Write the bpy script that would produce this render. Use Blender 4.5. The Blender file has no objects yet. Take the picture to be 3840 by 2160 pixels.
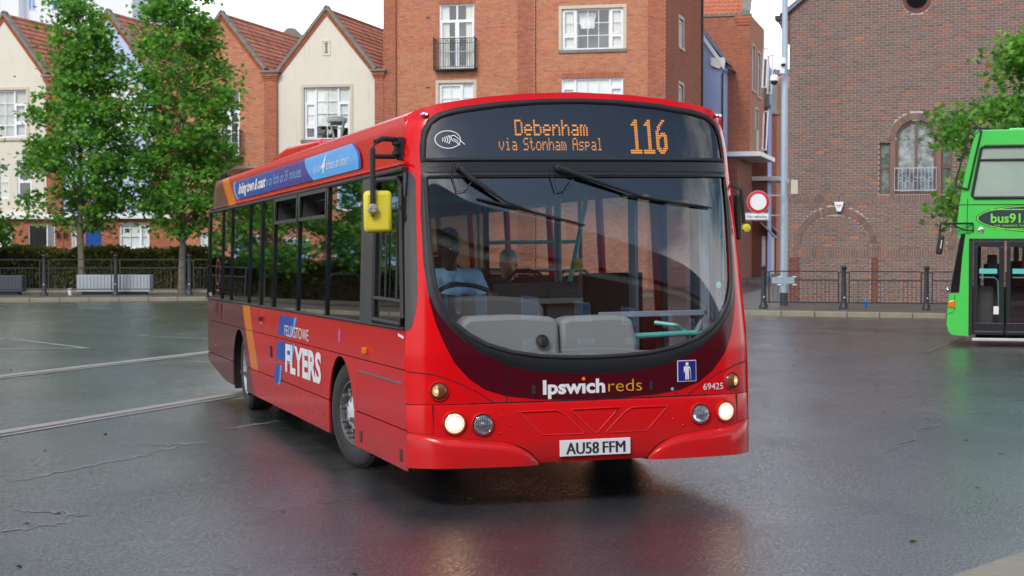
import bpy, math, random
import numpy as np
from mathutils import Vector, Matrix
from math import sin, cos, pi, radians, sqrt, atan2

random.seed(7); RNG = np.random.default_rng(11)
scn = bpy.context.scene
COL = scn.collection

# ------------------------------------------------------------------ camera
cam_d = bpy.data.cameras.new('camera'); cam = bpy.data.objects.new('camera', cam_d); COL.objects.link(cam)
cam.location = (0, 0, 1.83)
cam.rotation_euler = (radians(90 - 1.432), 0, 0)
cam_d.sensor_width = 36; cam_d.lens = 62.9; cam_d.clip_start = 0.1; cam_d.clip_end = 2000
cam_d.dof.use_dof = True; cam_d.dof.focus_distance = 13.5; cam_d.dof.aperture_fstop = 7.0
scn.camera = cam

# ------------------------------------------------------------------ sky and sun
SUN_EL, SUN_AZ = radians(42), radians(205)      # azimuth clockwise from +Y
w = bpy.data.worlds.new('World'); scn.world = w; w.use_nodes = True
nt = w.node_tree; nt.nodes.clear()
def wn(t, **k):
    n = nt.nodes.new(t)
    for a, b in k.items(): setattr(n, a, b)
    return n
out = wn('ShaderNodeOutputWorld'); bg = wn('ShaderNodeBackground'); bg.inputs[1].default_value = 0.12
sky = wn('ShaderNodeTexSky', sky_type='NISHITA', sun_disc=False, sun_elevation=SUN_EL, sun_rotation=SUN_AZ, air_density=1.0, dust_density=1.5, ozone_density=1.0)
tc = wn('ShaderNodeTexCoord'); mp = wn('ShaderNodeMapping'); mp.inputs['Scale'].default_value = (1.0, 1.0, 2.2)
nz = wn('ShaderNodeTexNoise'); nz.inputs['Scale'].default_value = 2.1; nz.inputs['Detail'].default_value = 7; nz.inputs['Roughness'].default_value = 0.55
sx = wn('ShaderNodeSeparateXYZ'); el = wn('ShaderNodeMapRange'); el.inputs[1].default_value = 0.15; el.inputs[2].default_value = 0.30; el.inputs[3].default_value = 0.30; el.inputs[4].default_value = -0.05
ad = wn('ShaderNodeMath', operation='ADD')
rp = wn('ShaderNodeValToRGB'); rp.color_ramp.elements[0].position = 0.45; rp.color_ramp.elements[1].position = 0.60
nz2 = wn('ShaderNodeTexNoise'); nz2.inputs['Scale'].default_value = 1.4; nz2.inputs['Detail'].default_value = 5
cr = wn('ShaderNodeValToRGB'); cr.color_ramp.elements[0].color = (6.2, 6.5, 7.0, 1); cr.color_ramp.elements[1].color = (12.5, 12.6, 12.8, 1)
cr.color_ramp.elements[0].position = 0.3; cr.color_ramp.elements[1].position = 0.58
mx = wn('ShaderNodeMixRGB'); L = nt.links.new
# broken cloud: closed towards the horizon, with blue gaps overhead
L(tc.outputs['Generated'], mp.inputs[0]); L(mp.outputs[0], nz.inputs[0]); L(mp.outputs[0], nz2.inputs[0]); L(tc.outputs['Generated'], sx.inputs[0]); L(sx.outputs[2], el.inputs[0])
L(nz.outputs[0], ad.inputs[0]); L(el.outputs[0], ad.inputs[1]); L(ad.outputs[0], rp.inputs[0]); L(nz2.outputs[0], cr.inputs[0]); L(rp.outputs[0], mx.inputs[0])
L(sky.outputs[0], mx.inputs[1]); L(cr.outputs[0], mx.inputs[2]); L(mx.outputs[0], bg.inputs[0]); L(bg.outputs[0], out.inputs[0])

sd = bpy.data.lights.new('sun', 'SUN'); sd.energy = 1.1; sd.angle = radians(14); sd.color = (1, 0.96, 0.9)
so = bpy.data.objects.new('sun', sd); COL.objects.link(so)
dirv = Vector((sin(SUN_AZ) * cos(SUN_EL), cos(SUN_AZ) * cos(SUN_EL), sin(SUN_EL)))
so.rotation_euler = dirv.to_track_quat('Z', 'Y').to_euler(); so.location = dirv * 60

vs = scn.view_settings; vs.view_transform = 'Standard'; vs.look = 'None'; vs.exposure = 0.62; vs.gamma = 1; vs.use_curve_mapping = False
scn.render.engine = 'CYCLES'
try:
    scn.cycles.use_denoising = True
    scn.cycles.max_bounces = 8; scn.cycles.transparent_max_bounces = 16; scn.cycles.glossy_bounces = 4; scn.cycles.diffuse_bounces = 3
    scn.cycles.caustics_reflective = False; scn.cycles.caustics_refractive = False
except Exception: pass

# ------------------------------------------------------------------ helpers
def srgb(r, g, b):
    f = lambda c: ((c / 255 + 0.055) / 1.055) ** 2.4 if c / 255 > 0.04045 else c / 255 / 12.92
    return (f(r), f(g), f(b))

class NT:
    """small wrapper to build a node tree"""
    def __init__(s, name):
        s.m = bpy.data.materials.new(name); s.m.use_nodes = True; s.t = s.m.node_tree; s.t.nodes.clear()
        s.out = s.t.nodes.new('ShaderNodeOutputMaterial')
    def n(s, typ, ins=None, **k):
        d = s.t.nodes.new(typ)
        for a, b in k.items(): setattr(d, a, b)
        for a, b in (ins or {}).items():
            if hasattr(b, 'outputs'): s.t.links.new(b.outputs[0], d.inputs[a])
            elif isinstance(b, bpy.types.NodeSocket): s.t.links.new(b, d.inputs[a])
            else:
                if isinstance(b, tuple) and len(b) == 3 and d.inputs[a].type == 'RGBA': b = (*b, 1)
                d.inputs[a].default_value = b
        return d
    def math(s, op, a, b=0.0, clamp=False):
        return s.n('ShaderNodeMath', {0: a, 1: b}, operation=op, use_clamp=clamp)
    def ramp(s, f, stops, interp='LINEAR'):
        r = s.n('ShaderNodeValToRGB', {0: f}); e = r.color_ramp; e.interpolation = interp
        while len(e.elements) < len(stops): e.elements.new(0.5)
        for el, (p, c) in zip(e.elements, stops): el.position = p; el.color = (*c, 1) if len(c) == 3 else c
        return r
    def mix(s, f, a, b, blend='MIX'):
        return s.n('ShaderNodeMixRGB', {0: f, 1: a, 2: b}, blend_type=blend)
    def noise(s, scale, detail=3, rough=0.5, vec=None, dist=0.0):
        i = {'Scale': scale, 'Detail': detail, 'Roughness': rough, 'Distortion': dist}
        if vec is not None: i['Vector'] = vec
        return s.n('ShaderNodeTexNoise', i)
    def objc(s, scale=None):
        o = s.n('ShaderNodeTexCoord').outputs['Object']
        if scale is None: return o
        return s.n('ShaderNodeMapping', {'Vector': o, 'Scale': scale}).outputs[0]
    def bump(s, h, strength=0.3, dist=0.01):
        return s.n('ShaderNodeBump', {'Height': h, 'Strength': strength, 'Distance': dist})
    def principled(s, base, rough=0.5, metal=0.0, spec=0.5, normal=None, coat=0.0, **k):
        i = {'Base Color': base, 'Roughness': rough, 'Metallic': metal, 'Specular IOR Level': spec, 'Coat Weight': coat}
        if coat: i['Coat Roughness'] = 0.03
        if normal is not None: i['Normal'] = normal
        i.update(k)
        p = s.n('ShaderNodeBsdfPrincipled', i)
        s.t.links.new(p.outputs[0], s.out.inputs[0]); return p
    def surf(s, sh): s.t.links.new(sh.outputs[0], s.out.inputs[0]); return s.m

MATS = {}
def plain(name, col, rough=0.5, metal=0.0, spec=0.5, coat=0.0, var=0.12, vscale=6.0, bump=0.0, bscale=60.0):
    """a plain paint, plastic or stone with slight mottling"""
    t = NT(name); nz = t.noise(vscale, 4, 0.6, t.objc())
    c = t.mix(nz, tuple(x * (1 - var) for x in col), tuple(min(1, x * (1 + var)) for x in col))
    nrm = None
    if bump: nrm = t.bump(t.noise(bscale, 3, 0.6, t.objc()), bump, 0.01)
    rr = t.math('ADD', t.math('MULTIPLY', nz, 0.12), rough - 0.06)
    t.principled(c, rr, metal, spec, nrm, coat); MATS[name] = t.m; return t.m

def emit(name, col, strength):
    t = NT(name); e = t.n('ShaderNodeEmission', {0: col, 1: strength}); MATS[name] = t.surf(e); return t.m

def glass(name, tint=(0.8, 0.85, 0.85), refl=1.0, rough=0.02, grad=None):
    """thin pane: tinted see-through plus a mirror image that grows at grazing angles"""
    t = NT(name)
    col = tint
    if grad:
        z = t.n('ShaderNodeSeparateXYZ', {0: t.objc()}).outputs[2]
        fac = t.n('ShaderNodeMapRange', {0: z, 1: grad[0], 2: grad[1], 3: 0.0, 4: 1.0})
        col = t.mix(fac, tint, grad[2])
    tr = t.n('ShaderNodeBsdfTransparent', {0: col}); gl = t.n('ShaderNodeBsdfGlossy', {0: (1, 1, 1), 1: rough})
    gm = t.n('ShaderNodeNewGeometry'); dt_ = t.n('ShaderNodeVectorMath', {0: gm.outputs['Normal'], 1: gm.outputs['Incoming']}, operation='DOT_PRODUCT').outputs['Value']
    k5 = t.math('POWER', t.math('SUBTRACT', 1.0, t.math('ABSOLUTE', dt_), True), 5.0); fr = t.math('ADD', 0.04, t.math('MULTIPLY', k5, 0.96))      # same from both sides of the pane
    f = t.math('MULTIPLY', fr, 1.9 * refl, True)
    MATS[name] = t.surf(t.n('ShaderNodeMixShader', {0: f, 1: tr, 2: gl})); return t.m

def brickmat(name, stops, mortar=None, band=None):
    """bricks: each brick its own tone, with fine grain; optional broad bands of tone"""
    t = NT(name)
    g = t.n('ShaderNodeNewGeometry').outputs['Random Per Island']; o = t.n('ShaderNodeObjectInfo').outputs['Random']
    r = t.math('FRACT', t.math('ADD', g, o))
    c = t.ramp(r, stops, 'LINEAR')
    nz = t.noise(9, 4, 0.7, t.objc()); c = t.mix(t.math('MULTIPLY', nz, 0.55), c, (0.16, 0.12, 0.1), 'MIX') if False else c
    c2 = t.mix(1.0, c, t.ramp(nz, [(0.3, (0.8, 0.8, 0.8)), (0.7, (1.12, 1.12, 1.12))]), 'MULTIPLY')
    if band:
        bn = t.noise(0.35, 3, 0.6, t.objc((0.35, 1, 2.4)))
        c2 = t.mix(t.ramp(bn, [(0.42, (0, 0, 0)), (0.6, (1, 1, 1))]), c2, t.mix(1.0, c2, band, 'MULTIPLY'))
    t.principled(c2, 0.85, 0, 0.25, t.bump(t.noise(70, 3, 0.6, t.objc()), 0.35, 0.004)); MATS[name] = t.m; return t.m

class MB:
    """collects geometry that becomes ONE mesh object"""
    def __init__(s): s.v = []; s.f = []; s.fm = []
    def add(s, vs, fs, m=0):
        b = len(s.v); s.v.extend(tuple(map(float, p)) for p in vs)
        s.f.extend(tuple(b + i for i in f) for f in fs); s.fm.extend([m] * len(fs)); return s
    def quad(s, a, b, c, d, m=0): return s.add([a, b, c, d], [(0, 1, 2, 3)], m)
    def box(s, x0, x1, y0, y1, z0, z1, m=0):
        v = [(x, y, z) for z in (z0, z1) for y in (y0, y1) for x in (x0, x1)]
        return s.add(v, [(0, 2, 3, 1), (4, 5, 7, 6), (0, 1, 5, 4), (2, 6, 7, 3), (0, 4, 6, 2), (1, 3, 7, 5)], m)
    def prism(s, poly, a0, a1, axis='y', m=0):
        """poly in the two other axes, extruded from a0 to a1 along axis"""
        def P(p, a):
            return {'x': (a, p[0], p[1]), 'y': (p[0], a, p[1]), 'z': (p[0], p[1], a)}[axis]
        n = len(poly); v = [P(p, a0) for p in poly] + [P(p, a1) for p in poly]
        f = [tuple(range(n)), tuple(range(2 * n - 1, n - 1, -1))] + [(i, n + i, n + (i + 1) % n, (i + 1) % n) for i in range(n)]
        return s.add(v, f, m)
    def tube(s, pts, r, seg=8, m=0, cap=True):
        pts = [Vector(p) for p in pts]; n = len(pts); rs = r if isinstance(r, (list, tuple)) else [r] * n
        ring = []; v = []
        ref = Vector((0, 0, 1))
        for i, p in enumerate(pts):
            t = (pts[min(i + 1, n - 1)] - pts[max(i - 1, 0)]).normalized()
            rf = ref if abs(t.dot(ref)) < 0.95 else Vector((1, 0, 0))
            a = t.cross(rf).normalized(); b = t.cross(a)
            for k in range(seg):
                an = 2 * pi * k / seg; v.append(p + (a * cos(an) + b * sin(an)) * rs[i])
        f = [(i * seg + k, i * seg + (k + 1) % seg, (i + 1) * seg + (k + 1) % seg, (i + 1) * seg + k) for i in range(n - 1) for k in range(seg)]
        if cap: f += [tuple(range(seg - 1, -1, -1)), tuple(range((n - 1) * seg, n * seg))]
        return s.add(v, f, m)
    def lathe(s, prof, origin=(0, 0, 0), axis='z', seg=24, m=0, mf=None):
        """prof: list of (radius, height)"""
        o = Vector(origin); v = []; f = []
        for (r, h) in prof:
            for k in range(seg):
                a = 2 * pi * k / seg; x, y = r * cos(a), r * sin(a)
                p = {'z': (x, y, h), 'y': (x, h, y), 'x': (h, x, y)}[axis]; v.append(o + Vector(p))
        for i in range(len(prof) - 1):
            for k in range(seg): f.append((i * seg + k, i * seg + (k + 1) % seg, (i + 1) * seg + (k + 1) % seg, (i + 1) * seg + k))
        b = len(s.f); s.add(v, f, m)
        if mf:
            for i in range(len(prof) - 1):
                for k in range(seg): s.fm[b + i * seg + k] = mf(i)
        return s
    def ell(s, c, r, seg=16, rings=10, m=0):
        c = Vector(c); r = (r, r, r) if isinstance(r, (int, float)) else r; v = []; f = []
        for i in range(rings + 1):
            th = pi * i / rings
            for k in range(seg):
                a = 2 * pi * k / seg; v.append((c.x + r[0] * sin(th) * cos(a), c.y + r[1] * sin(th) * sin(a), c.z + r[2] * cos(th)))
        for i in range(rings):
            for k in range(seg): f.append((i * seg + k, (i + 1) * seg + k, (i + 1) * seg + (k + 1) % seg, i * seg + (k + 1) % seg))
        return s.add(v, f, m)
    def grid(s, fn, us, vs, m=0):
        nu, nv = len(us), len(vs); v = [fn(a, b) for b in vs for a in us]
        f = [(j * nu + i, j * nu + i + 1, (j + 1) * nu + i + 1, (j + 1) * nu + i) for j in range(nv - 1) for i in range(nu - 1)]
        return s.add(v, f, m)
    def obj(s, name, mats, parent=None, smooth=False, kind=None, bevel=0, label=None, angle=35, solid=0):
        me = bpy.data.meshes.new(name); me.from_pydata(s.v, [], s.f)
        if not isinstance(mats, (list, tuple)): mats = [mats]
        for m in mats: me.materials.append(MATS[m] if isinstance(m, str) else m)
        if len(mats) > 1: me.polygons.foreach_set('material_index', s.fm)
        if smooth:
            me.polygons.foreach_set('use_smooth', [True] * len(me.polygons)); me.set_sharp_from_angle(angle=radians(angle))
        me.update(); o = bpy.data.objects.new(name, me); COL.objects.link(o)
        if parent: o.parent = parent
        if kind: o['kind'] = kind
        if label: o['label'] = label
        if solid:
            md = o.modifiers.new('thick', 'SOLIDIFY'); md.thickness = solid; md.offset = 0
        if bevel:
            md = o.modifiers.new('bevel', 'BEVEL'); md.width = bevel; md.segments = 2; md.limit_method = 'ANGLE'; md.angle_limit = radians(40)
        return o

def tag(o, label, cat, group=None):
    o['label'] = label; o['category'] = cat
    if group: o['group'] = group
    return o
def thing(name, label, cat, loc=(0, 0, 0), rotz=0.0, group=None, mat=None):
    o = bpy.data.objects.new(name, None); COL.objects.link(o); o.empty_display_size = 0.2
    if mat is not None: o.matrix_world = mat
    else: o.location = loc; o.rotation_euler = (0, 0, rotz)
    return tag(o, label, cat, group)
def struct(o): o['kind'] = 'structure'; return o
def link_copy(src, name, parent, loc=None, rot=None, scale=None):
    o = src.copy(); o.name = name; COL.objects.link(o); o.parent = parent
    if loc is not None: o.location = loc
    if rot is not None: o.rotation_euler = rot
    if scale is not None: o.scale = scale
    return o

def kids(o): return KIDS.get(o.name, [])
def copy_tree(o, loc, rotz, label, parent=None):
    """copy a thing with its parts and sub-parts"""
    c = o.copy(); COL.objects.link(c); c.parent = parent
    if parent is None:
        c.location = loc; c.rotation_euler = (0, 0, rotz); c['label'] = label
    for ch in list(o.children): copy_tree(ch, None, None, None, c)
    return c

# lettering: the built-in font turned into flat meshes
TXT = {}
def text_mesh(s, bold=0.0, shear=0.0, space=1.0):
    """unit-cap-height outline mesh: verts (x,y), faces; x from 0 to width"""
    k = (s, bold, shear, space)
    if k in TXT: return TXT[k]
    cu = bpy.data.curves.new('lettering', 'FONT'); cu.body = s; cu.size = 1; cu.offset = bold; cu.shear = shear; cu.space_character = space
    cu.resolution_u = 3; cu.fill_mode = 'FRONT'
    o = bpy.data.objects.new('lettering', cu); COL.objects.link(o)
    dg = bpy.context.evaluated_depsgraph_get(); me = o.evaluated_get(dg).to_mesh()
    v = np.array([(p.co.x, p.co.y) for p in me.vertices]); f = [tuple(p.vertices) for p in me.polygons]
    o.evaluated_get(dg).to_mesh_clear(); bpy.data.objects.remove(o); bpy.data.curves.remove(cu)
    v[:, 0] -= v[:, 0].min(); v[:, 1] /= 0.727
    TXT[k] = (v, f); return TXT[k]
def text_on(mb, s, place, width, height, m=0, bold=0.0, shear=0.0, space=1.0, rows=None):
    """place(x,y) maps the flat lettering (metres from its lower left corner) into the scene"""
    v, f = text_mesh(s, bold, shear, space); sx = width / v[:, 0].max()
    mb.add([place(p[0] * sx, p[1] * height) for p in v], f, m)
# ------------------------------------------------------------------ materials
def mat_asphalt():
    t = NT('wet_asphalt'); o = t.objc()
    big = t.noise(0.16, 4, 0.6, o, 0.6); mid = t.noise(1.6, 5, 0.65, o); fine = t.noise(95, 2, 0.6, o); grit = t.n('ShaderNodeTexVoronoi', {'Vector': o, 'Scale': 150.0})
    x = t.n('ShaderNodeSeparateXYZ', {0: o}).outputs[0]
    green = t.n('ShaderNodeMapRange', {0: t.math('ADD', x, t.math('MULTIPLY', t.math('SUBTRACT', big, 0.5), 14.0)), 1: -1.5, 2: -5.0, 3: 0.0, 4: 1.0})
    c = t.mix(green, (0.042, 0.042, 0.046), (0.034, 0.050, 0.035))
    moss = t.ramp(t.noise(0.5, 5, 0.7, o, 1.2), [(0.56, (0, 0, 0)), (0.72, (1, 1, 1))])
    c = t.mix(t.math('MULTIPLY', moss, t.math('MULTIPLY', green, 0.7)), c, (0.014, 0.026, 0.007))
    c = t.mix(1.0, c, t.ramp(mid, [(0.3, (0.75, 0.75, 0.75)), (0.7, (1.25, 1.25, 1.25))]), 'MULTIPLY')
    chv = t.n('ShaderNodeTexVoronoi', {'Vector': o, 'Scale': 55.0}); glint_chip = t.math('MULTIPLY', t.ramp(chv.outputs['Color'], [(0.80, (0, 0, 0)), (0.86, (1, 1, 1))]), t.ramp(chv.outputs['Distance'], [(0.25, (1, 1, 1)), (0.5, (0, 0, 0))]))
    c = t.mix(t.math('MULTIPLY', glint_chip, 0.75), c, (0.24, 0.235, 0.22))  # pale specks: sky glints on the stone chips, put into the base colour
    wet = t.ramp(t.noise(0.28, 5, 0.62, t.objc((1.0, 0.55, 1)), 0.9), [(0.35, (0, 0, 0)), (0.62, (1, 1, 1))])
    rough = t.math('ADD', t.math('MULTIPLY', wet, -0.12), 0.40)
    rough = t.math('ADD', rough, t.math('MULTIPLY', t.math('SUBTRACT', mid, 0.5), 0.14))
    h = t.math('ADD', t.math('MULTIPLY', fine, 0.6), t.math('MULTIPLY', grit.outputs['Distance'], 0.5))
    nrm = t.n('ShaderNodeBump', {'Height': h, 'Strength': t.math('SUBTRACT', 0.6, t.math('MULTIPLY', wet, 0.25)), 'Distance': 0.008})
    crack = t.n('ShaderNodeTexVoronoi', {'Vector': t.n('ShaderNodeVectorMath', {0: t.n('ShaderNodeMapping', {'Vector': o, 'Scale': (0.16, 0.42, 1.0), 'Rotation': (0, 0, 0.5)}), 1: t.mix(0.18, (0, 0, 0), t.noise(1.3, 5, 0.7, o).outputs[1])}, operation='ADD'), 'Scale': 1.0}, feature='DISTANCE_TO_EDGE')
    ck = t.ramp(crack.outputs[0], [(0.0, (1, 1, 1)), (0.012, (0, 0, 0))])
    keep = t.ramp(t.noise(0.22, 3, 0.5, o), [(0.50, (0, 0, 0)), (0.60, (1, 1, 1))])
    ckf = t.math('MULTIPLY', ck, keep)
    c = t.mix(t.math('MULTIPLY', ckf, 0.7), c, (0.10, 0.10, 0.10))
    film = t.ramp(t.noise(0.55, 6, 0.62, t.objc((1.0, 0.55, 1)), 0.7), [(0.30, (0.08, 0.08, 0.08)), (0.44, (0.19, 0.19, 0.19)), (0.68, (0.33, 0.33, 0.33))])
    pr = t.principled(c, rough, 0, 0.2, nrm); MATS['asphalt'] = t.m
    thin = t.ramp(t.noise(0.45, 6, 0.65, t.objc((1.0, 0.5, 1)), 0.8), [(0.34, (0.75, 0.75, 0.75)), (0.58, (1, 1, 1))])
    spk = t.ramp(t.noise(55, 2, 0.9, t.objc((1.0, 0.45, 1))), [(0.44, (1, 1, 1)), (0.60, (0.22, 0.22, 0.22))])
    thin = t.mix(1.0, thin, spk, 'MULTIPLY')
    t.t.links.new(thin.outputs[0], pr.inputs['Coat Weight']); t.t.links.new(film.outputs[0], pr.inputs['Coat Roughness'])
    cn = t.n('ShaderNodeBump', {'Height': t.math('ADD', t.math('MULTIPLY', t.noise(34, 2, 0.8, o), 0.8), t.math('MULTIPLY', t.noise(90, 2, 0.8, o), 0.6)), 'Strength': 1.0, 'Distance': 0.0030}); t.t.links.new(cn.outputs[0], pr.inputs['Coat Normal']); pr.inputs['Coat IOR'].default_value = 1.62
mat_asphalt()

def mat_paving(name, c1, c2, joint):
    t = NT(name); o = t.objc()
    b = t.n('ShaderNodeTexBrick', {'Vector': o, 'Color1': c1, 'Color2': c2, 'Mortar': joint, 'Scale': 1.0, 'Mortar Size': 0.008, 'Brick Width': 0.6, 'Row Height': 0.45})
    c = t.mix(t.noise(2.2, 5, 0.7, o), t.mix(0.5, b, (0.05, 0.045, 0.035)), b)
    t.principled(c, t.math('ADD', 0.35, t.math('MULTIPLY', t.noise(1.3, 3, 0.5, o), 0.35)), 0, 0.5, t.bump(t.noise(60, 3, 0.6, o), 0.2, 0.005)); MATS[name] = t.m
mat_paving('paving', (0.115, 0.105, 0.088), (0.14, 0.128, 0.105), (0.05, 0.045, 0.04))
plain('kerb_concrete', (0.25, 0.225, 0.165), 0.7, var=0.3, vscale=3.5, bump=0.3)
plain('channel_concrete', (0.34, 0.31, 0.27), 0.55, var=0.25, vscale=5, bump=0.25)
plain('channel_slot', (0.045, 0.045, 0.046), 0.45, var=0.3, vscale=20, bump=0.4)
def worn(name, col, thr=0.42):
    t = NT(name); nz = t.noise(5, 6, 0.75, t.objc()); f = t.ramp(nz, [(thr - 0.06, (0, 0, 0)), (thr + 0.06, (1, 1, 1))])
    t.principled(t.mix(f, (0.05, 0.05, 0.05), col), 0.4); MATS[name] = t.m
worn('yellow_line', (0.42, 0.29, 0.06), 0.36); worn('yellow_worn', (0.30, 0.22, 0.06), 0.52); worn('white_line', (0.42, 0.44, 0.42), 0.44)
plain('soil', (0.05, 0.028, 0.016), 0.95, var=0.6, vscale=14, bump=0.6, bscale=30)

HALL = [(0.0, (0.165, 0.120, 0.104)), (0.4, (0.200, 0.142, 0.122)), (0.72, (0.225, 0.152, 0.128)), (0.90, (0.25, 0.14, 0.112)), (0.965, (0.31, 0.135, 0.095)), (0.99, (0.38, 0.14, 0.085)), (1.0, (0.46, 0.18, 0.09))]
brickmat('hall_brick', HALL)
brickmat('hall_red_brick', [(0, (0.17, 0.06, 0.048)), (0.6, (0.22, 0.075, 0.055)), (1, (0.14, 0.07, 0.06))])
brickmat('orange_brick', [(0, (0.48, 0.195, 0.115)), (0.5, (0.56, 0.24, 0.135)), (0.85, (0.60, 0.27, 0.13)), (1, (0.42, 0.155, 0.10))], band=(0.98, 0.86, 0.92))
brickmat('red_brick', [(0, (0.36, 0.115, 0.066)), (0.5, (0.42, 0.14, 0.078)), (0.9, (0.47, 0.165, 0.085)), (1, (0.28, 0.09, 0.07))])
brickmat('dark_red_brick', [(0, (0.20, 0.056, 0.035)), (0.6, (0.26, 0.072, 0.042)), (1, (0.16, 0.05, 0.04))])
brickmat('verge_brick', [(0, (0.40, 0.115, 0.055)), (1, (0.30, 0.09, 0.05))])
plain('hall_mortar', (0.54, 0.46, 0.41), 0.9, var=0.2, bump=0.2)
plain('pale_mortar', (0.50, 0.35, 0.28), 0.9, var=0.15, bump=0.2)
def render_mat(name, col):
    t = NT(name); o = t.objc(); nz = t.noise(1.0, 5, 0.6, o)
    st = t.ramp(t.noise(1.0, 5, 0.7, t.objc((7, 1, 0.55))), [(0.55, (0, 0, 0)), (0.74, (1, 1, 1))])
    c = t.mix(nz, tuple(x * 0.93 for x in col), tuple(min(1, x * 1.05) for x in col)); c = t.mix(t.math('MULTIPLY', st, 0.38), c, tuple(x * 0.45 for x in col))
    t.principled(c, 0.9, 0, 0.2, t.bump(t.noise(40, 3, 0.6, o), 0.2, 0.004)); MATS[name] = t.m
render_mat('cream_render', (0.70, 0.655, 0.555)); render_mat('blue_render', (0.48, 0.56, 0.76)); render_mat('lane_blue_render', (0.36, 0.43, 0.66)); render_mat('orange_render', (0.47, 0.20, 0.13)); render_mat('tower_panel', (0.78, 0.80, 0.84))
plain('coping_stone', (0.21, 0.20, 0.175), 0.9, var=0.45, vscale=3, bump=0.4)
plain('surround_stone', (0.58, 0.51, 0.40), 0.85, var=0.14, vscale=3, bump=0.1)
plain('white_frame', (0.82, 0.83, 0.86), 0.35, var=0.04)
plain('white_paint', (0.78, 0.78, 0.77), 0.5, var=0.06)
plain('iron_black', (0.018, 0.018, 0.02), 0.45, var=0.2)
plain('fence_black', (0.020, 0.024, 0.030), 0.38, var=0.25)
plain('brown_frame', (0.15, 0.09, 0.07), 0.55, var=0.15)
plain('room_dark', (0.17, 0.175, 0.18), 0.9)
plain('curtain', (0.90, 0.92, 0.91), 0.9, var=0.05)
plain('blind', (0.88, 0.90, 0.86), 0.8, var=0.04)
plain('ivory_curtain', (0.80, 0.78, 0.70), 0.9, var=0.08)
plain('black_door', (0.008, 0.008, 0.009), 0.25); plain('blue_door', (0.012, 0.075, 0.30), 0.3)
plain('grey_slat', (0.24, 0.27, 0.28), 0.5); plain('lead_grey', (0.16, 0.18, 0.21), 0.6, var=0.2)
def tile_mat(name, a, b, moss=0.0):
    t = NT(name); o = t.objc(); nz = t.noise(1.4, 5, 0.7, o)
    r = t.math('FRACT', t.math('ADD', t.n('ShaderNodeNewGeometry').outputs['Random Per Island'], t.n('ShaderNodeObjectInfo').outputs['Random']))
    c = t.mix(t.math('ADD', t.math('MULTIPLY', r, 0.5), t.math('MULTIPLY', nz, 0.5)), a, b)
    if moss: c = t.mix(t.math('MULTIPLY', t.ramp(t.noise(2.0, 5, 0.75, o), [(0.5, (0, 0, 0)), (0.62, (1, 1, 1))]), moss), c, (0.12, 0.055, 0.03))
    t.principled(c, 0.8, 0, 0.3, t.bump(t.noise(40, 3, 0.6, o), 0.3, 0.005)); MATS[name] = t.m
tile_mat('pantile', (0.40, 0.15, 0.095), (0.52, 0.215, 0.14), 0.6); tile_mat('clean_pantile', (0.44, 0.145, 0.085), (0.52, 0.19, 0.11)); tile_mat('slate_blue', (0.13, 0.17, 0.24), (0.19, 0.23, 0.31))
glass('window_glass', (0.95, 0.98, 0.98), 1.5, 0.03)
_t = NT('hall_glass'); _n = _t.ramp(_t.noise(5, 5, 0.7, _t.objc()), [(0.35, (0.10, 0.12, 0.11)), (0.65, (0.42, 0.45, 0.45))]); _t.principled(_n, 0.12, 0, 0.6); MATS['hall_glass'] = _t.m  # hall panes: their pale mottled reflection is put into the base colour
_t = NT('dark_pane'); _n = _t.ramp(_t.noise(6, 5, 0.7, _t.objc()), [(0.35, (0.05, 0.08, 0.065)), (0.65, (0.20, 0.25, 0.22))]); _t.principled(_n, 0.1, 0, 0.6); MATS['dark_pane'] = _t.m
plain('brown_render', (0.22, 0.125, 0.10), 0.8)
glass('bus_glass', (0.36, 0.46, 0.40), 0.80, 0.012)
glass('clear_glass', (0.72, 0.76, 0.75), 0.9, 0.015)
glass('windscreen', (0.95, 0.985, 0.98), 1.30, 0.012, grad=(1.86, 2.16, (0.10, 0.50, 0.50)))
glass('screen_glass', (0.45, 0.48, 0.52), 1.1, 0.012)
_t = NT('pale_bus_glass'); MATS['pale_bus_glass'] = _t.surf(_t.n('ShaderNodeMixShader', {0: 0.52, 1: _t.n('ShaderNodeMixShader', {0: 0.10, 1: _t.n('ShaderNodeBsdfTransparent', {0: (0.8, 0.9, 0.86)}), 2: _t.n('ShaderNodeBsdfGlossy', {0: (1, 1, 1), 1: 0.03})}), 2: _t.n('ShaderNodeBsdfDiffuse', {0: (0.62, 0.74, 0.68)})}))  # pale diffuse layer stands in for bright reflections on the upper window
plain('tower_glass', (0.16, 0.34, 0.62), 0.15, spec=0.8)
plain('galvanised', (0.36, 0.44, 0.52), 0.45, 0.35, var=0.18, vscale=9)
plain('black_band', (0.035, 0.037, 0.04), 0.5)
plain('sign_white', (0.82, 0.83, 0.86), 0.35, var=0.03); plain('sign_red', (0.62, 0.012, 0.02), 0.35, var=0.05); plain('sign_grey', (0.35, 0.36, 0.36), 0.5); plain('sign_black', (0.02, 0.02, 0.02), 0.5)
plain('granite_pale', (0.42, 0.46, 0.50), 0.6, var=0.2, vscale=60); plain('granite_dark', (0.055, 0.062, 0.078), 0.6, var=0.3, vscale=60)

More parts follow.
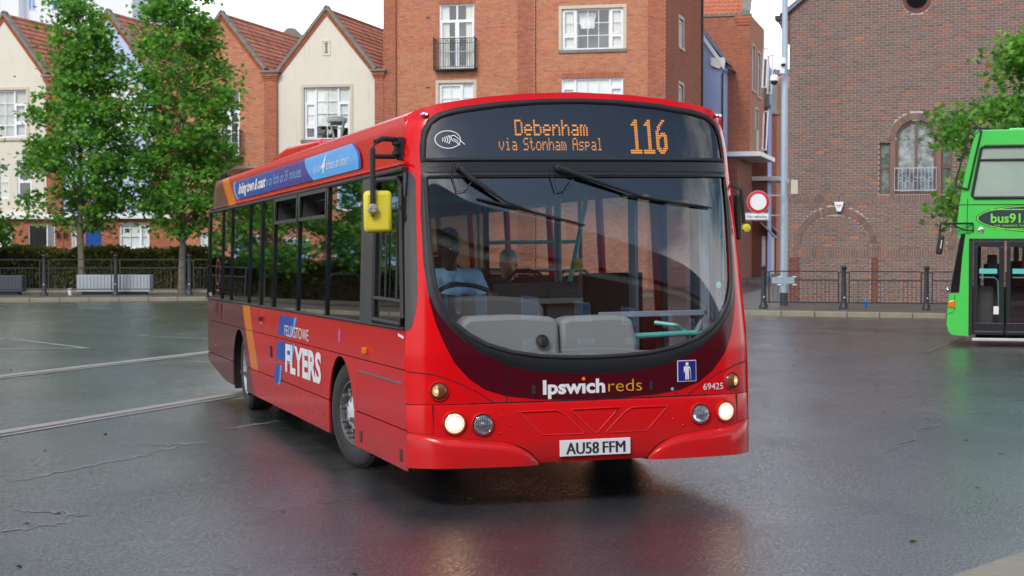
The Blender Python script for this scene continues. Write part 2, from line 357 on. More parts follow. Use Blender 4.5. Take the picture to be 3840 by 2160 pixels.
# ------------------------------------------------------------------ ground
LD = (0.332, 0.943); LP0 = (-5.2, 18.2)                 # drain line direction and a point on the nearer one
def gz(x, y):
    """the yard dips gently towards its drainage channels"""
    d = (x - LP0[0]) * LD[1] - (y - LP0[1]) * LD[0]
    fade = max(0.0, min(1.0, (46 - y) / 14)) * max(0.0, min(1.0, (y - 2) / 10))
    return -0.10 * math.exp(-(d / 3.2) ** 2 / 1.0 * 0.5) * fade
def axis(lo, hi, step, far):
    a = list(np.arange(lo, hi + 1e-6, step)); return [-far, -far * 0.4, lo - 25] + a + [hi + 25, far * 0.4, far]
g = MB(); g.grid(lambda x, y: (x, y, gz(x, y)), axis(-26, 22, 0.6, 700), axis(-4, 62, 0.6, 700))
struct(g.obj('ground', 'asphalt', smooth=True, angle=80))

def strip(mb, pts, w, z, m=0, n=20):
    """flat marking of width w along pts, laid just above the yard"""
    for (a, b) in zip(pts[:-1], pts[1:]):
        a = Vector(a); b = Vector(b); d = (b - a).normalized(); q = Vector((d.y, -d.x)) * w / 2
        for i in range(n):
            p0 = a + (b - a) * i / n; p1 = a + (b - a) * (i + 1) / n
            c = [p0 - q, p0 + q, p1 + q, p1 - q]; mb.add([(k.x, k.y, gz(k.x, k.y) + z) for k in c], [(0, 1, 2, 3)], m)
def along(p, t, off=0.0): return (p[0] + LD[0] * t + LD[1] * off, p[1] + LD[1] * t - LD[0] * off)
for (p, t0, t1) in (((-7.12, 25.05), -22, 24), ((-5.15, 18.05), -14, 20)):
    c = MB(); strip(c, [along(p, t0, -0.12), along(p, t1, -0.12)], 0.17, 0.006, 0, 60); strip(c, [along(p, t0, 0.02), along(p, t1, 0.02)], 0.11, 0.005, 1, 60); strip(c, [along(p, t0, 0.11), along(p, t1, 0.11)], 0.07, 0.007, 0, 60)
    struct(c.obj('drainage_channel', ['channel_concrete', 'channel_slot']))
wl = MB(); strip(wl, [(-11.6, 36.8), (-7.42, 31.29)], 0.10, 0.006, 0); strip(wl, [(-7.42, 31.29), (-11.0, 30.2)], 0.10, 0.010, 0); strip(wl, [(-4.6, 33.6), (-7.4, 35.4)], 0.07, 0.006)
struct(wl.obj('white_road_marking', 'white_line'))
yl = MB(); strip(yl, [(6.99, 30.14), (8.82, 34.87)], 0.09, 0.006, 0); 
for (a, b) in (((5.6, 36.8), (6.8, 36.7)), ((6.6, 38.9), (9.6, 38.4)), ((7.6, 37.6), (9.4, 37.3)), ((6.9, 38.0), (8.4, 37.75)), ((7.9, 36.5), (8.8, 36.0))): strip(yl, [a, b], 0.12, 0.007, 0)
struct(yl.obj('worn_yellow_bay_marking', 'yellow_worn'))

# old cracks and sealed seams, left of the bus
def crack(pts, w0, seed):
    rng = random.Random(seed); m = MB(); P = []
    for a, b in zip(pts[:-1], pts[1:]):
        for i in range(7): t = i / 7; P.append((a[0] + (b[0] - a[0]) * t + rng.uniform(-.05, .05), a[1] + (b[1] - a[1]) * t + rng.uniform(-.10, .10)))
    P.append(pts[-1]); L_, R_ = [], []
    for i, (x, y) in enumerate(P):
        k = w0 * rng.uniform(.35, 1.0) * min(1, .25 + i / 4, .25 + (len(P) - 1 - i) / 4); L_.append((x, y + k, gz(x, y) + .004)); R_.append((x, y - k * rng.uniform(.1, 1), gz(x, y) + .004))
    for i in range(len(P) - 1): m.quad(R_[i], R_[i + 1], L_[i + 1], L_[i])
    struct(m.obj('crack', 'crack_seal'))
plain('crack_seal', (0.16, 0.16, 0.165), 0.4, var=.5, vscale=9)
for i, (pt, w_) in enumerate((([(-4.05, 14.15), (-3.75, 14.9), (-3.5, 15.5), (-3.3, 16.0), (-3.05, 16.9), (-2.95, 17.3)], .11), ([(-3.6, 17.0), (-3.2, 16.9), (-2.8, 17.1)], .08), ([(-3.0, 18.3), (-2.75, 18.7), (-2.45, 19.2)], .14), ([(-3.5, 12.6), (-3.2, 12.45), (-2.9, 12.3)], .05), ([(-3.35, 11.55), (-3.1, 11.75), (-2.95, 12.0)], .06), ([(3.3, 15.6), (3.9, 17.2), (4.5, 18.6)], .05))): crack(pt, w_, i)

# pavements, kerbs and their yellow lines
def pavement(name, poly, z=0.12, m='paving'):
    p = MB(); p.prism(poly, -0.3, z, 'z'); return struct(p.obj(name, m))
KL = [(-42, 49.0), (-15.93, 55.6), (-9.76, 57.15), (4.8, 60.4)]
pavement('pavement', [(x, y + 0.16) for x, y in KL] + [(4.8, 76), (-42, 90)])
KR = [(30, 35.6), (10.6, 43.62), (7.6, 44.86), (6.0, 45.45), (5.35, 46.0), (5.45, 47.2), (7.0, 57.4), (11.5, 77)]
pavement('hall_pavement', [(29.9, 35.8), (10.66, 43.77), (7.66, 45.0), (6.1, 45.58), (5.5, 46.1), (5.6, 47.2), (7.15, 57.4), (11.65, 77), (14, 77), (24, 49), (40, 44)])
pavement('lane_pavement', [(5.5, 81.0), (26, 84.5), (26, 110), (5.5, 110)])
def kerb(name, line, ln=0.914, h=0.125, w=0.15, depth_sign=1):
    k = bpy.data.objects.new(name, None); COL.objects.link(k); k['kind'] = 'structure'
    src = MB().box(0, ln - 0.012, 0, w, -0.25, h).obj('kerb_stone', 'kerb_concrete', k, bevel=0.018); first = True
    for a, b in zip(line[:-1], line[1:]):
        a = Vector(a); b = Vector(b); L_ = (b - a).length; n = max(1, round(L_ / ln)); an = atan2(b.y - a.y, b.x - a.x); sc = L_ / n / ln
        for i in range(n):
            p = a + (b - a) * i / n
            if p.x < -24 or p.x > 18 or p.y > 70: 
                if first: pass
            o = src if first else link_copy(src, 'kerb_stone', k)
            first = False
            o.location = (p.x, p.y, random.uniform(-0.004, 0.004)); o.rotation_euler = (0, 0, an + random.uniform(-.003, .003)); o.scale = (sc, 1, 1)
kerb('kerb', [(-26, 53.05), (-15.93, 55.6), (-9.76, 57.15), (4.8, 60.4)])
kerb('hall_kerb', [(5.45, 47.2), (5.35, 46.0), (6.0, 45.45), (7.6, 44.86), (10.6, 43.62), (18, 40.5)])
yy = MB(); off = lambda L_, d: [(x, y - d) for x, y in L_]
strip(yy, off([(-26, 53.05), (-15.93, 55.6), (-9.76, 57.15), (4.8, 60.4)], 0.45), 0.10, 0.005, 0, 24)
strip(yy, off([(6.0, 45.45), (7.6, 44.86), (10.6, 43.62), (18, 40.5)], 0.42), 0.10, 0.005, 0, 16)
struct(yy.obj('yellow_kerb_line', 'yellow_line'))
# pale kerb end near the camera, lower right
nk = bpy.data.objects.new('near_kerb', None); COL.objects.link(nk); nk['kind'] = 'structure'
for i in range(14):
    o = MB().box(0, 0.88, -0.5, 0, 0.0, 0.012).obj('kerb_stone', 'kerb_concrete', nk, bevel=0.004); a = atan2(0.57, 0.45)
    o.location = (2.50 + cos(a) * 0.9 * (i - 3), 9.86 + sin(a) * 0.9 * (i - 3), 0.004); o.rotation_euler = (0, 0, a)
a = atan2(0.57, 0.45); q_ = lambda t, w_: (2.50 + cos(a) * t + sin(a) * w_, 9.86 + sin(a) * t - cos(a) * w_)
np_ = MB(); np_.prism([q_(-2.7, .51), q_(9.8, .51), q_(9.8, 6), q_(-2.7, 6)], -.1, .012, 'z'); struct(np_.obj('near_pavement', 'paving'))
# ------------------------------------------------------------------ walls, bricks, windows
def frame_root(name, label, cat, px_point, yaw, group=None):
    e = (cos(yaw), -sin(yaw)); n = (sin(yaw), cos(yaw))
    m = Matrix(((e[0], n[0], 0, px_point[0]), (e[1], n[1], 0, px_point[1]), (0, 0, 1, 0), (0, 0, 0, 1)))
    return thing(name, label, cat, group=group, mat=m)
YA, YB = radians(14), radians(16)
EA = (cos(YA), -sin(YA)); PA = (-9.666, 74.0)
def onA(s, d=0.0): return (PA[0] + EA[0] * s + sin(YA) * d, PA[1] + EA[1] * s + cos(YA) * d)

def op_iv(op, z):
    if op[0] == 'rect': return (op[1], op[2]) if op[3] <= z <= op[4] else None
    if op[0] == 'arch':                                            # cx, r, spring, bottom
        _, cx, r, zs, zb = op
        if z < zb or z > zs + r: return None
        h = r if z < zs else sqrt(max(0, r * r - (z - zs) ** 2)); return (cx - h, cx + h)
    if op[0] == 'circle':
        _, cx, cz, r = op
        if abs(z - cz) >= r: return None
        h = sqrt(r * r - (z - cz) ** 2); return (cx - h, cx + h)
def op_levels(op):
    if op[0] == 'rect': return [op[3], op[4]]
    if op[0] == 'arch': return [op[4], op[3]] + [op[3] + op[2] * sin(pi / 2 * i / 14) for i in range(1, 15)]
    return [op[2] + op[3] * sin(pi * (i / 20 - 0.5)) for i in range(21)]
def cut(ivs, iv):
    if iv is None: return ivs
    r = []
    for a, b in ivs:
        if iv[1] <= a or iv[0] >= b: r.append((a, b)); continue
        if iv[0] > a: r.append((a, iv[0]))
        if iv[1] < b: r.append((iv[1], b))
    return r
def place(o, xf):
    if xf: o.location = xf[0]; o.rotation_euler = (0, 0, xf[1])
    return o

def wall_sheet(parent, name, left, right, z0, z1, ops, m, levels=(), y=0.0, xf=None, label=None):
    """flat wall face with holes, left(z)/right(z) give its edges"""
    zs = sorted({z0, z1, *[min(max(z, z0), z1) for z in list(levels) + [q for o in ops for q in op_levels(o)]]}); b = MB()
    for za, zb in zip(zs[:-1], zs[1:]):
        if zb - za < 1e-5: continue
        zm = (za + zb) / 2; ivs = [(-1e9, 1e9)]
        for o in ops: ivs = cut(ivs, op_iv(o, zm))
        for a, c in ivs:
            l0, l1 = (left(za), left(zb)) if a < -1e8 else (a, a); r0, r1 = (right(za), right(zb)) if c > 1e8 else (c, c)
            l0, l1 = max(l0, left(za)), max(l1, left(zb)); r0, r1 = min(r0, right(za)), min(r1, right(zb))
            if r0 - l0 < 1e-4 and r1 - l1 < 1e-4: continue
            b.quad((l0, y, za), (max(r0, l0), y, za), (max(r1, l1), y, zb), (l1, y, zb))
    return place(b.obj(name, m, parent, label=label), xf)

BRK = {}
def unit_brick(m, prm=0.012, L_=0.215, H_=0.065):
    k = (m, prm, L_, H_)
    if k not in BRK:
        b = MB(); e = 0.004
        b.add([(0, 0, 0), (L_, 0, 0), (L_, 0, H_), (0, 0, H_), (e, -prm, e), (L_ - e, -prm, e), (L_ - e, -prm, H_ - e), (e, -prm, H_ - e)],
              [(4, 5, 6, 7), (0, 1, 5, 4), (1, 2, 6, 5), (2, 3, 7, 6), (3, 0, 4, 7)])
        me = bpy.data.meshes.new('brick'); me.from_pydata(b.v, [], b.f); me.materials.append(MATS[m]); BRK[k] = me
    return BRK[k]
UB_F = [(4, 5, 6, 7), (0, 1, 5, 4), (1, 2, 6, 5), (2, 3, 7, 6), (3, 0, 4, 7)]
def bricks(parent, left, right, z0, z1, ops, m, single=0, focus=(0, 0), proud=0.012, y=0.0, xf=None, phase=0.0, name='brickwork', skip=()):
    """running bond; the `single` bricks nearest the focus are objects of their own, the rest one mesh"""
    lst = []; k = 0; z = z0
    while z + 0.065 <= z1 + 1e-6:
        zm = z + 0.032
        if not any(a <= zm <= b for a, b in skip):
            ivs = [(max(left(z), left(z + 0.065)), min(right(z), right(z + 0.065)))]
            for o in ops:
                for q in (z + 0.005, zm, z + 0.06): ivs = cut(ivs, op_iv(o, q))
            ofs = phase + (0.1125 if k % 2 else 0.0)
            for a, b in ivs:
                if b - a < 0.03: continue
                i = math.floor((a - ofs) / 0.225)
                while True:
                    p = max(a, ofs + i * 0.225 + 0.005); q = min(b, ofs + i * 0.225 + 0.220)
                    if p >= b - 0.02: break
                    if q - p > 0.03: lst.append((p, q, z))
                    i += 1
        z += 0.075; k += 1
    fx, fz = focus
    lst.sort(key=lambda r: (abs((r[0] + r[1]) / 2 - fx)) ** 2 + (r[2] - fz) ** 2 - (0 if r[1] - r[0] > 0.2 else -3))
    me = unit_brick(m, proud)
    for (a, b, zz) in lst[:single]:
        o = bpy.data.objects.new('brick', me); COL.objects.link(o); o.parent = parent
        p = Vector((a, y - random.uniform(0, 0.004), zz + random.uniform(-.0015, .0015)))
        if xf: p = Vector(xf[0]) + Matrix.Rotation(xf[1], 3, 'Z') @ p; o.rotation_euler = (0, 0, xf[1])
        o.location = p; o.scale = ((b - a) / 0.215, 1, 1)
    mb = MB(); e = 0.004
    for (a, b, zz) in lst[single:]:
        yy = y - random.uniform(0, 0.004); zt = zz + 0.065
        mb.add([(a, y, zz), (b, y, zz), (b, y, zt), (a, y, zt), (a + e, yy - proud, zz + e), (b - e, yy - proud, zz + e), (b - e, yy - proud, zt - e), (a + e, yy - proud, zt - e)], UB_F)
    if mb.v: place(mb.obj(name, m, parent, kind='stuff'), xf)
def poly_bricks(parent, polys, m, name, proud=0.016, y=0.0, xf=None, kind='stuff', single=False):
    """soldier courses, arch rings: each brick given by its outline in the wall plane"""
    if single:
        for p in polys: b = MB(); b.prism(p, y, y - proud, 'y'); place(b.obj('brick', m, parent), xf)
        return
    b = MB()
    for p in polys: b.prism(p, y, y - proud - random.uniform(0, .003), 'y')
    return place(b.obj(name, m, parent, kind=kind), xf)
def soldiers(s0, s1, z0, z1, ops=()):
    r = []; x = s0
    while x + 0.03 < s1:
        zm = (z0 + z1) / 2; bad = any(op_iv(o, zm) and op_iv(o, zm)[0] < x + .05 < op_iv(o, zm)[1] for o in ops)
        if not bad: r.append([(x, z0), (min(x + 0.065, s1), z0), (min(x + 0.065, s1), z1), (x, z1)])
        x += 0.075
    return r
def ring(cx, cz, r0, r1, a0, a1, n):
    out = []
    for i in range(n):
        t0 = a0 + (a1 - a0) * (i + 0.06) / n; t1 = a0 + (a1 - a0) * (i + 0.94) / n
        out.append([(cx + r0 * cos(t0), cz + r0 * sin(t0)), (cx + r1 * cos(t0), cz + r1 * sin(t0)), (cx + r1 * cos(t1), cz + r1 * sin(t1)), (cx + r0 * cos(t1), cz + r0 * sin(t1))])
    return out

def window(parent, a, b, c, d, cols, fm='white_frame', gm='window_glass', curtain='net', rev='white_frame', y=0.0, xf=None, name='window', label=None, depth=0.07, fr=0.06, open_cell=None):
    """cols: (x0,x1 fractions, [(z0,z1 fractions, bars across, bars up, sash?)...]); frame, panes and what hangs behind"""
    w_ = MB(); W_, H_ = b - a, d - c; y0, y1 = y + depth, y + depth + 0.06
    panes = []
    w_.box(a, b, y0, y1, c, c + fr); w_.box(a, b, y0, y1, d - fr, d); w_.box(a, a + fr, y0, y1, c + fr, d - fr); w_.box(b - fr, b, y0, y1, c + fr, d - fr)
    ia, ib, ic, id_ = a + fr, b - fr, c + fr, d - fr
    for j, (f0, f1, cells) in enumerate(cols):
        x0, x1 = ia + (ib - ia) * f0, ia + (ib - ia) * f1
        if j: w_.box(x0 - 0.035, x0 + 0.035, y0 - .004, y1, ic, id_)
        xa, xb = x0 + (0.035 if j else 0), x1 - (0.035 if j < len(cols) - 1 else 0)
        for i, (g0, g1, nx, ny, sash) in enumerate(cells):
            za, zb = ic + (id_ - ic) * g0, ic + (id_ - ic) * g1
            if i: w_.box(xa, xb, y0 - .002, y1, za - 0.03, za + 0.03); za += 0.03
            if i < len(cells) - 1: zb -= 0.03
            p, q, r, t = xa, xb, za, zb
            if sash:
                s_ = 0.05
                w_.box(p, q, y0 - .015, y1 - .01, r, r + s_); w_.box(p, q, y0 - .015, y1 - .01, t - s_, t); w_.box(p, p + s_, y0 - .015, y1 - .01, r + s_, t - s_); w_.box(q - s_, q, y0 - .015, y1 - .01, r + s_, t - s_)
                p, q, r, t = p + s_, q - s_, r + s_, t - s_
            for k in range(1, nx + 1): x = p + (q - p) * k / (nx + 1); w_.box(x - .013, x + .013, y0 + .012, y1 - .012, r, t)
            for k in range(1, ny + 1): z = r + (t - r) * k / (ny + 1); w_.box(p, q, y0 + .014, y1 - .014, z - .013, z + .013)
            panes.append((p, q, r, t))
    R = MB(); yb = y + 0.9
    for (p0, p1) in (((a, c), (b, c)), ((b, c), (b, d)), ((b, d), (a, d)), ((a, d), (a, c))): w_.quad((p0[0], y, p0[1]), (p1[0], y, p1[1]), (p1[0], y0, p1[1]), (p0[0], y0, p0[1]), 1)
    e = 0.25
    for (p0, p1) in (((a, c), (b, c)), ((b, c), (b, d)), ((b, d), (a, d)), ((a, d), (a, c))): w_.quad((p0[0], y1, p0[1]), (p1[0], y1, p1[1]), (p1[0], yb, p1[1]), (p0[0], yb, p0[1]), 2)
    w_.quad((a, yb, c), (b, yb, c), (b, yb, d), (a, yb, d), 2)
    o = place(w_.obj(name, [fm, rev, 'room_dark'], parent, label=label), xf)
    for (p, q, r, t) in panes: MB().quad((p, y0 + .03, r), (q, y0 + .03, r), (q, y0 + .03, t), (p, y0 + .03, t)).obj('pane', gm, o)
    def folds(x0, x1, z0, z1, yy, amp=0.02, wl=0.11):
        n = max(4, int((x1 - x0) / 0.025)); m = MB()
        m.grid(lambda x, z: (x, yy + amp * sin(x / wl * 2 * pi + 1.3 * sin(x * 7)), z), [x0 + (x1 - x0) * i / n for i in range(n + 1)], [z0, z1]); return m
    if curtain == 'net': folds(ia, ib, ic, id_, y1 + .025, 0.010).obj('curtain', 'curtain', o, True)
    elif curtain == 'blind': MB().box(ia, ib, y1 + .015, y1 + .025, ic + (id_ - ic) * 0.26, id_).obj('blind', 'blind', o)
    elif curtain == 'sides':
        q = (ib - ia) * 0.24; folds(ia, ia + q, ic, id_, y1 + .04).obj('curtain', 'ivory_curtain', o, True); folds(ib - q, ib, ic, id_, y1 + .04).obj('curtain', 'ivory_curtain', o, True)
    elif curtain == 'slats':
        m = MB(); n = int((id_ - ic) / 0.05)
        for i in range(n): z = ic + i * 0.05; m.quad((ia, y1 + .05, z), (ib, y1 + .05, z), (ib, y1 + .085, z + .034), (ia, y1 + .085, z + .034))
        m.obj('blind', 'blind', o)
    return o
def surround(parent, a, b, c, d, t=0.13, m='surround_stone', sill=True, xf=None, y=0.0):
    s = MB(); s.box(a - t, b + t, y - .03, y + .06, d, d + t); s.box(a - t, a, y - .03, y + .06, c, d); s.box(b, b + t, y - .03, y + .06, c, d)
    o = place(s.obj('window_surround', m, parent, bevel=.008), xf)
    place(MB().box(a - t, b + t, y - .07, y + .06, c - t, c).obj('window_sill', 'coping_stone' if sill == 'moss' else m, parent, bevel=.01), xf)

def tiles(parent, sa, za, se, ze, y0, y1, m, right=True, gauge=0.28, pitch=0.23, xf=None, part=True):
    """pantiled slope from the ridge (sa,za) to the eave (se,ze): one wavy course after another, each lapping the next"""
    ln = sqrt((se - sa) ** 2 + (ze - za) ** 2); dx, dz = (se - sa) / ln, (ze - za) / ln; nx, nz_ = (-dz, dx) if right else (dz, -dx)
    if nz_ < 0: nx, nz_ = -nx, -nz_
    n = int(ln / gauge) + 1; ny = int((y1 - y0) / (pitch / 5)); ys = [y0 + (y1 - y0) * i / ny for i in range(ny + 1)]; acc = MB()
    for i in range(n):
        t0, t1 = i * gauge, min((i + 1) * gauge + 0.05, ln + .05); b = MB() if part else acc
        def P(yv, q, t0=t0, t1=t1):
            t = t0 + (t1 - t0) * min(q, 1); ph = (yv / pitch) % 1.0
            h = 0.02 + 0.035 * (sin(ph * 2 * pi) * 0.5 + 0.5) + 0.04 * min(q, 1) - (0.04 if q > 1 else 0)
            return (sa + dx * t + nx * h, yv, za + dz * t + nz_ * h)
        b.grid(P, ys, [0, 1, 1.2])
        if part: place(b.obj('tile_course', m, parent, True, angle=50), xf)
    if not part: place(acc.obj('roof_tiles', m, parent, True, kind='stuff', angle=50), xf)

def gable_house(name, label, s_l, s_r, sa, za, ze, mat, depth=11.0, brick=None, single=0, focus=(0, 0), ops=(), base_z=None, tile='pantile', group='gabled town houses', yaw=YA, origin=None, plain_verge=False):
    pt = origin or onA(s_l); r = frame_root(name, label, 'house', pt, yaw, group); W_ = s_r - s_l; a = sa - s_l
    sl = (za - ze) / a; srt = (za - ze) / (W_ - a)
    left = lambda z: 0.0 if z <= ze else min(a, (z - ze) / sl); right = lambda z: W_ if z <= ze else max(a, W_ - (z - ze) / srt)
    z0 = base_z or 0.0
    if brick:
        wall_sheet(r, 'wall', left, right, z0, za - 0.02, ops, 'pale_mortar', [ze], y=0.0)
        bricks(r, left, right, z0 + .005, za, ops, brick, single, focus)
    else: wall_sheet(r, 'wall', left, right, z0, za - 0.02, ops, mat, [ze])
    # shell behind the front, roof and gable trim
    sh = MB()
    sh.quad((0, 0, 0), (0, depth, 0), (0, depth, ze), (0, 0, ze)); sh.quad((W_, depth, 0), (W_, 0, 0), (W_, 0, ze), (W_, depth, ze)); sh.add([(0, depth, 0), (W_, depth, 0), (W_, depth, ze), (a, depth, za), (0, depth, ze)], [(0, 1, 2, 3, 4)])
    sh.quad((0, .05, ze), (a, .05, za - .1), (a, depth, za - .1), (0, depth, ze)); sh.quad((W_, .05, ze), (W_, depth, ze), (a, depth, za - .1), (a, .05, za - .1))
    sh.obj('side_walls', mat if not brick else 'pale_mortar', r)
    tiles(r, a, za - .12, W_ + .12, ze - .02, 0.16, depth, tile, True); tiles(r, a, za - .12, -.12, ze - .02, 0.16, depth, tile, False, part=False)
    MB().tube([(a, 0.16, za - .09), (a, depth, za - .09)], 0.10, 8).obj('ridge', tile, r, True)
    if not plain_verge:
        for sg, e in ((-1, -0.05), (1, W_ + 0.05)):
            dx, dz = e - a, ze + 0.12 - (za + 0.14); ln = sqrt(dx * dx + dz * dz); ux, uz = dx / ln, dz / ln; nx, nz_ = (uz, -ux) if uz * 0 - ux * 1 < 0 else (-uz, ux)
            if nz_ > 0: nx, nz_ = -nx, -nz_
            P = lambda t, h: (a + ux * t + nx * h, za + 0.14 + uz * t + nz_ * h)
            n = max(3, int(ln / 0.6))
            for i in range(n):
                t0, t1 = ln * i / n + .004, ln * (i + 1) / n - .004
                MB().prism([P(t0, 0), P(t1, 0), P(t1, 0.13), P(t0, 0.13)], -0.09, 0.26, 'y').obj('coping', 'coping_stone', r, bevel=.012)
            nb = int(ln / 0.225); poly = []
            for rr in range(2):
                for i in range(nb):
                    t0 = ln * i / nb + (0.05 if rr else 0); t1 = t0 + ln / nb - .012
                    poly.append([P(t0, .135 + rr * .075), P(t1, .135 + rr * .075), P(t1, .2 + rr * .075), P(t0, .2 + rr * .075)])
            for p in poly: MB().prism(p, -.045 if True else 0, 0.05, 'y').obj('brick', 'verge_brick', r)
    return r, W_
def pilaster(parent, x0, x1, z0, z1, brick, single=60, focus_z=9, proud=0.14, cap=True):
    c = MB(); c.box(x0, x1, -proud, 0.3, z0, z1); c.obj('pier', 'pale_mortar', parent)
    L_ = lambda z: x0; R_ = lambda z: x1
    bricks(parent, L_, R_, z0 + .005, z1, (), brick, single, ((x0 + x1) / 2, focus_z), y=-proud, phase=x0, name='pier_brickwork')
    bricks(parent, lambda z: 0, lambda z: proud, z0 + .005, z1, (), brick, 0, xf=((x1, -proud, 0), pi / 2), name='pier_brickwork')
    if cap:
        for i, (e, z) in enumerate(((.03, z1), (.06, z1 + .075), (.10, z1 + .15), (.10, z1 + .225))):
            for k in range(max(1, int((x1 - x0 + 2 * e) / .225))):
                n = max(1, int((x1 - x0 + 2 * e) / .225)); w0 = (x1 - x0 + 2 * e) / n
                MB().box(x0 - e + k * w0 + .004, x0 - e + (k + 1) * w0 - .004, -proud - e, 0.28, z + .004, z + .07).obj('brick', brick, parent)
        MB().box(x0 - .16, x1 + .16, -proud - .16, 0.4, z1 + .30, z1 + .40).obj('pier_cap', 'coping_stone', parent, bevel=.015)

# ---- the row of narrow gabled houses
def door(parent, a, b, c, d, m, name='door', panels=6):
    o = MB(); o.box(a - .06, a, 0.02, .12, c, d + .06, 1); o.box(b, b + .06, .02, .12, c, d + .06, 1); o.box(a, b, .02, .12, d, d + .06, 1)
    o.box(a, b, .07, .11, c, d, 0)
    w2 = (b - a) / 2
    for i in range(2):
        for (f0, f1) in ((.08, .36), (.42, .70), (.76, .93)): o.box(a + w2 * i + .07, a + w2 * (i + 1) - .07, .058, .075, c + (d - c) * f0, c + (d - c) * f1, 0)
    r = o.obj(name, [m, 'white_frame'], parent, bevel=.006); MB().ell((a + .07, .05, (c + d) / 2), .025, 8, 6).obj('door_handle', 'galvanised', r, True); return r
def lantern(x, z, d=0.0):
    p = onA(x); l = thing('wall_lantern', '', 'lantern', (p[0] - sin(YA) * .16, p[1] - cos(YA) * .16, z), -YA, 'pair of wall lanterns')
    MB().lathe([(0, .17), (.05, .15), (.09, .06), (.10, .05), (.06, .03)], seg=8).obj('cap', 'iron_black', l)
    MB().lathe([(.075, .04), (.055, -.16), (.03, -.18), (0, -.19)], seg=6).obj('lamp_glass', 'bus_glass', l)
    MB().tube([(0, .15, .08), (0, .06, .14), (0, 0, .17)], .012).obj('bracket', 'iron_black', l); return l

OPS1 = [('rect', 1.55, 3.07, 6.36, 8.40), ('rect', .2, 2.2, 3.75, 5.2), ('rect', 2.6, 3.3, 3.6, 5.4)]
c1, w1 = gable_house('gabled_house', 'cream rendered gabled house at the far left behind the first tree', -14.53, -10.49, -12.51, 11.68, 9.0, 'cream_render', ops=OPS1, base_z=3.0)
window(c1, 1.55, 3.07, 6.36, 8.40, [(0, .62, [(0, 1, 1, 3, False)]), (.62, 1, [(0, .3, 0, 0, True), (.3, .72, 0, 1, True), (.72, 1, 0, 0, False)])], curtain='slats', rev='surround_stone'); surround(c1, 1.55, 3.07, 6.36, 8.40)
window(c1, .2, 2.2, 3.75, 5.2, [(0, .5, [(0, 1, 1, 1, False)]), (.5, 1, [(0, 1, 1, 1, False)])], curtain='sides'); window(c1, 2.6, 3.3, 3.6, 5.4, [(0, 1, [(0, .5, 0, 0, True), (.5, 1, 0, 0, True)])], curtain=None)
MB().box(-.1, 4.75, -.25, .1, 2.86, 3.06).obj('cornice', 'white_paint', c1, bevel=.02)
pilaster(c1, 4.06, 4.76, 3.1, 8.6, 'red_brick', 30, 8)
OG1 = [('rect', 1.2, 2.32, 1.28, 2.5), ('rect', 3.14, 3.98, 0.2, 2.6), ('rect', 4.0, 4.36, 0.2, 2.6)]
wall_sheet(c1, 'ground_floor_wall', lambda z: 0, lambda z: 4.78, 0, 2.86, OG1, 'pale_mortar'); bricks(c1, lambda z: 0, lambda z: 4.78, .005, 2.86, OG1, 'red_brick', 120, (2.7, 1.9), name='ground_floor_brickwork')
window(c1, 1.2, 2.32, 1.28, 2.5, [(0, .5, [(0, .5, 0, 0, False), (.5, 1, 0, 0, False)]), (.5, 1, [(0, .5, 0, 0, False), (.5, 1, 0, 0, False)])], curtain='net')
door(c1, 3.16, 3.96, .2, 2.58, 'black_door'); 
sl = MB()
for i in range(26): sl.box(4.04, 4.33, .03, .07, .3 + i * .088, .3 + i * .088 + .07)
sl.box(4.02, 4.36, .07, .09, .2, 2.6); sl.obj('louvred_panel', 'grey_slat', c1); sl2 = MB(); sl2.box(4.335, 4.40, 0.0, .09, .2, 2.66); sl2.box(4.0, 4.04, 0.0, .09, .2, 2.66); sl2.obj('panel_frame', 'white_frame', c1)
for (x, lb) in ((-9.94, 'black wall lantern between the doors, the one nearer the black door'), (-9.61, 'black wall lantern between the doors, the one nearer the blue door')): lantern(x, 2.19)['label'] = lb

OPS2 = [('rect', 1.9, 3.6, 6.5, 8.35)]
c2, w2_ = gable_house('gabled_house', 'pale blue rendered gabled house seen between the two big trees', -9.75, -5.55, -7.64, 11.62, 9.0, 'blue_render', ops=OPS2, base_z=3.0)
window(c2, 1.9, 3.6, 6.5, 8.35, [(0, .62, [(0, 1, 1, 2, False)]), (.62, 1, [(0, .36, 0, 0, True), (.36, 1, 0, 0, True)])], curtain='net'); surround(c2, 1.9, 3.6, 6.5, 8.35)
MB().box(0.02, 5.2, -.25, .1, 2.86, 3.06).obj('cornice', 'white_paint', c2, bevel=.02); pilaster(c2, 4.2, 5.28, 3.1, 8.6, 'red_brick', 30, 8)
OG2 = [('rect', 1.02, 1.78, .2, 2.52), ('rect', 0.36, 0.6, .2, 2.55), ('rect', 2.59, 3.97, 1.62, 2.64)]
wall_sheet(c2, 'ground_floor_wall', lambda z: 0.03, lambda z: 5.28, 0, 2.86, OG2, 'pale_mortar'); bricks(c2, lambda z: .03, lambda z: 5.28, .005, 2.86, OG2, 'red_brick', 200, (4.2, 1.9), name='ground_floor_brickwork')
door(c2, 1.02, 1.78, .2, 2.50, 'blue_door'); window(c2, 2.59, 3.97, 1.62, 2.64, [(0, .68, [(0, 1, 1, 1, False)]), (.68, 1, [(0, 1, 0, 1, True)])], curtain='net', name='window'); window(c2, .36, .6, .2, 2.55, [(0, 1, [(0, 1, 0, 1, False)])], curtain='net', name='side_light', fr=.05)
MB().box(2.5, 4.05, -.06, .05, 1.52, 1.62).obj('window_sill', 'white_paint', c2)

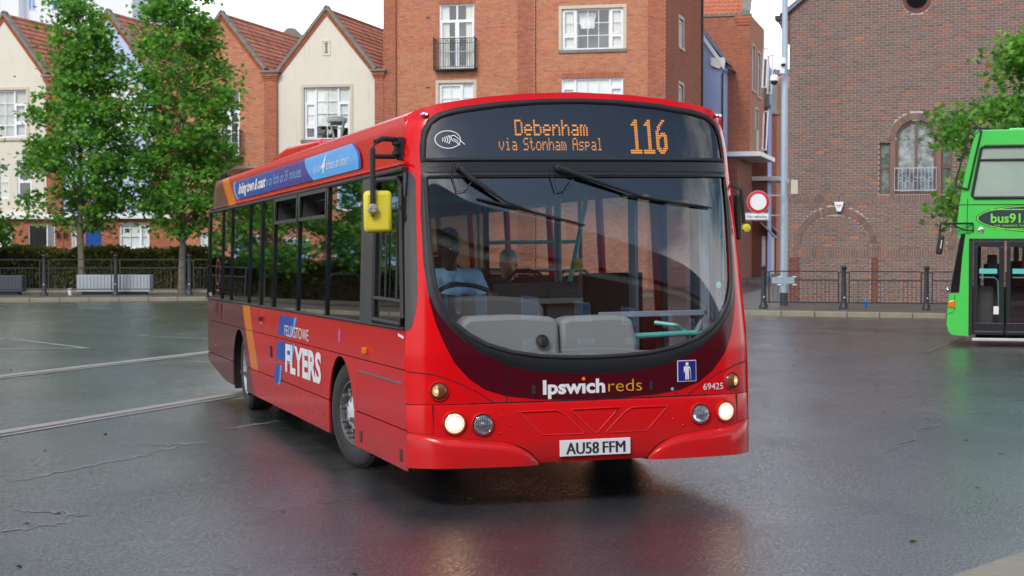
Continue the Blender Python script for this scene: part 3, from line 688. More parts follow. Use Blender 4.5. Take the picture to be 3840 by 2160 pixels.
OPS3 = [('rect', 1.85, 2.78, 5.5, 8.16), ('rect', 1.0, 1.55, 1.35, 2.28)]
rh, w3 = gable_house('gabled_house', 'red brick gabled house between the second tree and the cream gable', -4.47, -.54, -2.48, 11.40, 8.95, 'pale_mortar', ops=OPS3, brick='orange_brick', single=260, focus=(3.0, 8.6))
window(rh, 1.85, 2.78, 5.5, 8.16, [(0, .5, [(0, .7, 0, 3, True), (.7, 1, 0, 0, False)]), (.5, 1, [(0, .7, 0, 3, True), (.7, 1, 0, 0, False)])], curtain=None, name='french_window'); window(rh, 1.0, 1.55, 1.35, 2.28, [(0, 1, [(0, 1, 1, 1, False)])], curtain='net')
pilaster(rh, w3, w3 + .54, 0, 8.55, 'red_brick', 80, 8)
def balcony(parent, a, b, z0, z1, d=0.32):
    r = MB()
    for x in (a, b): r.box(x - .02, x + .02, -d - .02, -d + .02, z0, z1 + .06); r.box(x - .015, x + .015, -d, 0, z1 - .05, z1); r.box(x - .015, x + .015, -d, 0, z0, z0 + .05)
    for z in (z0 + .06, z1 - .22, z1 - .03): r.box(a, b, -d - .012, -d + .012, z, z + .025)
    r.box(a - .02, b + .02, -d - .02, 0, z0 - .06, z0)
    o = r.obj('balcony_rail', 'iron_black', parent); n = int((b - a) / .1)
    for side in (a, b):
        for k in range(3): MB().box(side - .008, side + .008, -d + .09 * (k + .5), -d + .09 * (k + .5) + .016, z0, z1 - .05).obj('baluster', 'iron_black', o)
    src = None
    for i in range(1, n):
        x = a + (b - a) * i / n
        if src is None: src = MB().box(-.008, .008, -d - .008, -d + .008, z0, z1 - .02).obj('baluster', 'iron_black', o); src.location = (x, 0, 0)
        else: link_copy(src, 'baluster', o, (x, 0, 0))
    for i in range(1, n - 1, 2): x = a + (b - a) * (i + .5) / n; q = MB(); q.tube([(x - (b - a) / n / 2 , -d, z1 - .22), (x - (b - a) / n / 3, -d, z1 - .12), (x, -d, z1 - .08), (x + (b - a) / n / 3, -d, z1 - .12), (x + (b - a) / n / 2, -d, z1 - .22)], .008, 5); q.obj('scroll', 'iron_black', o)
    return o
balcony(rh, 1.75, 2.92, 5.35, 6.5)

OPS4 = [('rect', 1.15, 3.15, 6.09, 8.22), ('rect', 1.2, 3.1, 3.4, 5.0)]
ci, w4 = gable_house('gabled_house', 'cream rendered gabled house with a carved letter I high on its gable', 0.0, 4.23, 2.14, 11.45, 8.86, 'cream_render', ops=OPS4)
window(ci, 1.15, 3.15, 6.09, 8.22, [(0, .235, [(0, .24, 0, 0, True), (.24, .72, 0, 1, True), (.72, 1, 0, 0, False)]), (.235, .75, [(0, 1, 1, 3, False)]), (.75, 1, [(0, .24, 0, 0, True), (.24, .72, 0, 1, True), (.72, 1, 0, 0, False)])], curtain='blind', rev='surround_stone'); surround(ci, 1.15, 3.15, 6.09, 8.22, sill='moss')
window(ci, 1.2, 3.1, 3.4, 5.0, [(0, .5, [(0, 1, 1, 1, False)]), (.5, 1, [(0, 1, 1, 1, False)])], curtain='net')
pl = MB(); pl.box(1.95, 2.30, -.03, 0, 9.52, 9.56); pl.box(1.95, 2.30, -.03, 0, 10.10, 10.14); pl.box(1.95, 1.98, -.03, 0, 9.56, 10.10); pl.box(2.27, 2.30, -.03, 0, 9.56, 10.10)
pl.obj('plaque_frame', 'cream_render', ci); pt_ = MB(); pt_.box(2.08, 2.17, -.02, 0, 9.62, 10.04); pt_.box(2.05, 2.20, -.02, 0, 9.62, 9.66); pt_.box(2.05, 2.20, -.02, 0, 10.0, 10.04); pt_.obj('carved_letter', 'coping_stone', ci)
pilaster(ci, 4.25, 4.60, 0, 8.5, 'red_brick', 60, 8)
ht = MB(); ht.prism([(0.12 * 16 * sin(t) ** 3 / 16, .12 * (13 * cos(t) - 5 * cos(2 * t) - 2 * cos(3 * t) - cos(4 * t)) / 16) for t in [2 * pi * i / 24 for i in range(24)]], -.012, .012, 'y')
hp = onA(2.2, .2); h_ = ht.obj('hanging_heart', 'white_paint'); h_.location = (hp[0], hp[1], 6.42); h_.rotation_euler = (0, 0, -YA); tag(h_, 'small white heart ornament on the sill inside the cream gable window', 'ornament')

# unseen block added off the left edge to darken the bus side reflections
lb_ = frame_root('apartment_block', 'unseen tall block added beyond the left edge to darken reflections in the bus side', 'apartment block', onA(-44.0), YA)
MB().box(0, 26, 0, 9, 0, 19).obj('wall', 'orange_render', lb_); MB().box(-.3, 26.3, -.3, 9.3, 19, 19.5).obj('roof', 'slate_blue', lb_)
for i in range(8):
    for k in range(6): MB().box(1.4 + i * 3.1, 2.9 + i * 3.1, -.05, 0, 1.2 + k * 3, 2.7 + k * 3).obj('window', 'white_frame', lb_); MB().box(1.5 + i * 3.1, 2.8 + i * 3.1, -.06, -.04, 1.3 + k * 3, 2.6 + k * 3).obj('pane', 'tower_glass', lb_)
# ---- apartment block
ap = frame_root('apartment_block', 'tall orange brick apartment block with white windows and an iron balcony', 'apartment block', onA(4.61), YA); AW = 11.54; ATOP = 13.2
F = lambda s: s - 4.61
OPA = [('rect', F(6.95), F(8.40), 8.86, 11.44), ('rect', F(6.92), F(8.37), 6.6, 8.27), ('rect', F(12.0), F(14.47), 9.48, 11.09), ('rect', F(11.98), F(14.46), 6.75, 8.35)]
X0 = lambda z: 0.0; X1 = lambda z: AW
SOLD = [('rect', F(6.9), F(8.45), 11.44, 11.627), ('rect', F(11.95), F(14.5), 8.35, 8.553)]
wall_sheet(ap, 'wall', X0, X1, 0, ATOP, OPA, 'pale_mortar'); bricks(ap, X0, X1, .005, ATOP, OPA + SOLD, 'orange_brick', 300, (6.2, 9.6))
poly_bricks(ap, soldiers(F(6.9), F(8.45), 11.445, 11.622) + soldiers(F(11.95), F(14.5), 8.355, 8.548), 'red_brick', 'soldier_course', single=True)
for (a, b) in ((0.0, .52), (F(10.21), F(10.92)), (F(15.46), AW)): pilaster(ap, a, b, 0, ATOP, 'red_brick', 40, 9.5, 0.11, False)
window(ap, F(6.95), F(8.40), 8.86, 11.44, [(0, .5, [(0, .76, 0, 2, True), (.76, 1, 0, 0, False)]), (.5, 1, [(0, .76, 0, 2, True), (.76, 1, 0, 0, False)])], curtain='sides', name='french_window'); balcony(ap, F(6.80), F(8.50), 8.83, 10.05)
window(ap, F(6.92), F(8.37), 6.6, 8.27, [(0, .68, [(0, 1, 1, 2, True)]), (.68, 1, [(0, 1, 0, 2, False)])], curtain='net', rev='surround_stone'); surround(ap, F(6.92), F(8.37), 6.6, 8.27)
window(ap, F(12.0), F(14.47), 9.48, 11.09, [(0, .21, [(0, .34, 0, 0, True), (.34, 1, 0, 1, True)]), (.21, .80, [(0, 1, 2, 2, False)]), (.80, 1, [(0, .34, 0, 0, True), (.34, 1, 0, 1, True)])], curtain='sides', rev='surround_stone'); surround(ap, F(12.0), F(14.47), 9.48, 11.09, sill='moss')
window(ap, F(11.98), F(14.46), 6.75, 8.35, [(0, .21, [(0, .8, 0, 1, True), (.8, 1, 0, 0, False)]), (.21, .80, [(0, 1, 2, 1, False)]), (.80, 1, [(0, .8, 0, 1, True), (.8, 1, 0, 0, False)])], curtain='net')
for (x, z) in ((F(6.37), 10.89), (F(6.36), 8.08)):
    m = MB(); m.box(x, x + .21, -.018, 0, z, z + .065, 0)
    for k in range(6): m.box(x + .02 + k * .03, x + .035 + k * .03, -.020, -.017, z + .012, z + .053, 1)
    m.obj('air_brick', ['brown_frame', 'sign_black'], ap)
XS = ((AW, 0, 0), pi / 2); OPX = [('rect', 3.35, 4.55, 9.9, 11.05), ('rect', 3.35, 4.55, 6.9, 8.35)]
wall_sheet(ap, 'side_wall', lambda z: 0, lambda z: 10, 0, ATOP, OPX, 'pale_mortar', xf=XS); bricks(ap, lambda z: 0, lambda z: 10, .005, ATOP, OPX, 'red_brick', 0, xf=XS, name='side_brickwork')
for (c, d) in ((9.9, 11.05), (6.9, 8.35)): window(ap, 3.35, 4.55, c, d, [(0, 1, [(0, 1, 0, 1, True)])], curtain='net', xf=XS, rev='surround_stone', name='side_window'); surround(ap, 3.35, 4.55, c, d, xf=XS)
bx = MB(); bx.quad((0, 0, 0), (0, 10, 0), (0, 10, ATOP), (0, 0, ATOP)); bx.quad((0, 10, 0), (AW, 10, 0), (AW, 10, ATOP), (0, 10, ATOP)); bx.quad((0, 0, ATOP), (AW, 0, ATOP), (AW, 10, ATOP), (0, 10, ATOP)); bx.obj('rear_walls', 'pale_mortar', ap)
MB().tube([(AW + .06, 9.9, 0), (AW + .06, 9.9, 13.1)], .05).obj('drainpipe', 'iron_black', ap, True)
# shirt hung up and ornament inside the apartment window
sp = onA(12.95, .34); sh_ = MB(); sh_.grid(lambda x, z: (x * (0.72 + .28 * (1 - z)) + .02 * sin(z * 9), .03 * sin(x * 24), -z * .62), [-.36 + .72 * i / 20 for i in range(21)], [i / 8 for i in range(9)])
so_ = sh_.obj('hung_shirt', 'curtain', None, True); so_.location = (sp[0], sp[1], 10.96); so_.rotation_euler = (0, 0, -YA); tag(so_, 'pale shirt hung up behind the upper apartment window', 'shirt')
# ---- houses along the lane
def box_shell(parent, x0, x1, y0, y1, z0, z1, m, name='wall', brick=None, single=0, ops=(), side_ops=(), side_brick=None, side_mat=None):
    xl = lambda z: x0; xr = lambda z: x1
    wall_sheet(parent, name, xl, xr, z0, z1, ops, 'pale_mortar' if brick else m)
    if y0: pass
    if brick: bricks(parent, xl, xr, z0 + .005, z1, ops, brick, single, ((x0 + x1) / 2, z1 - 2))
    xf = ((x1, 0, 0), pi / 2); d = y1 - y0
    wall_sheet(parent, 'side_wall', lambda z: 0, lambda z: d, z0, z1, side_ops, 'pale_mortar' if side_brick else (side_mat or m), xf=xf)
    if side_brick: bricks(parent, lambda z: 0, lambda z: d, z0 + .005, z1, side_ops, side_brick, 0, xf=xf, name='side_brickwork')
    b = MB(); b.quad((x0, 0, z0), (x0, d, z0), (x0, d, z1), (x0, 0, z1)); b.quad((x0, d, z0), (x1, d, z0), (x1, d, z1), (x0, d, z1)); b.quad((x0, 0, z1), (x1, 0, z1), (x1, d, z1), (x0, d, z1)); b.quad((x0, 0, z0), (x1, 0, z0), (x1, d, z0), (x0, d, z0)); b.obj('rear_walls', m, parent)

bg_, wb = gable_house('gabled_house', 'lilac blue rendered gable with white bargeboard behind the apartment block', 0, 4.4, 2.2, 13.35, 10.15, 'lane_blue_render', 7, origin=(9.45 - 4.4 * cos(YA), 81.5 + 4.4 * sin(YA)), tile='slate_blue', plain_verge=True)
for e in (0, 1):
    a_, ee = 2.2, (4.62 if e else -.22); P0, P1 = (a_, 13.45), (ee, 13.45 - abs(ee - a_) * 1.4545); dn = .26
    MB().prism([P0, P1, (P1[0], P1[1] - dn), (P0[0], P0[1] - dn * 1.3)], -.16, -.08, 'y').obj('bargeboard', 'white_paint', bg_)
MB().prism([(4.0, 10.25), (4.62, 10.25), (4.62, 9.95), (4.35, 9.75), (4.0, 9.9)], -.14, .1, 'y').obj('eave_box', 'white_paint', bg_)
MB().tube([(4.72, .0, 9.85), (4.72, 7, 9.85)], .07).obj('gutter', 'iron_black', bg_, True); MB().tube([(4.62, .12, 9.85), (4.50, .12, 9.5), (4.48, .12, 0)], .05).obj('drainpipe', 'iron_black', bg_, True)
window(bg_, 0.5, 1.6, 7.0, 9.0, [(0, 1, [(0, 1, 0, 1, True)])], curtain='net', xf=((4.4, 0, 0), pi / 2), rev='surround_stone'); surround(bg_, .5, 1.6, 7.0, 9.0, xf=((4.4, 0, 0), pi / 2), t=.1)

h2 = frame_root('brick_house', 'red brick house with a tiled roof and white slab under its upper storeys', 'house', (11.14 - 4.6 * cos(YA), 84 + 4.6 * sin(YA)), YA)
SO2 = [('rect', .9, 2.0, 9.1, 11.2), ('rect', 3.3, 4.5, 9.0, 11.1), ('rect', 2.2, 3.4, 6.2, 8.3)]
box_shell(h2, 0, 4.6, 0, 6.3, 6.12, 12.55, 'orange_render', brick='red_brick', single=300, side_ops=SO2, side_mat='orange_render')
for (a, b, c, d) in [o[1:] for o in SO2]: 
    window(h2, a, b, c, d, [(0, 1, [(0, 1, 0, 1, False)])], curtain='net', xf=((4.6, 0, 0), pi / 2), rev='surround_stone', name='side_window'); surround(h2, a, b, c, d, t=.1, xf=((4.6, 0, 0), pi / 2))
    cs = MB(); cs.box(0, .06, -.40, 0, c + .1, c + .16); cs.box(0, .06, -.40, 0, d - .16, d - .1); cs.box(0, .06, -.40, -.35, c + .16, d - .16); cs.box(0, .06, -.06, 0, c + .16, d - .16); o_ = cs.obj('open_casement', 'white_frame', h2); o_.location = (4.62, a + .05, 0); o_.rotation_euler = (0, radians(3), radians(38))
box_shell(h2, 0, 4.0, 0, 6.3, 0, 5.9, 'orange_render', name='lower_wall', brick='dark_red_brick', side_brick='dark_red_brick')
MB().box(-.1, 5.15, -.25, 6.4, 5.9, 6.12).obj('floor_slab', 'white_paint', h2, bevel=.02)
MB().box(4.62, 4.66, 2.2, 3.4, 5.0 + 1.2, 7.3).obj('rail_panel', 'iron_black', h2)
# front-facing tiled roof, each pantile its own object
def pantile():
    b = MB(); b.grid(lambda x, t: (x, 0.02 + .03 * (sin((x / .23) * 2 * pi - 1.2)) - (.03 if t > 1 else 0), -min(t, 1) * .33), [.23 * i / 10 for i in range(11)], [0, 1, 1.15]); return b
src = None; rt = radians(48)
for r_ in range(8):
    for c_ in range(19):
        yy_, zz_ = .05 + .28 * cos(rt) * (r_ + 1), 12.62 + .28 * sin(rt) * (r_ + 1)
        if src is None: src = pantile().obj('roof_tile', 'clean_pantile', h2, True); o_ = src
        else: o_ = link_copy(src, 'roof_tile', h2)
        o_.location = (.05 + c_ * .23, yy_, zz_ + .02 - random.uniform(0, .006)); o_.rotation_euler = (-(pi / 2 - rt), 0, 0)
MB().quad((0, 0, 12.5), (4.45, 0, 12.5), (4.45, 2.6, 15.2), (0, 2.6, 15.2)).obj('roof_deck', 'coping_stone', h2)
MB().prism([(-.1, 12.50), (2.7, 15.5), (2.7, 15.75), (-.1, 12.75)], 4.2, 4.62, 'x').obj('verge_coping', 'coping_stone', h2, bevel=.02); MB().box(-.05, 4.68, -.08, .1, 12.48, 12.58).obj('eave_course', 'coping_stone', h2)
for i, e in enumerate((.0, .05, .10)): MB().box(4.0 - e, 4.6 + e * .5, -.06 - e * .6, .05, 12.05 + i * .14, 12.18 + i * .14).obj('corbel_course', 'red_brick', h2)

def lane_house(label, x0, x1, y, depth, ztop, side, cop, slab):
    h = frame_root('lane_house', label, 'house', (x0, y), YA, 'houses along the lane'); W_ = x1 - x0
    box_shell(h, 0, W_, 0, depth, 0, ztop, 'orange_render', brick='dark_red_brick', side_mat=side, single=60)
    a, b, c, d = cop; MB().prism([(W_ - a, ztop), (W_ + .05, ztop), (W_ + .05, d), (W_ - b, d)], .1, .5, 'y').obj('gable_coping', 'coping_stone', h, bevel=.03)
    MB().box(W_ - a - .25, W_ + .12, -.12, .6, ztop - .02, ztop + .14).obj('pier_cap', 'coping_stone', h, bevel=.02)
    MB().prism([(.1, ztop), (depth, ztop), (depth, d - .5), (min(1.5, depth * .6), d - .3)], W_ - .06, W_ + .02, 'x').obj('gable_side', side, h)
    if slab: MB().box(-.2, W_ + .75, -.3, 3.5, slab, slab + .22).obj('balcony_slab', 'white_paint', h, bevel=.02)
    for (z0, z1) in ((1.0, 2.9),): 
        c_ = MB(); c_.prism([(0, z1), (-.75, z1 - .75), (-.75, z1 - .81), (0, z1 - .08)], 0, .9, 'y'); q = c_.obj('door_canopy', 'lead_grey', h); q.location = (W_ - .3, -.6, 0); q.scale = (-1, 1, 1)
        MB().box(W_ - .28, W_ - .1, -.02, .02, .1, 2.2).obj('door_frame', 'white_paint', h)
    return h
lane_house('narrow brick lane house with grey coping and a pale blue flank', 11.2, 13.05, 91.5, 1.9, 8.75, 'lane_blue_render', (.65, .35, 0, 11.2), 5.0)
lane_house('brick lane house behind the pale blue flank, next to the pole', 12.9, 14.75, 100, 8, 9.0, 'orange_render', (.6, .3, 0, 11.5), None)
fh = thing('distant_house', 'distant house with an orange tiled roof glimpsed just left of the pole', 'house', (15.2, 116, 0), -YA)
MB().box(0, 5, 0, 6, 0, 9.9).obj('wall', 'red_brick', fh); MB().prism([(-.3, 9.8), (3.2, 12.9), (6.5, 9.8)], -.2, 5.2, 'x').obj('roof', 'clean_pantile', fh)
for i in range(10): MB().box(-.2, 5.2, -.3 + i * .36, .1 + i * .36, 9.83 + i * .31, 9.93 + i * .31).obj('tile_course', 'clean_pantile', fh)
wt = thing('distant_house', 'white upper storey rising beyond the orange tiled roof', 'house', (15.5, 132, 0), -YA); MB().box(0, 8, 0, 8, 0, 14.1).obj('wall', 'tower_panel', wt); MB().box(-.3, 8.3, -.3, 8.3, 14.1, 14.5).obj('roof', 'lead_grey', wt)
# small rear gable peeping over the roofs
rg = thing('rear_gable', 'small blue gable with grey coping peeping over the red house roof', 'house', (-11.5, 88, 0), -YA)
MB().prism([(0, 0), (4.0, 0), (4.0, 9.2), (0.7, 12.12), (0, 11.5)], 0, 4, 'y').obj('wall', 'lane_blue_render', rg); MB().prism([(.55, 12.35), (.85, 12.35), (4.15, 9.4), (4.0, 9.15), (.7, 12.08), (-.3, 11.2), (-.4, 11.45)], -.12, .2, 'y').obj('coping', 'coping_stone', rg)

# ---- white tower block, far left
tw = thing('tower_block', 'white tower block rising far behind the cream house at the left', 'tower block', (-45.6, 150, 0), radians(-8))
MB().box(0, 4.6, 0, 12, 0, 45).obj('wall', 'tower_panel', tw); MB().box(4.6, 14, 1.2, 12, 0, 45).obj('wing_wall', 'tower_panel', tw)

for fl in range(12, 17):
    for (x0, x1, y_, wz) in ((1.9, 3.0, 0, 1.35), (4.95, 5.6, 1.2, 1.0), (7.0, 8.0, 1.2, 1.35), (9.3, 10.1, 1.2, 1.35)):
        z = 2.0 + fl * 1.62 - 2.0 + 1.9
        f_ = MB(); f_.box(x0, x1, y_ - .04, y_ + .1, z, z + .06); f_.box(x0, x1, y_ - .04, y_ + .1, z + wz - .06, z + wz); f_.box(x0, x0 + .06, y_ - .04, y_ + .1, z, z + wz); f_.box(x1 - .06, x1, y_ - .04, y_ + .1, z, z + wz); f_.box((x0 + x1) / 2 - .03, (x0 + x1) / 2 + .03, y_ - .04, y_ + .1, z, z + wz)
        o_ = f_.obj('window', 'white_frame', tw); MB().box(x0 + .05, x1 - .05, y_ - .015, y_ + .05, z + .05, z + wz - .05).obj('pane', 'tower_glass', o_)

# ---- brown brick hall, right
HB = (10.073 - 2.03 * cos(YB), 52 + 2.03 * sin(YB)); hl = frame_root('brick_hall', 'large brown brick hall with an arched window and a blind arch', 'hall', HB, YB); HW = 7.32; HE = 8.58; HA = 11.6; G = lambda s: s + 2.03
hleft = lambda z: 0.0 if z <= HE else min(HW / 2, (z - HE) / .825); hright = lambda z: HW if z <= HE else max(HW / 2, HW - (z - HE) / .825)
cx = G(1.61)
OPH = [('arch', cx, .57, 4.80, 3.24), ('rect', G(.58), G(.89), 3.24, 4.73), ('rect', G(2.32), G(2.62), 3.24, 4.73), ('circle', cx, 8.86, .30)]
wall_sheet(hl, 'wall', hleft, hright, 0, HA, OPH, 'hall_mortar', [HE])
NB = [('rect', G(.89), G(1.05), 3.24, 4.73), ('rect', G(2.17), G(2.32), 3.24, 4.73), ('arch', cx, .785, 4.80, 4.80), ('circle', cx, 8.86, .42), ('rect', -1, 9, 3.012, 3.232), ('rect', -1, 9, 1.437, 1.657)]
A1, A2 = G(-.67), G(3.72)
def ringop(ca): return [('rect', ca - 1.24, ca - 1.02, 1.69, 1.71)]
class _R: pass
_old_iv = op_iv
def op_iv(op, z):
    if op[0] == 'halfring':
        _, ca, r0, r1, zs, side = op
        if z < zs or z > zs + r1: return None
        o = sqrt(r1 * r1 - (z - zs) ** 2); i = sqrt(r0 * r0 - (z - zs) ** 2) if z < zs + r0 else 0.0
        return (ca - o, ca - i) if side < 0 else (ca + i, ca + o)
    return _old_iv(op, z)
RING = [('halfring', c_, 1.03, 1.23, 1.66, sg) for c_ in (A1, A2) for sg in (-1, 1)]
PIL = [('rect', -.01, G(-1.70), 0, 1.43), ('rect', G(.35), G(.59), 0, 1.43)]
bricks(hl, hleft, hright, .01, HA, OPH + NB + RING + PIL, 'hall_brick', 300, (1.6, 2.2), proud=.010)
for (a, b) in ((0, G(-1.70)), (G(.35), G(.59))): bricks(hl, lambda z: a, lambda z: b, .01, 1.43, (), 'hall_red_brick', 20, (a, .8), proud=.022, phase=a, name='pier_brickwork')
poly_bricks(hl, soldiers(0, HW, 3.013, 3.226), 'hall_brick', 'soldier_course', single=True); poly_bricks(hl, soldiers(0, HW, 1.438, 1.651), 'hall_brick', 'soldier_course', single=True)
for c_ in (A1, A2): poly_bricks(hl, ring(c_, 1.66, 1.03, 1.235, 0, pi, 46), 'hall_brick', 'arch_ring', .03, single=True)
poly_bricks(hl, ring(cx, 4.80, .58, .78, 0, pi, 29), 'hall_brick', 'arch_ring', .03, single=True); poly_bricks(hl, ring(cx, 8.86, .31, .415, 0, 2 * pi, 36), 'hall_red_brick', 'louvre_ring', .03, single=True)
# louvre
lv = MB(); lv.lathe([(.31, -.02), (.31, .12), (.29, .12), (.29, -.02), (.31, -.02)], (cx, 0, 8.86), 'y', 36)
lo = lv.obj('louvre', 'iron_black', hl)
for i in range(11):
    z = -.26 + i * .052; hw = sqrt(.29 ** 2 - min(abs(z), .28) ** 2); q = MB(); q.quad((cx - hw, .0, 8.86 + z), (cx + hw, .0, 8.86 + z), (cx + hw, .06, 8.86 + z + .045), (cx - hw, .06, 8.86 + z + .045)); q.obj('louvre_slat', 'iron_black', lo)
MB().lathe([(0, .125), (.30, .125)], (cx, 0, 8.86), 'y', 24).obj('louvre_back', 'sign_black', lo)
# arched window with side lights
def archline(r, n=24, zs=4.80): return [(cx + r * cos(pi * i / n), zs + r * sin(pi * i / n)) for i in range(n + 1)]
wf = MB(); o1, o2 = archline(.57), archline(.50)
for y_ in (0.05, .13): pass
for i in range(24): wf.prism([o1[i], o1[i + 1], o2[i + 1], o2[i]], .04, .14, 'y')
wf.box(cx + .50, cx + .57, .04, .14, 3.24, 4.80); wf.box(cx - .57, cx - .50, .04, .14, 3.24, 4.80); wf.box(cx - .035, cx + .035, .05, .13, 3.3, 5.30); wf.box(cx - .5, cx + .5, .05, .13, 3.24, 3.32)
aw = wf.obj('arched_window', 'brown_frame', hl)
for sg in (-1, 1):
    pn = [(cx + sg * .035, 3.32), (cx + sg * .5, 3.32)] + [(cx + sg * .5 * cos(pi / 2 * i / 12), 4.80 + .5 * sin(pi / 2 * i / 12)) for i in range(12)] + [(cx + sg * .035, 5.30)]
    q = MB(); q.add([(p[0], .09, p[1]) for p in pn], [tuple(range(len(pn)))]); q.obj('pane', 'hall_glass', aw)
MB().box(cx - .6, cx + .6, .55, .6, 3.2, 5.4).obj('room_back', 'room_dark', aw)
cu = MB(); cu.grid(lambda x, z: (x, .3 + .02 * sin(x * 40), z), [cx - .42 + .36 * i / 16 for i in range(17)], [3.3, 4.6]); cu.obj('curtain', 'curtain', aw, True)
for (a, b) in ((G(.58), G(.89)), (G(2.32), G(2.62))): window(hl, a, b, 3.24, 4.73, [(0, 1, [(0, .52, 0, 0, False), (.52, 1, 0, 0, False)])], 'brown_frame', 'dark_pane', None, 'brown_frame', name='side_light', fr=.045)
for (a, b) in ((G(.89), G(1.04)), (G(2.18), G(2.32))): MB().box(a, b, -.02, .1, 3.24, 4.80).obj('window_pier', 'brown_render', hl)
gd = MB(); ga, gb_ = G(1.01), G(2.20)
gd.box(ga, gb_, -.10, -.08, 3.98, 4.01); gd.box(ga, gb_, -.10, -.08, 3.34, 3.37)
go = gd.obj('window_guard', 'galvanised', hl)
for i in range(12):
    x = ga + .01 + (gb_ - ga - .02) * i / 11; MB().box(x - .008, x + .008, -.098, -.082, 3.34, 4.0).obj('guard_bar', 'galvanised', go)
for i in range(5):
    x = ga + .01 + (gb_ - ga - .02) * (2 * i + 1.5) / 11; q = MB(); q.tube([(x + .055 * cos(t), -.09, 3.67 + .055 * sin(t)) for t in [2 * pi * k / 16 for k in range(17)]], .010, 6); q.obj('guard_ring', 'galvanised', go, True)
# verge, eaves corbel, flank and roof of the hall
MB().prism([(-.05, HE - .02), (HW / 2, HA + .02), (HW / 2, HA + .12), (-.18, HE - .02)], -.12, .3, 'y').obj('verge_trim', 'slate_blue', hl)
poly_bricks(hl, [[(a_, HE + a_ * .825 - .12), (a_ + .066, HE + a_ * .825 - .065), (a_ + .066, HE + a_ * .825 + .1), (a_, HE + a_ * .825 + .045)] for a_ in [.0 + .078 * i for i in range(44)]], 'hall_red_brick', 'verge_course', .02, single=True)
for i in range(6): MB().box(-.06 - i * .05, .02, -.012, .5, 7.68 + i * .115, 7.785 + i * .115).obj('corbel_course', 'hall_red_brick', hl)
MB().box(-.42, .0, -.05, .6, 8.37, 8.50).obj('gutter', 'iron_black', hl)
fl_ = MB(); fl_.quad((0, 0, 0), (0, 14, 0), (0, 14, HE), (0, 0, HE)); fl_.quad((HW, 0, 0), (HW, 0, HE), (HW, 14, HE), (HW, 14, 0)); fl_.obj('flank_wall', 'hall_mortar', hl)
rf = MB(); rf.quad((-.3, -.05, HE - .05), (HW / 2, -.05, HA + .08), (HW / 2, 14, HA + .08), (-.3, 14, HE - .05)); rf.quad((HW + .3, -.05, HE - .05), (HW + .3, 14, HE - .05), (HW / 2, 14, HA + .08), (HW / 2, -.05, HA + .08)); rf.obj('roof', 'slate_blue', hl)
ab = MB(); ab.prism([(-.14, .14), (.14, .14), (.12, .06), (.06, -.14), (-.06, -.14), (-.12, .06)], -.12, -.012, 'y')
hp_ = lambda s, d=0.0: (10.073 + cos(YB) * s + sin(YB) * d, 52 - sin(YB) * s + cos(YB) * d)
al = thing('alarm_box', 'white wedge shaped alarm box fixed above the blind brick arch', 'alarm box', (*hp_(-.56, -.02), 2.89), -YB); ab.obj('case', 'sign_white', al, bevel=.012)
q = MB(); q.box(-.07, .07, -.124, -.119, .03, .055); q.box(-.05, .05, -.124, -.119, -.01, .005); q.obj('printed_mark', 'sign_red', al)
# ------------------------------------------------------------------ trees and hedge
def leafmat(name, stops):
    t = NT(name); r = t.n('ShaderNodeNewGeometry').outputs['Random Per Island']; o = t.objc()
    big = t.noise(0.9, 3, 0.5, o)
    c = t.ramp(r, stops); c = t.mix(1.0, c, t.ramp(big, [(0.3, (0.72, 0.78, 0.7)), (0.7, (1.25, 1.2, 1.0))]), 'MULTIPLY')
    p = t.n('ShaderNodeBsdfPrincipled', {'Base Color': c, 'Roughness': 0.5, 'Specular IOR Level': 0.35}); tr = t.n('ShaderNodeBsdfTranslucent', {0: t.mix(1.0, c, (1.4, 1.6, 0.9), 'MULTIPLY')})
    MATS[name] = t.surf(t.n('ShaderNodeMixShader', {0: 0.55, 1: p, 2: tr}))
leafmat('leaf', [(0, (0.060, 0.165, 0.045)), (0.5, (0.14, 0.32, 0.075)), (0.86, (0.25, 0.45, 0.10)), (0.985, (0.27, 0.47, 0.10)), (0.993, (0.55, 0.24, 0.09)), (1.0, (0.48, 0.25, 0.09))])
leafmat('hedge_leaf', [(0, (0.075, 0.090, 0.028)), (0.5, (0.14, 0.15, 0.045)), (0.8, (0.21, 0.21, 0.065)), (0.92, (0.20, 0.11, 0.04)), (1.0, (0.24, 0.24, 0.14))])
def mat_bark():
    t = NT('bark'); n_ = t.noise(9, 5, 0.7, t.objc((1, 1, 0.35))); c = t.ramp(n_, [(0.3, (0.10, 0.085, 0.065)), (0.7, (0.24, 0.21, 0.17))])
    t.principled(c, 0.9, 0, 0.2, t.bump(n_, 0.6, 0.02)); MATS['bark'] = t.m
mat_bark()
STAR = []
for i in range(5):
    a = pi / 2 + (i - 2) * 2 * pi / 6.2
    STAR.append((0.10 * cos(a) * (1.0 - .1 * abs(i - 2)), .10 * sin(a) * (1.0 - .1 * abs(i - 2)) + .02))
    if i < 4: b = a + pi / 6.2; STAR.append((.040 * cos(b), .040 * sin(b) + .02))
STAR.append((0.0, -0.025)); STAR = np.array(STAR)[::-1]
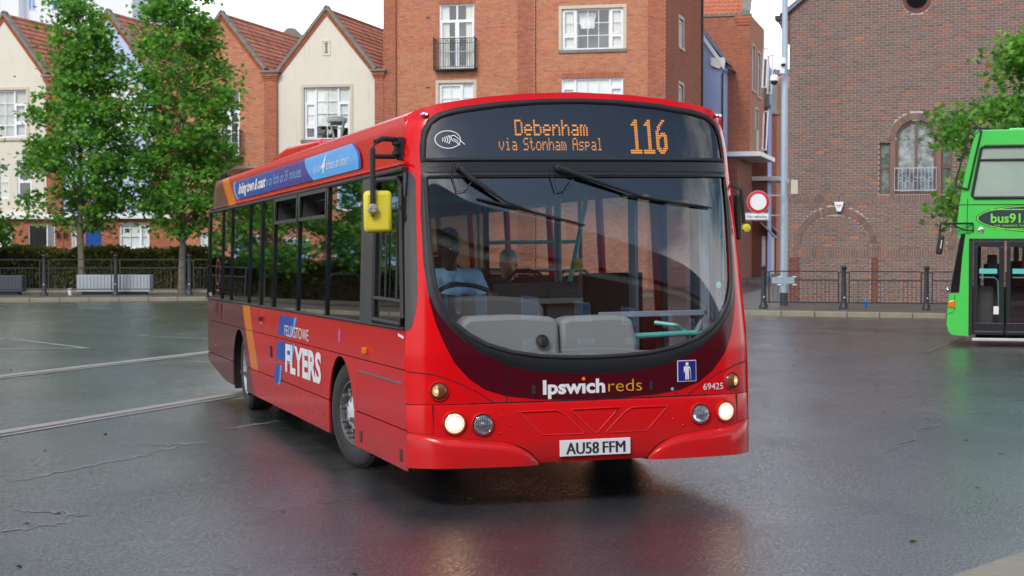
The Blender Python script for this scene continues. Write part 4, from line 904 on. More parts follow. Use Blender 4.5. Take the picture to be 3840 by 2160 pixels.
def leaf_mesh(name, pts, sizes, mat, parent, shape=STAR, droop=0.5, kind=None):
    """one crown: every leaf a small folded star"""
    n, k = len(pts), len(shape)
    nrm = RNG.normal(size=(n, 3)); nrm[:, 2] = np.abs(nrm[:, 2]) + droop; nrm /= np.linalg.norm(nrm, axis=1, keepdims=True)
    t = np.cross(nrm, RNG.normal(size=(n, 3))); t /= np.linalg.norm(t, axis=1, keepdims=True); b = np.cross(nrm, t)
    v = pts[:, None, :] + sizes[:, None, None] * (shape[None, :, 0, None] * t[:, None, :] + shape[None, :, 1, None] * b[:, None, :] - nrm[:, None, :] * (np.abs(shape[None, :, 0, None]) * .35))
    me = bpy.data.meshes.new(name); me.vertices.add(n * k); me.vertices.foreach_set('co', v.reshape(-1).astype(np.float32))
    me.loops.add(n * k); me.loops.foreach_set('vertex_index', np.arange(n * k, dtype=np.int32)); me.polygons.add(n); me.polygons.foreach_set('loop_start', np.arange(0, n * k, k, dtype=np.int32))
    me.update(calc_edges=True); me.materials.append(MATS[mat]); o = bpy.data.objects.new(name, me); COL.objects.link(o)
    if parent: o.parent = parent
    if kind: o['kind'] = kind
    return o
def tree(label, x, y, zb, h, prof, nclump, nleaf, trunk_r, clear, seed, leafscale=1.0, squash=(1, 1)):
    """prof: list of (height, left radius, right radius) of the crown"""
    rng = np.random.default_rng(seed); T = thing('tree', label, 'tree', (x, y, zb), 0, 'young street trees')
    tr = MB(); pts = []; rs = []
    for i in range(12):
        f = i / 11; pts.append((.06 * sin(f * 5 + seed), .06 * cos(f * 4 + seed), -.15 + (h * .96 + .15) * f)); rs.append(trunk_r * (1.25 if i == 0 else 1) * (1 - .9 * f) + .012)
    tr.tube(pts, rs, 10); tr.obj('trunk', 'bark', T, True)
    hs = np.array([p[0] for p in prof]); lr = np.array([p[1] for p in prof]); rr = np.array([p[2] for p in prof]); P = []; S = []; lim = MB()
    for c in range(nclump):
        z = clear + (h - clear) * rng.power(1.15) if c > nclump * .1 else rng.uniform(clear, h)
        
        while True:
            z = rng.uniform(hs[0], hs[-1])
            if rng.uniform(0, 4.4) < (np.interp(z, hs, lr) + np.interp(z, hs, rr)) ** 1.0 + .5: break
        an = rng.uniform(0, 2 * pi); L_, R_ = np.interp(z, hs, lr), np.interp(z, hs, rr)
        rad = L_ if cos(an) < 0 else R_; q = rad * sqrt(rng.uniform(.06, 1.0)); cxx, cyy = q * cos(an), q * sin(an) * .5 * (L_ + R_) / max(rad, .05) * .95
        n = int(nleaf * rng.uniform(.5, 1.5)); s = rng.uniform(.16, .30)
        d = rng.normal(size=(n, 3)) * np.array([s * 1.25, s * 1.25, s * .62]); d[:, 2] -= .35 * (np.hypot(d[:, 0], d[:, 1])) ** 1.0 - .1
        P.append(np.array([cxx, cyy, z]) + d); S.append(rng.uniform(.7, 1.35, n) * leafscale)
        if c % 2 == 0:
            zb_ = max(clear * .8, z - rad * rng.uniform(.35, .8) - .1); f = min(1, zb_ / h)
            lim.tube([(.06 * sin(f * 5 + seed), .06 * cos(f * 4 + seed), zb_), (cxx * .5, cyy * .5, (zb_ + z) / 2 + .05), (cxx, cyy, z)], [.035 * (1 - f) + .012, .018, .006], 5)
    lim.obj('limb', 'bark', T, True); leaf_mesh('crown', np.concatenate(P), np.concatenate(S), 'leaf', T); return T
k_ = 61 / 4500.0
tree('tall leafy tree with its trunk behind the pale granite bench', -14.72, 61.3, .12, 10.2, [(2.35, .7, .6), (2.75, 1.6, 1.15), (3.4, 1.95, 1.55), (4.6, 2.25, 1.6), (5.9, 2.1, 1.5), (6.6, 1.6, 1.4), (7.3, .85, 1.3), (8.7, 1.05, 1.1), (9.3, 1.2, .7), (9.9, .95, .5), (10.3, .5, .25)], 160, 84, .11, 2.2, 3, 1.12)
tree('tall leafy tree with orange tinged leaves, nearest the red bus', -11.27, 61.3, .05, 10.8, [(2.25, .6, .8), (2.8, 1.4, 1.5), (3.5, 2.0, 1.75), (4.7, 2.2, 1.9), (6.0, 2.0, 1.75), (7.4, 2.0, 1.75), (8.0, 1.8, 1.45), (8.7, 1.6, 1.0), (9.4, 1.7, .95), (10.1, 1.15, .95), (10.9, .5, .5)], 180, 84, .12, 2.2, 5, 1.12)
tree('leafy tree cut off by the left edge of the view', -18.55, 61.0, .12, 6.3, [(1.3, .8, .8), (2.0, 1.25, 1.2), (3.2, 1.3, 1.2), (4.4, .95, .85), (5.4, .6, .55), (6.3, .3, .25)], 65, 92, .09, 1.5, 8, 1.12)
tree('leafy tree rising behind the green bus in front of the brown hall', 12.15, 41.5, .05, 6.6, [(1.9, 1.9, .9), (2.4, 2.2, 1.5), (3.3, 1.85, 1.7), (4.2, 2.15, 1.7), (4.85, 2.1, 1.6), (5.15, 1.15, 1.5), (5.9, 1.0, 1.3), (6.35, .75, 1.0), (6.6, .3, .5)], 120, 95, .1, 1.9, 13, .95)
for i, (x_, h_, lb) in enumerate(((-21.8, 8.2, 'full street tree just beyond the left edge'), (-25.6, 9.0, 'full street tree second beyond the left edge'), (-29.4, 8.4, 'full street tree third beyond the left edge'), (-33.2, 9.2, 'full street tree fourth beyond the left edge'), (-37.0, 8.6, 'full street tree furthest beyond the left edge'))):
    tree(lb, x_, 60.6 - (x_ + 21.8) * -.25, .12, h_, [(1.4, 1.0, 1.0), (2.0, 1.9, 1.9), (3.2, 2.1, 2.1), (5.0, 1.8, 1.8), (6.6, 1.5, 1.5), (h_ - .8, .9, .9), (h_, .3, .3)], 130, 60, .11, 1.6, 20 + i, 1.3)
# low twig with leaves showing beside the green bus
ang = np.linspace(0, 2 * pi, 7)[:-1]; OVAL = np.stack([.045 * np.cos(ang), .028 * np.sin(ang)], 1)
hx0, hx1 = -46.0, -6.0; nH = 60000; hx = RNG.uniform(hx0, hx1, nH); face = RNG.uniform(0, 1, nH); hz = np.where(face < .72, RNG.uniform(.30, 1.62, nH), 1.60 + RNG.normal(0, .05, nH)); hy = np.where(face < .72, 62.6 + RNG.normal(0, .07, nH), RNG.uniform(62.6, 63.5, nH))
hz = hz + (hz > 1.3) * (.05 * np.sin(hx * 2.1) + .04 * np.sin(hx * 5.3)); thin = (hz < .95) & (RNG.uniform(0, 1, nH) < .55); keep = ~thin
hd = leaf_mesh('hedge', np.stack([hx, hy, hz], 1)[keep], RNG.uniform(.8, 2.0, keep.sum()), 'hedge_leaf', None, OVAL, .2); hd['kind'] = 'stuff'
hd['label'] = 'clipped brownish green hedge behind the railings'
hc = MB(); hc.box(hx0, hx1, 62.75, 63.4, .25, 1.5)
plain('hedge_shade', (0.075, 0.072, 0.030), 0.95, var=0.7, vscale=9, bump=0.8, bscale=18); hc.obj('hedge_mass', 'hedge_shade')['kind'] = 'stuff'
tw_ = MB()
for i in range(340):
    x = random.uniform(hx0, hx1); tw_.tube([(x, 62.62, .2), (x + random.uniform(-.1, .1), 62.6, .7), (x + random.uniform(-.25, .25), 62.58, 1.25)], [.018, .013, .006], 5)
tw_.obj('hedge_stems', 'bark')['kind'] = 'stuff'
bd = MB(); bd.prism([(62.2, .1), (62.5, .24), (64.2, .26), (64.2, .0), (62.2, .0)], hx0, hx1, 'x'); struct(bd.obj('planting_bed', 'soil')); MB().box(hx0, hx1, 62.0, 62.2, 0, .26).obj('bed_edging', 'kerb_concrete')['kind'] = 'structure'
# fallen leaves
fl = []
for i in range(700):
    r_ = random.random()
    if r_ < .55: fl.append((random.uniform(-20, -7), random.uniform(58, 62.4), .135 if True else 0))
    elif r_ < .8: x = random.uniform(-20, -7); fl.append((x, 56.9 + (x + 9.7) * .25 - random.uniform(.2, .9), .012))
    else: x = random.uniform(-9, 9); y = random.uniform(9.5, 40); fl.append((x, y, gz(x, y) + .010))
lf = leaf_mesh('fallen_leaves', np.array(fl), RNG.uniform(.15, .42, len(fl)), 'hedge_leaf', None, STAR, 4.0, 'stuff')

# ------------------------------------------------------------------ bollards and railings
def bollard(h):
    t = thing('bollard', '', 'bollard', group='black bollards along the kerbs'); k = h / 1.13
    MB().lathe([(0, 0), (.125, 0), (.125, .05), (.115, .085), (.10, .10), (.078, .14), (.075, .16), (.062, h * .80), (.062, h * .80), (.07, h * .805), (.07, h * .825), (.060, h * .83), (.058, h * .90), (.066, h * .93), (.080, h * .945), (.080, h * .965)], seg=20).obj('post', 'fence_black', t, True)
    MB().lathe([(.080, h * .965), (.075, h * .975), (.045, h * .992), (0, h)], seg=20).obj('cap', 'fence_black', t, True)
    MB().lathe([(0, -.006), (.018, -.004), (.020, 0)], (0, -.068, h * .27), 'y', 10).obj('reflector', 'sign_white', t); return t
RB = [(4.55, 47.15), (6.60, 46.91), (8.62, 46.45), (10.62, 45.79), (12.6, 45.1)]; LB = [(-19.9, 57.6), (-17.5, 57.95), (-15.27, 58.38), (-13.01, 58.73), (-10.61, 58.82), (-8.2, 58.9)]
bl = bollard(1.13); bl.location = (*RB[1], .12); bl['label'] = 'black bollard at the left end of the railing, next to the lamp post'
for (p, lb) in ((RB[2], 'black bollard under the blind brick arch'), (RB[3], 'mossy footed black bollard beside the green bus')): copy_tree(bl, (*p, .12), 0, lb)
bb = bollard(1.36); bb.location = (*LB[2], .12); bb['label'] = 'black bollard left of the pale bench, below the black door'
for (p, lb) in ((LB[3], 'black bollard in front of the pale granite bench'), (LB[4], 'black bollard between the second tree and the red bus')): copy_tree(bb, (*p, .12), 0, lb)
def rail_panel(a, b, h, label):
    a = Vector((*a, .12)); b = Vector((*b, .12)); d = b - a; ln = d.length; an = atan2(d.y, d.x); t = thing('railing_panel', label, 'railing', a, an, 'black railing panels between bollards')
    g0 = .14; x0, x1 = g0, ln - g0; zb, zm, zt = .17 * h / 1.13, h * .665, h * .865
    for (x) in (x0, x1): MB().box(x - .018, x + .018, -.018, .018, zb - .03, zt).obj('end_post', 'fence_black', t)
    for z in (zb, zm, zt): MB().box(x0 + .018, x1 - .018, -.014, .014, z - .016, z + .016).obj('rail', 'fence_black', t)
    for z in (zb, zt - .02):
        for (p, q) in ((0.05, x0 - .018), (x1 + .018, ln - .05)): MB().box(p, q, -.01, .01, z - .015, z + .015).obj('bracket', 'fence_black', t)
    n = max(2, round((x1 - x0) / .112)); src = None
    for i in range(1, n):
        x = x0 + (x1 - x0) * i / n
        if src is None: src = MB().box(-.006, .006, -.006, .006, zb, zm).obj('bar', 'fence_black', t); o = src
        else: o = link_copy(src, 'bar', t)
        o.location = (x, 0, 0); o.rotation_euler = (0, random.uniform(-.006, .006), 0)
RL = ['railing panel crossing the foot of the lamp post', 'railing panel below the blind arch', 'railing panel ending behind the green bus']
for i in range(1, 4): rail_panel(RB[i], RB[i + 1], 1.13, RL[i - 1])
LL = ['railing panel cut off by the left edge', 'railing panel in front of the dark granite block', 'railing panel between the first trunk and the pale bench', 'railing panel before the right end of the pale bench', 'railing panel running behind the red bus']
for i in range(0, 5): rail_panel(LB[i], LB[i + 1], 1.36, LL[i])

# ------------------------------------------------------------------ benches and litter
def block(name, label, x, y, ln, d, h, m, rot, seat):
    t = thing(name, label, 'bench', (x, y, .12), rot); b = MB(); b.box(0, ln, 0, d, .10, h); b.obj('seat_block', m, t, bevel=.02)
    f = MB(); f.box(.15, ln - .15, .1, d - .1, 0, .10); f.obj('plinth', 'black_band', t); return t
block('granite_bench', 'long pale grey granite bench under the first tree', -14.42, 59.2, 2.42, .62, .66, 'granite_pale', .02, 1)
block('granite_bench', 'dark granite block at the far left edge behind the railing', -18.2, 59.2, 1.98, .62, .64, 'granite_dark', .0, 1)
cp = thing('paper_cup', 'white paper cup left standing at the left end of the pale bench', 'cup', (-14.52, 58.75, .12)); MB().lathe([(0, 0), (.055, 0), (.075, .2), (.07, .2), (.05, .01)], seg=16).obj('cup', 'sign_white', cp, True); MB().lathe([(.078, .2), (.078, .215), (.06, .23), (0, .23)], seg=16).obj('lid', 'sign_white', cp, True)
plain('balloon_blue', (0.02, 0.22, 0.75), 0.3)
bo = MB(); bo.lathe([(0, .0), (.02, .02), (.05, .12), (.055, .17), (.04, .22), (0, .235)], seg=14); o = bo.obj('blue_bottle_top', 'balloon_blue', None, True); o.location = (9.30, 47.0, .12); tag(o, 'small bright blue plastic scrap at the foot of the hall wall', 'litter')

# ------------------------------------------------------------------ lamp post, signs, camera
lp = thing('lamp_post', 'tall tapering galvanised lamp post with a black foot, beside the hall', 'lamp post', (7.45, 49.0, .12))
MB().lathe([(0, 0), (.112, 0), (.112, .36), (.110, .36)], seg=24).obj('painted_foot', 'black_band', lp, True)
MB().lathe([(.109, .36), (.106, 3.0), (.102, 3.0), (.094, 6.2), (.086, 6.25), (.078, 9.5), (.074, 11), (0, 11)], seg=24).obj('column', 'galvanised', lp, True); MB().box(-.055, .055, -.118, -.09, .55, 1.05).obj('service_door', 'galvanised', lp, bevel=.006)
sg = thing('no_vehicles_sign', 'round red edged white traffic sign on the lamp post', 'traffic sign', (6.70, 48.72, 2.955))
MB().lathe([(0, .012), (.30, .012), (.30, 0), (.287, -.004), (.215, -.005)], axis='y', seg=48).obj('red_ring', 'sign_red', sg, True); MB().lathe([(.222, -.006), (0, -.006)], axis='y', seg=48).obj('face', 'sign_white', sg); MB().lathe([(.305, .016), (.313, 0), (.30, -.002)], axis='y', seg=48).obj('rim', 'sign_grey', sg, True)
br = MB(); br.box(.29, .69, .015, .04, .165, .195); br.obj('bracket', 'galvanised', sg)
sp_ = thing('sign_plate', 'white rectangular plate under the round sign reading No vehicles', 'sign', (6.67, 48.72, 2.56))
MB().box(-.325, .325, 0, .012, -.10, .10).obj('plate', 'sign_white', sp_, bevel=.004)
q = MB()
for (a, b, c, d) in ((-.31, .31, -.088, -.078), (-.31, .31, .078, .088), (-.31, -.30, -.078, .078), (.30, .31, -.078, .078)): q.box(a, b, -.003, 0, c, d)
q.obj('border', 'sign_black', sp_); q = MB(); text_on(q, 'No vehicles', lambda x, y: (x - .265, -.0035, y - .042), .53, .085, bold=.012); q.obj('lettering', 'sign_black', sp_); MB().box(.325, .70, .014, .04, .02, .045).obj('bracket', 'galvanised', sp_)
dm = thing('dome_camera', 'white dome security camera hanging from an arm on the lamp post', 'security camera', (7.12, 48.72, 6.28))
MB().lathe([(0, .13), (.07, .125), (.115, .07), (.12, -.03), (.10, -.05)], seg=20).obj('housing', 'sign_white', dm, True); MB().lathe([(.098, -.05), (.09, -.10), (.05, -.145), (0, -.155)], seg=20).obj('dome', 'sign_black', dm, True); MB().tube([(0, 0, .12), (.02, 0, .30), (.12, 0, .36), (.24, .03, .30)], .022, 8).obj('arm', 'sign_white', dm, True); MB().box(.16, .29, -.02, .08, .16, .40).obj('wall_box', 'sign_white', dm, bevel=.01)
cc = thing('bullet_camera', 'small white camera with black base fixed high on the lamp post', 'security camera', (7.36, 48.68, 6.75))
MB().lathe([(0, .12), (.06, .11), (.085, .05), (.085, -.05), (.06, -.06)], seg=16).obj('housing', 'sign_white', cc, True); MB().lathe([(.06, -.06), (.05, -.11), (0, -.12)], seg=16).obj('lens', 'sign_black', cc, True)
jb = thing('cable_box', 'pale cream metal box fixed to the lamp post', 'box', (7.70, 48.8, 3.36)); MB().box(-.09, .09, 0, .10, -.19, .20).obj('case', 'surround_stone', jb, bevel=.01); MB().tube([(0, .05, -.19), (-.02, .05, -.26), (-.08, .06, -.24)], .012).obj('cable', 'sign_black', jb)
nb = thing('nameplate', 'small pale blue plate clamped to the foot of the lamp post', 'sign', (7.28, 46.72, .86)); MB().box(-.50, .10, 0, .012, -.08, .09).obj('plate', 'galvanised', nb)
for x in (-.30, .10):
    for z in (.10, -.11): MB().box(x - .05, x + .05, -.012, .02, z - .012, z + .012).obj('clip', 'sign_white', nb)
# street lantern behind the bus
sl_ = thing('street_lantern', 'grey bowl topped street lantern showing above the red bus roof', 'street lamp', (-2.925, 30, 0))
MB().lathe([(.05, -.1), (.05, 3.2), (.035, 3.45)], seg=14).obj('pole', 'sign_grey', sl_, True); MB().lathe([(.17, 3.92), (.175, 3.90), (.165, 3.86), (.09, 3.81), (0, 3.80)], seg=24).obj('bowl', 'sign_grey', sl_, True); MB().lathe([(0, 3.955), (.10, 3.945), (.17, 3.92)], seg=24).obj('hood', 'lead_grey', sl_, True); MB().lathe([(.10, 3.81), (.08, 3.76), (0, 3.74)], seg=18).obj('lamp_glass', 'window_glass', sl_, True)
for i in range(4):
    a = pi / 4 + i * pi / 2; MB().tube([(.03 * cos(a), .03 * sin(a), 3.44), (.08 * cos(a), .08 * sin(a), 3.58), (.165 * cos(a), .165 * sin(a), 3.88)], .014, 6).obj('strut', 'sign_grey', sl_, True)
# small car behind the hedge, only a corner of it shows
plain('silver_paint', (0.45, 0.46, 0.48), 0.3, 0.6, coat=0.6)
cr_ = thing('parked_car', 'silver car parked behind the hedge at the left edge', 'car', (-19.6, 66.5, .12))
body = MB(); body.prism([(0, .35), (.1, .75), (.9, .95), (1.5, 1.42), (2.9, 1.45), (3.7, 1.0), (4.2, .9), (4.25, .4), (3.9, .3), (.3, .3)], 0, 1.65, 'y'); body.obj('body', 'silver_paint', cr_, bevel=.06); MB().prism([(1.05, .98), (1.55, 1.38), (2.85, 1.40), (3.5, 1.0)], -.008, 1.658, 'y').obj('side_window', 'tower_glass', cr_)
for x in (.85, 3.4): MB().lathe([(0, -.02), (.2, -.03), (.31, -.01), (.31, .2), (0, .2)], (x, 0.02, .31), 'y', 20).obj('wheel', 'black_band', cr_, True)

# ------------------------------------------------------------------ terrace across the yard behind the viewer (mirrored in the windscreen)
rt_ = thing('brick_terrace', 'brown brick terrace with white bands across the yard, mirrored in the bus windscreen', 'terrace', (-14, -15, 0), 0)
MB().box(0, 78, -9, 0, 0, 11.4).obj('wall', 'hall_mortar', rt_); MB().box(-.1, 78.1, -9.1, .05, 11.2, 11.6).obj('cornice', 'white_paint', rt_); MB().prism([(.6, 11.6), (-4.5, 15.4), (-9.6, 11.6)], -.5, 78.5, 'x').obj('roof', 'slate_blue', rt_)
bricks(rt_, lambda z: 0, lambda z: 78, .005, 11.2, (), 'dark_red_brick', 0, y=0.0, proud=-.012)
for i in range(17): MB().box(2 + i * 4.4, 3.4 + i * 4.4, 0, .05, 1.4, 2.8).obj('window', 'white_frame', rt_); MB().box(2.1 + i * 4.4, 3.3 + i * 4.4, .04, .06, 1.5, 2.7).obj('pane', 'tower_glass', rt_); [(MB().box(2 + i * 4.4, 3.4 + i * 4.4, 0, .05, z, z + 1.4).obj('window', 'white_frame', rt_), MB().box(2.1 + i * 4.4, 3.3 + i * 4.4, .04, .06, z + .1, z + 1.3).obj('pane', 'tower_glass', rt_)) for z in (4.8, 8.2)]; MB().box(0, 78, 0, .06, 3.6, 3.9).obj('band', 'white_paint', rt_) if i == 0 else None

# ------------------------------------------------------------------ the red single-decker bus
# bus frame: u to its nearside (image right), v rearwards from its nose, z up
BM = Matrix(((0.95969785, -0.28066217, -0.01444935, 0.57750), (0.2807776, 0.95974976, 0.00665821, 12.57155), (0.01199906, -0.01044692, 0.99987343, 0.06543), (0, 0, 0, 1)))
def paint(name, fn):
    t = NT(name); o = t.objc(); c = fn(t, o); nz = t.noise(3, 5, 0.6, o); z = t.n('ShaderNodeSeparateXYZ', {0: o}).outputs[2]
    drops = t.n('ShaderNodeTexVoronoi', {'Vector': o, 'Scale': 75.0}); dr = t.ramp(drops.outputs['Distance'], [(0.10, (1, 1, 1)), (0.24, (0, 0, 0))]); pick = t.ramp(drops.outputs['Color'], [(0.72, (0, 0, 0)), (0.74, (1, 1, 1))])
    h = t.math('ADD', t.math('MULTIPLY', dr, pick), t.math('MULTIPLY', t.noise(1.1, 2, 0.5, o), 0.9))
    grime = t.ramp(t.noise(2.0, 5, 0.65, t.objc((1, .5, 3))), [(0.42, (0, 0, 0)), (0.75, (1, 1, 1))]); low = t.n('ShaderNodeMapRange', {0: z, 1: 0.75, 2: 0.15, 3: 0.04, 4: 0.75})
    gf = t.math('MULTIPLY', t.math('ADD', t.math('MULTIPLY', grime, 0.5), 0.35), low)
    c = t.mix(gf, c, (0.09, 0.04, 0.035))
    t.principled(c, t.math('ADD', 0.10, t.math('MULTIPLY', nz, 0.10)), 0, 0.30, t.bump(h, 0.07, 0.004), 0.0); MATS[name] = t.m
RED, MAR, ORA = (0.72, 0.003, 0.007), (0.070, 0.002, 0.008), (0.78, 0.22, 0.004)
paint('bus_red', lambda t, o: t.mix(0.0, RED, RED)); paint('bus_maroon', lambda t, o: t.mix(0.0, MAR, MAR))
def side_scheme(t, o):
    s = t.n('ShaderNodeSeparateXYZ', {0: o}); v, z = s.outputs[1], s.outputs[2]
    up = t.math('GREATER_THAN', z, 2.28); k = t.math('ADD', t.math('MULTIPLY', up, 2.71 - 0.958), 0.958); q = t.math('SUBTRACT', v, t.math('MULTIPLY', k, z))
    a = t.math('ADD', t.math('MULTIPLY', up, 2.96 - 6.85), 6.85); b = t.math('ADD', t.math('MULTIPLY', up, 3.55 - 7.39), 7.39); c_ = t.math('ADD', t.math('MULTIPLY', up, 3.66 - 7.46), 7.46)
    stripe = t.math('MULTIPLY', t.math('MULTIPLY', t.math('GREATER_THAN', q, a), t.math('LESS_THAN', q, b)), t.math('GREATER_THAN', z, 0.48))
    c = t.mix(t.math('GREATER_THAN', q, c_), tuple(x * .92 for x in RED), (0.14, 0.022, 0.030)); return t.mix(stripe, c, ORA)
paint('bus_side', side_scheme)
plain('bus_black', (0.014, 0.015, 0.018), 0.32, spec=0.5, var=0.3, vscale=30, bump=0.25, bscale=90); plain('rubber', (0.016, 0.016, 0.017), 0.6, var=0.3, vscale=20)
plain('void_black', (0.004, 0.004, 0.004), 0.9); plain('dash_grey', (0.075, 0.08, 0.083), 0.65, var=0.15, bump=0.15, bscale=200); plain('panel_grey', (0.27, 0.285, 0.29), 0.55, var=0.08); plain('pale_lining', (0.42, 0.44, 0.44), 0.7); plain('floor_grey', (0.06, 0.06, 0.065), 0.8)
plain('teal_rail', (0.10, 0.55, 0.50), 0.35); plain('pole_grey', (0.22, 0.26, 0.32), 0.5); plain('seat_maroon', (0.075, 0.012, 0.020), 0.8, var=0.3); plain('seat_black', (0.018, 0.018, 0.020), 0.7); plain('mirror_yellow', (0.72, 0.62, 0.045), 0.42, var=0.10, vscale=9); plain('knob_grey', (0.36, 0.32, 0.27), 0.5)
plain('tyre', (0.022, 0.021, 0.021), 0.75, var=0.25, vscale=14, bump=0.2, bscale=50); plain('tyre_letter', (0.045, 0.043, 0.042), 0.6); plain('rim_steel', (0.55, 0.56, 0.58), 0.42, 0.25, var=0.35, vscale=16); plain('dark_steel', (0.13, 0.13, 0.135), 0.5, 0.2, var=0.3)
plain('chrome', (0.75, 0.76, 0.78), 0.12, 0.95, var=0.15, vscale=25); plain('lens_amber', (0.20, 0.055, 0.02), 0.12, spec=0.6, var=0.2); plain('side_amber', (0.75, 0.20, 0.01), 0.2); glass('lens_clear', (0.85, 0.88, 0.9), 1.2, 0.05)
emit('headlight_lit', (1.0, 0.76, 0.40), 24.0); emit('bulb_amber', (1.0, 0.66, 0.22), 2.6); emit('led_orange', (1.0, 0.33, 0.015), 1.5); emit('marker_lit', (0.95, 0.97, 1.0), 1.0)
plain('ad_blue', (0.012, 0.07, 0.36), 0.25, spec=0.25); plain('ad_violet', (0.045, 0.032, 0.30), 0.25, spec=0.25); plain('ad_sky', (0.10, 0.42, 0.90), 0.25, spec=0.25, var=.04); plain('print_white', (0.80, 0.80, 0.82), 0.35, var=0.03); plain('print_pale_blue', (0.17, 0.48, 0.80), 0.35); plain('print_gold', (0.78, 0.42, 0.02), 0.35); plain('print_orange', (0.85, 0.22, 0.01), 0.35); plain('print_rust', (0.45, 0.05, 0.02), 0.4); plain('print_pink', (0.55, 0.06, 0.35), 0.4); plain('flag_blue', (0.02, 0.07, 0.36), 0.3, spec=0.25); plain('sign_blue', (0.015, 0.02, 0.22), 0.3); plain('plate_white', (0.74, 0.75, 0.78), 0.35, var=.03)
plain('dark_glass', (0.012, 0.014, 0.014), 0.06, spec=0.6)
plain('led_board', (0.010, 0.011, 0.012), 0.5)

WZ = ([0, 1.0, 1.4, 1.87, 2.3, 2.45, 2.6, 2.68, 2.72], [1.30, 1.30, 1.282, 1.264, 1.247, 1.243, 1.222, 1.19, 1.14])
Wz = lambda z: float(np.interp(z, *WZ))
CROWN = ([0, .4, .7, 1.0, 1.15, 1.22, 1.3], [2.852, 2.838, 2.81, 2.765, 2.722, 2.68, 2.60])
crown = lambda u: float(np.interp(abs(u), *CROWN))
rake = lambda z: 0.26 * max(0, (z - 1.0) / 1.7) ** 1.2
def Fv(u, z):
    s = min(abs(u) / Wz(min(z, 2.66)), 1.0); return 0.08 * s * s + 0.12 * s ** 10 + rake(z)
def front(u, z, o=0.0):
    s = min(abs(u) / Wz(min(z, 2.66)), 1.0); k = max(0.0, (s - .9) * 1.5); return ((u if u < 1.10 else 1.10 + (u - 1.10) * .80) + math.copysign(o * k, u), Fv(u, z) - o, z)
def side(v, z, o=0.0): return (-(Wz(z) + o), v, z)

bus = thing('red_bus', 'red single decker bus with lit orange destination display reading Debenham 116', 'bus', mat=BM)
def mir(half): return [(x + .02, z) for x, z in half] + [(-x + .02, z) for x, z in reversed(half) if x > 1e-6]   # right half from bottom... -> closed loop
DG = [(0, 2.38), (1.132, 2.38), (1.115, 2.53), (1.075, 2.615), (1.005, 2.664), (.88, 2.695), (.6, 2.735), (.3, 2.761), (0, 2.77)]
DO = [(0, 2.348), (1.165, 2.348), (1.165, 2.45), (1.145, 2.575), (1.10, 2.65), (1.03, 2.70), (.88, 2.74), (.6, 2.778), (.3, 2.80), (0, 2.808)]
WG = [(0, .968), (.2, .972), (.4, .985), (.6, 1.018), (.78, 1.075), (.9, 1.145), (.99, 1.23), (1.06, 1.34), (1.105, 1.47), (1.12, 1.6), (1.13, 1.8), (1.135, 2.0), (1.133, 2.235), (0, 2.235)]
GO = [(0, .845), (.2, .85), (.44, .873), (.63, .92), (.8, 1.0), (.93, 1.09), (1.03, 1.19), (1.11, 1.30), (1.165, 1.44), (1.183, 1.65), (1.182, 2.0), (1.165, 2.278), (0, 2.278)]
MA = [(0, .672), (.2, .672), (.44, .682), (.65, .71), (.8, .76), (.91, .838), (1.01, .955), (1.075, 1.09), (1.125, 1.23), (1.157, 1.38)]
def closed(h): return [(x + .02, z) for x, z in h if x > 1e-6 or z > 1.75] + [(-x + .02, z) for x, z in reversed(h) if x > 1e-6] + [(x + .02, z) for x, z in h if x < 1e-6 and z <= 1.75]
def loop_of(h): 
    pts = [(x + .02, z) for x, z in h]; return pts + [(-(x - .02) + .02, z) for x, z in reversed(pts) if abs(x - .02) > 1e-6]
def radial(poly, c, angs):
    out = []
    n = len(poly)
    for a in angs:
        dx, dz = cos(a), sin(a); best = None
        for i in range(n):
            x0, z0 = poly[i][0] - c[0], poly[i][1] - c[1]; x1, z1 = poly[(i + 1) % n][0] - c[0], poly[(i + 1) % n][1] - c[1]
            ex, ez = x1 - x0, z1 - z0; den = dx * ez - dz * ex
            if abs(den) < 1e-12: continue
            t = (x0 * ez - z0 * ex) / den; s = (x0 * dz - z0 * dx) / den
            if t > 0 and -1e-9 <= s <= 1 + 1e-9 and (best is None or t > best): best = t
        out.append((c[0] + dx * best, c[1] + dz * best))
    return out
def ring_loft(name, A, B, c, mat, off0, off1, nrad=3, nang=160, rim=0.0):
    angs = sorted({round(atan2(p[1] - c[1], p[0] - c[0]), 6) for p in A + B} | {round(-pi + 2 * pi * i / nang, 6) for i in range(nang)})
    a, b = radial(A, c, angs), radial(B, c, angs); m = MB(); n = len(angs); v = []
    for j in range(nrad + 1):
        t = j / nrad; o = off0 + (off1 - off0) * t + rim * sin(pi * t)
        for p, q in zip(a, b): v.append(front(p[0] + (q[0] - p[0]) * t, p[1] + (q[1] - p[1]) * t, o))
    f = [(j * n + i, j * n + (i + 1) % n, (j + 1) * n + (i + 1) % n, (j + 1) * n + i) for j in range(nrad) for i in range(n)]
    m.add(v, f); return m.obj(name, mat, bus, True, angle=50)
cD, cW, cC = (.02, 2.5), (.02, 1.7), (.02, 1.75)
OUT = sorted({round(x, 4) for x in list(np.linspace(0, 1.2, 25))})
EO = [(0, .664), (1.2, .664), (1.26, .664), (1.30, .664), (1.30, 1.0)] + [(Wz(z), z) for z in (1.2, 1.4, 1.87, 2.1, 2.3, 2.45, 2.6)] + [(1.222, 2.68), (1.15, 2.722), (1.0, 2.765), (.7, 2.81), (.4, 2.838), (0, 2.852)]
E_ = [(x, z) for x, z in EO] + [(-x, z) for x, z in reversed(EO) if x > 1e-6]
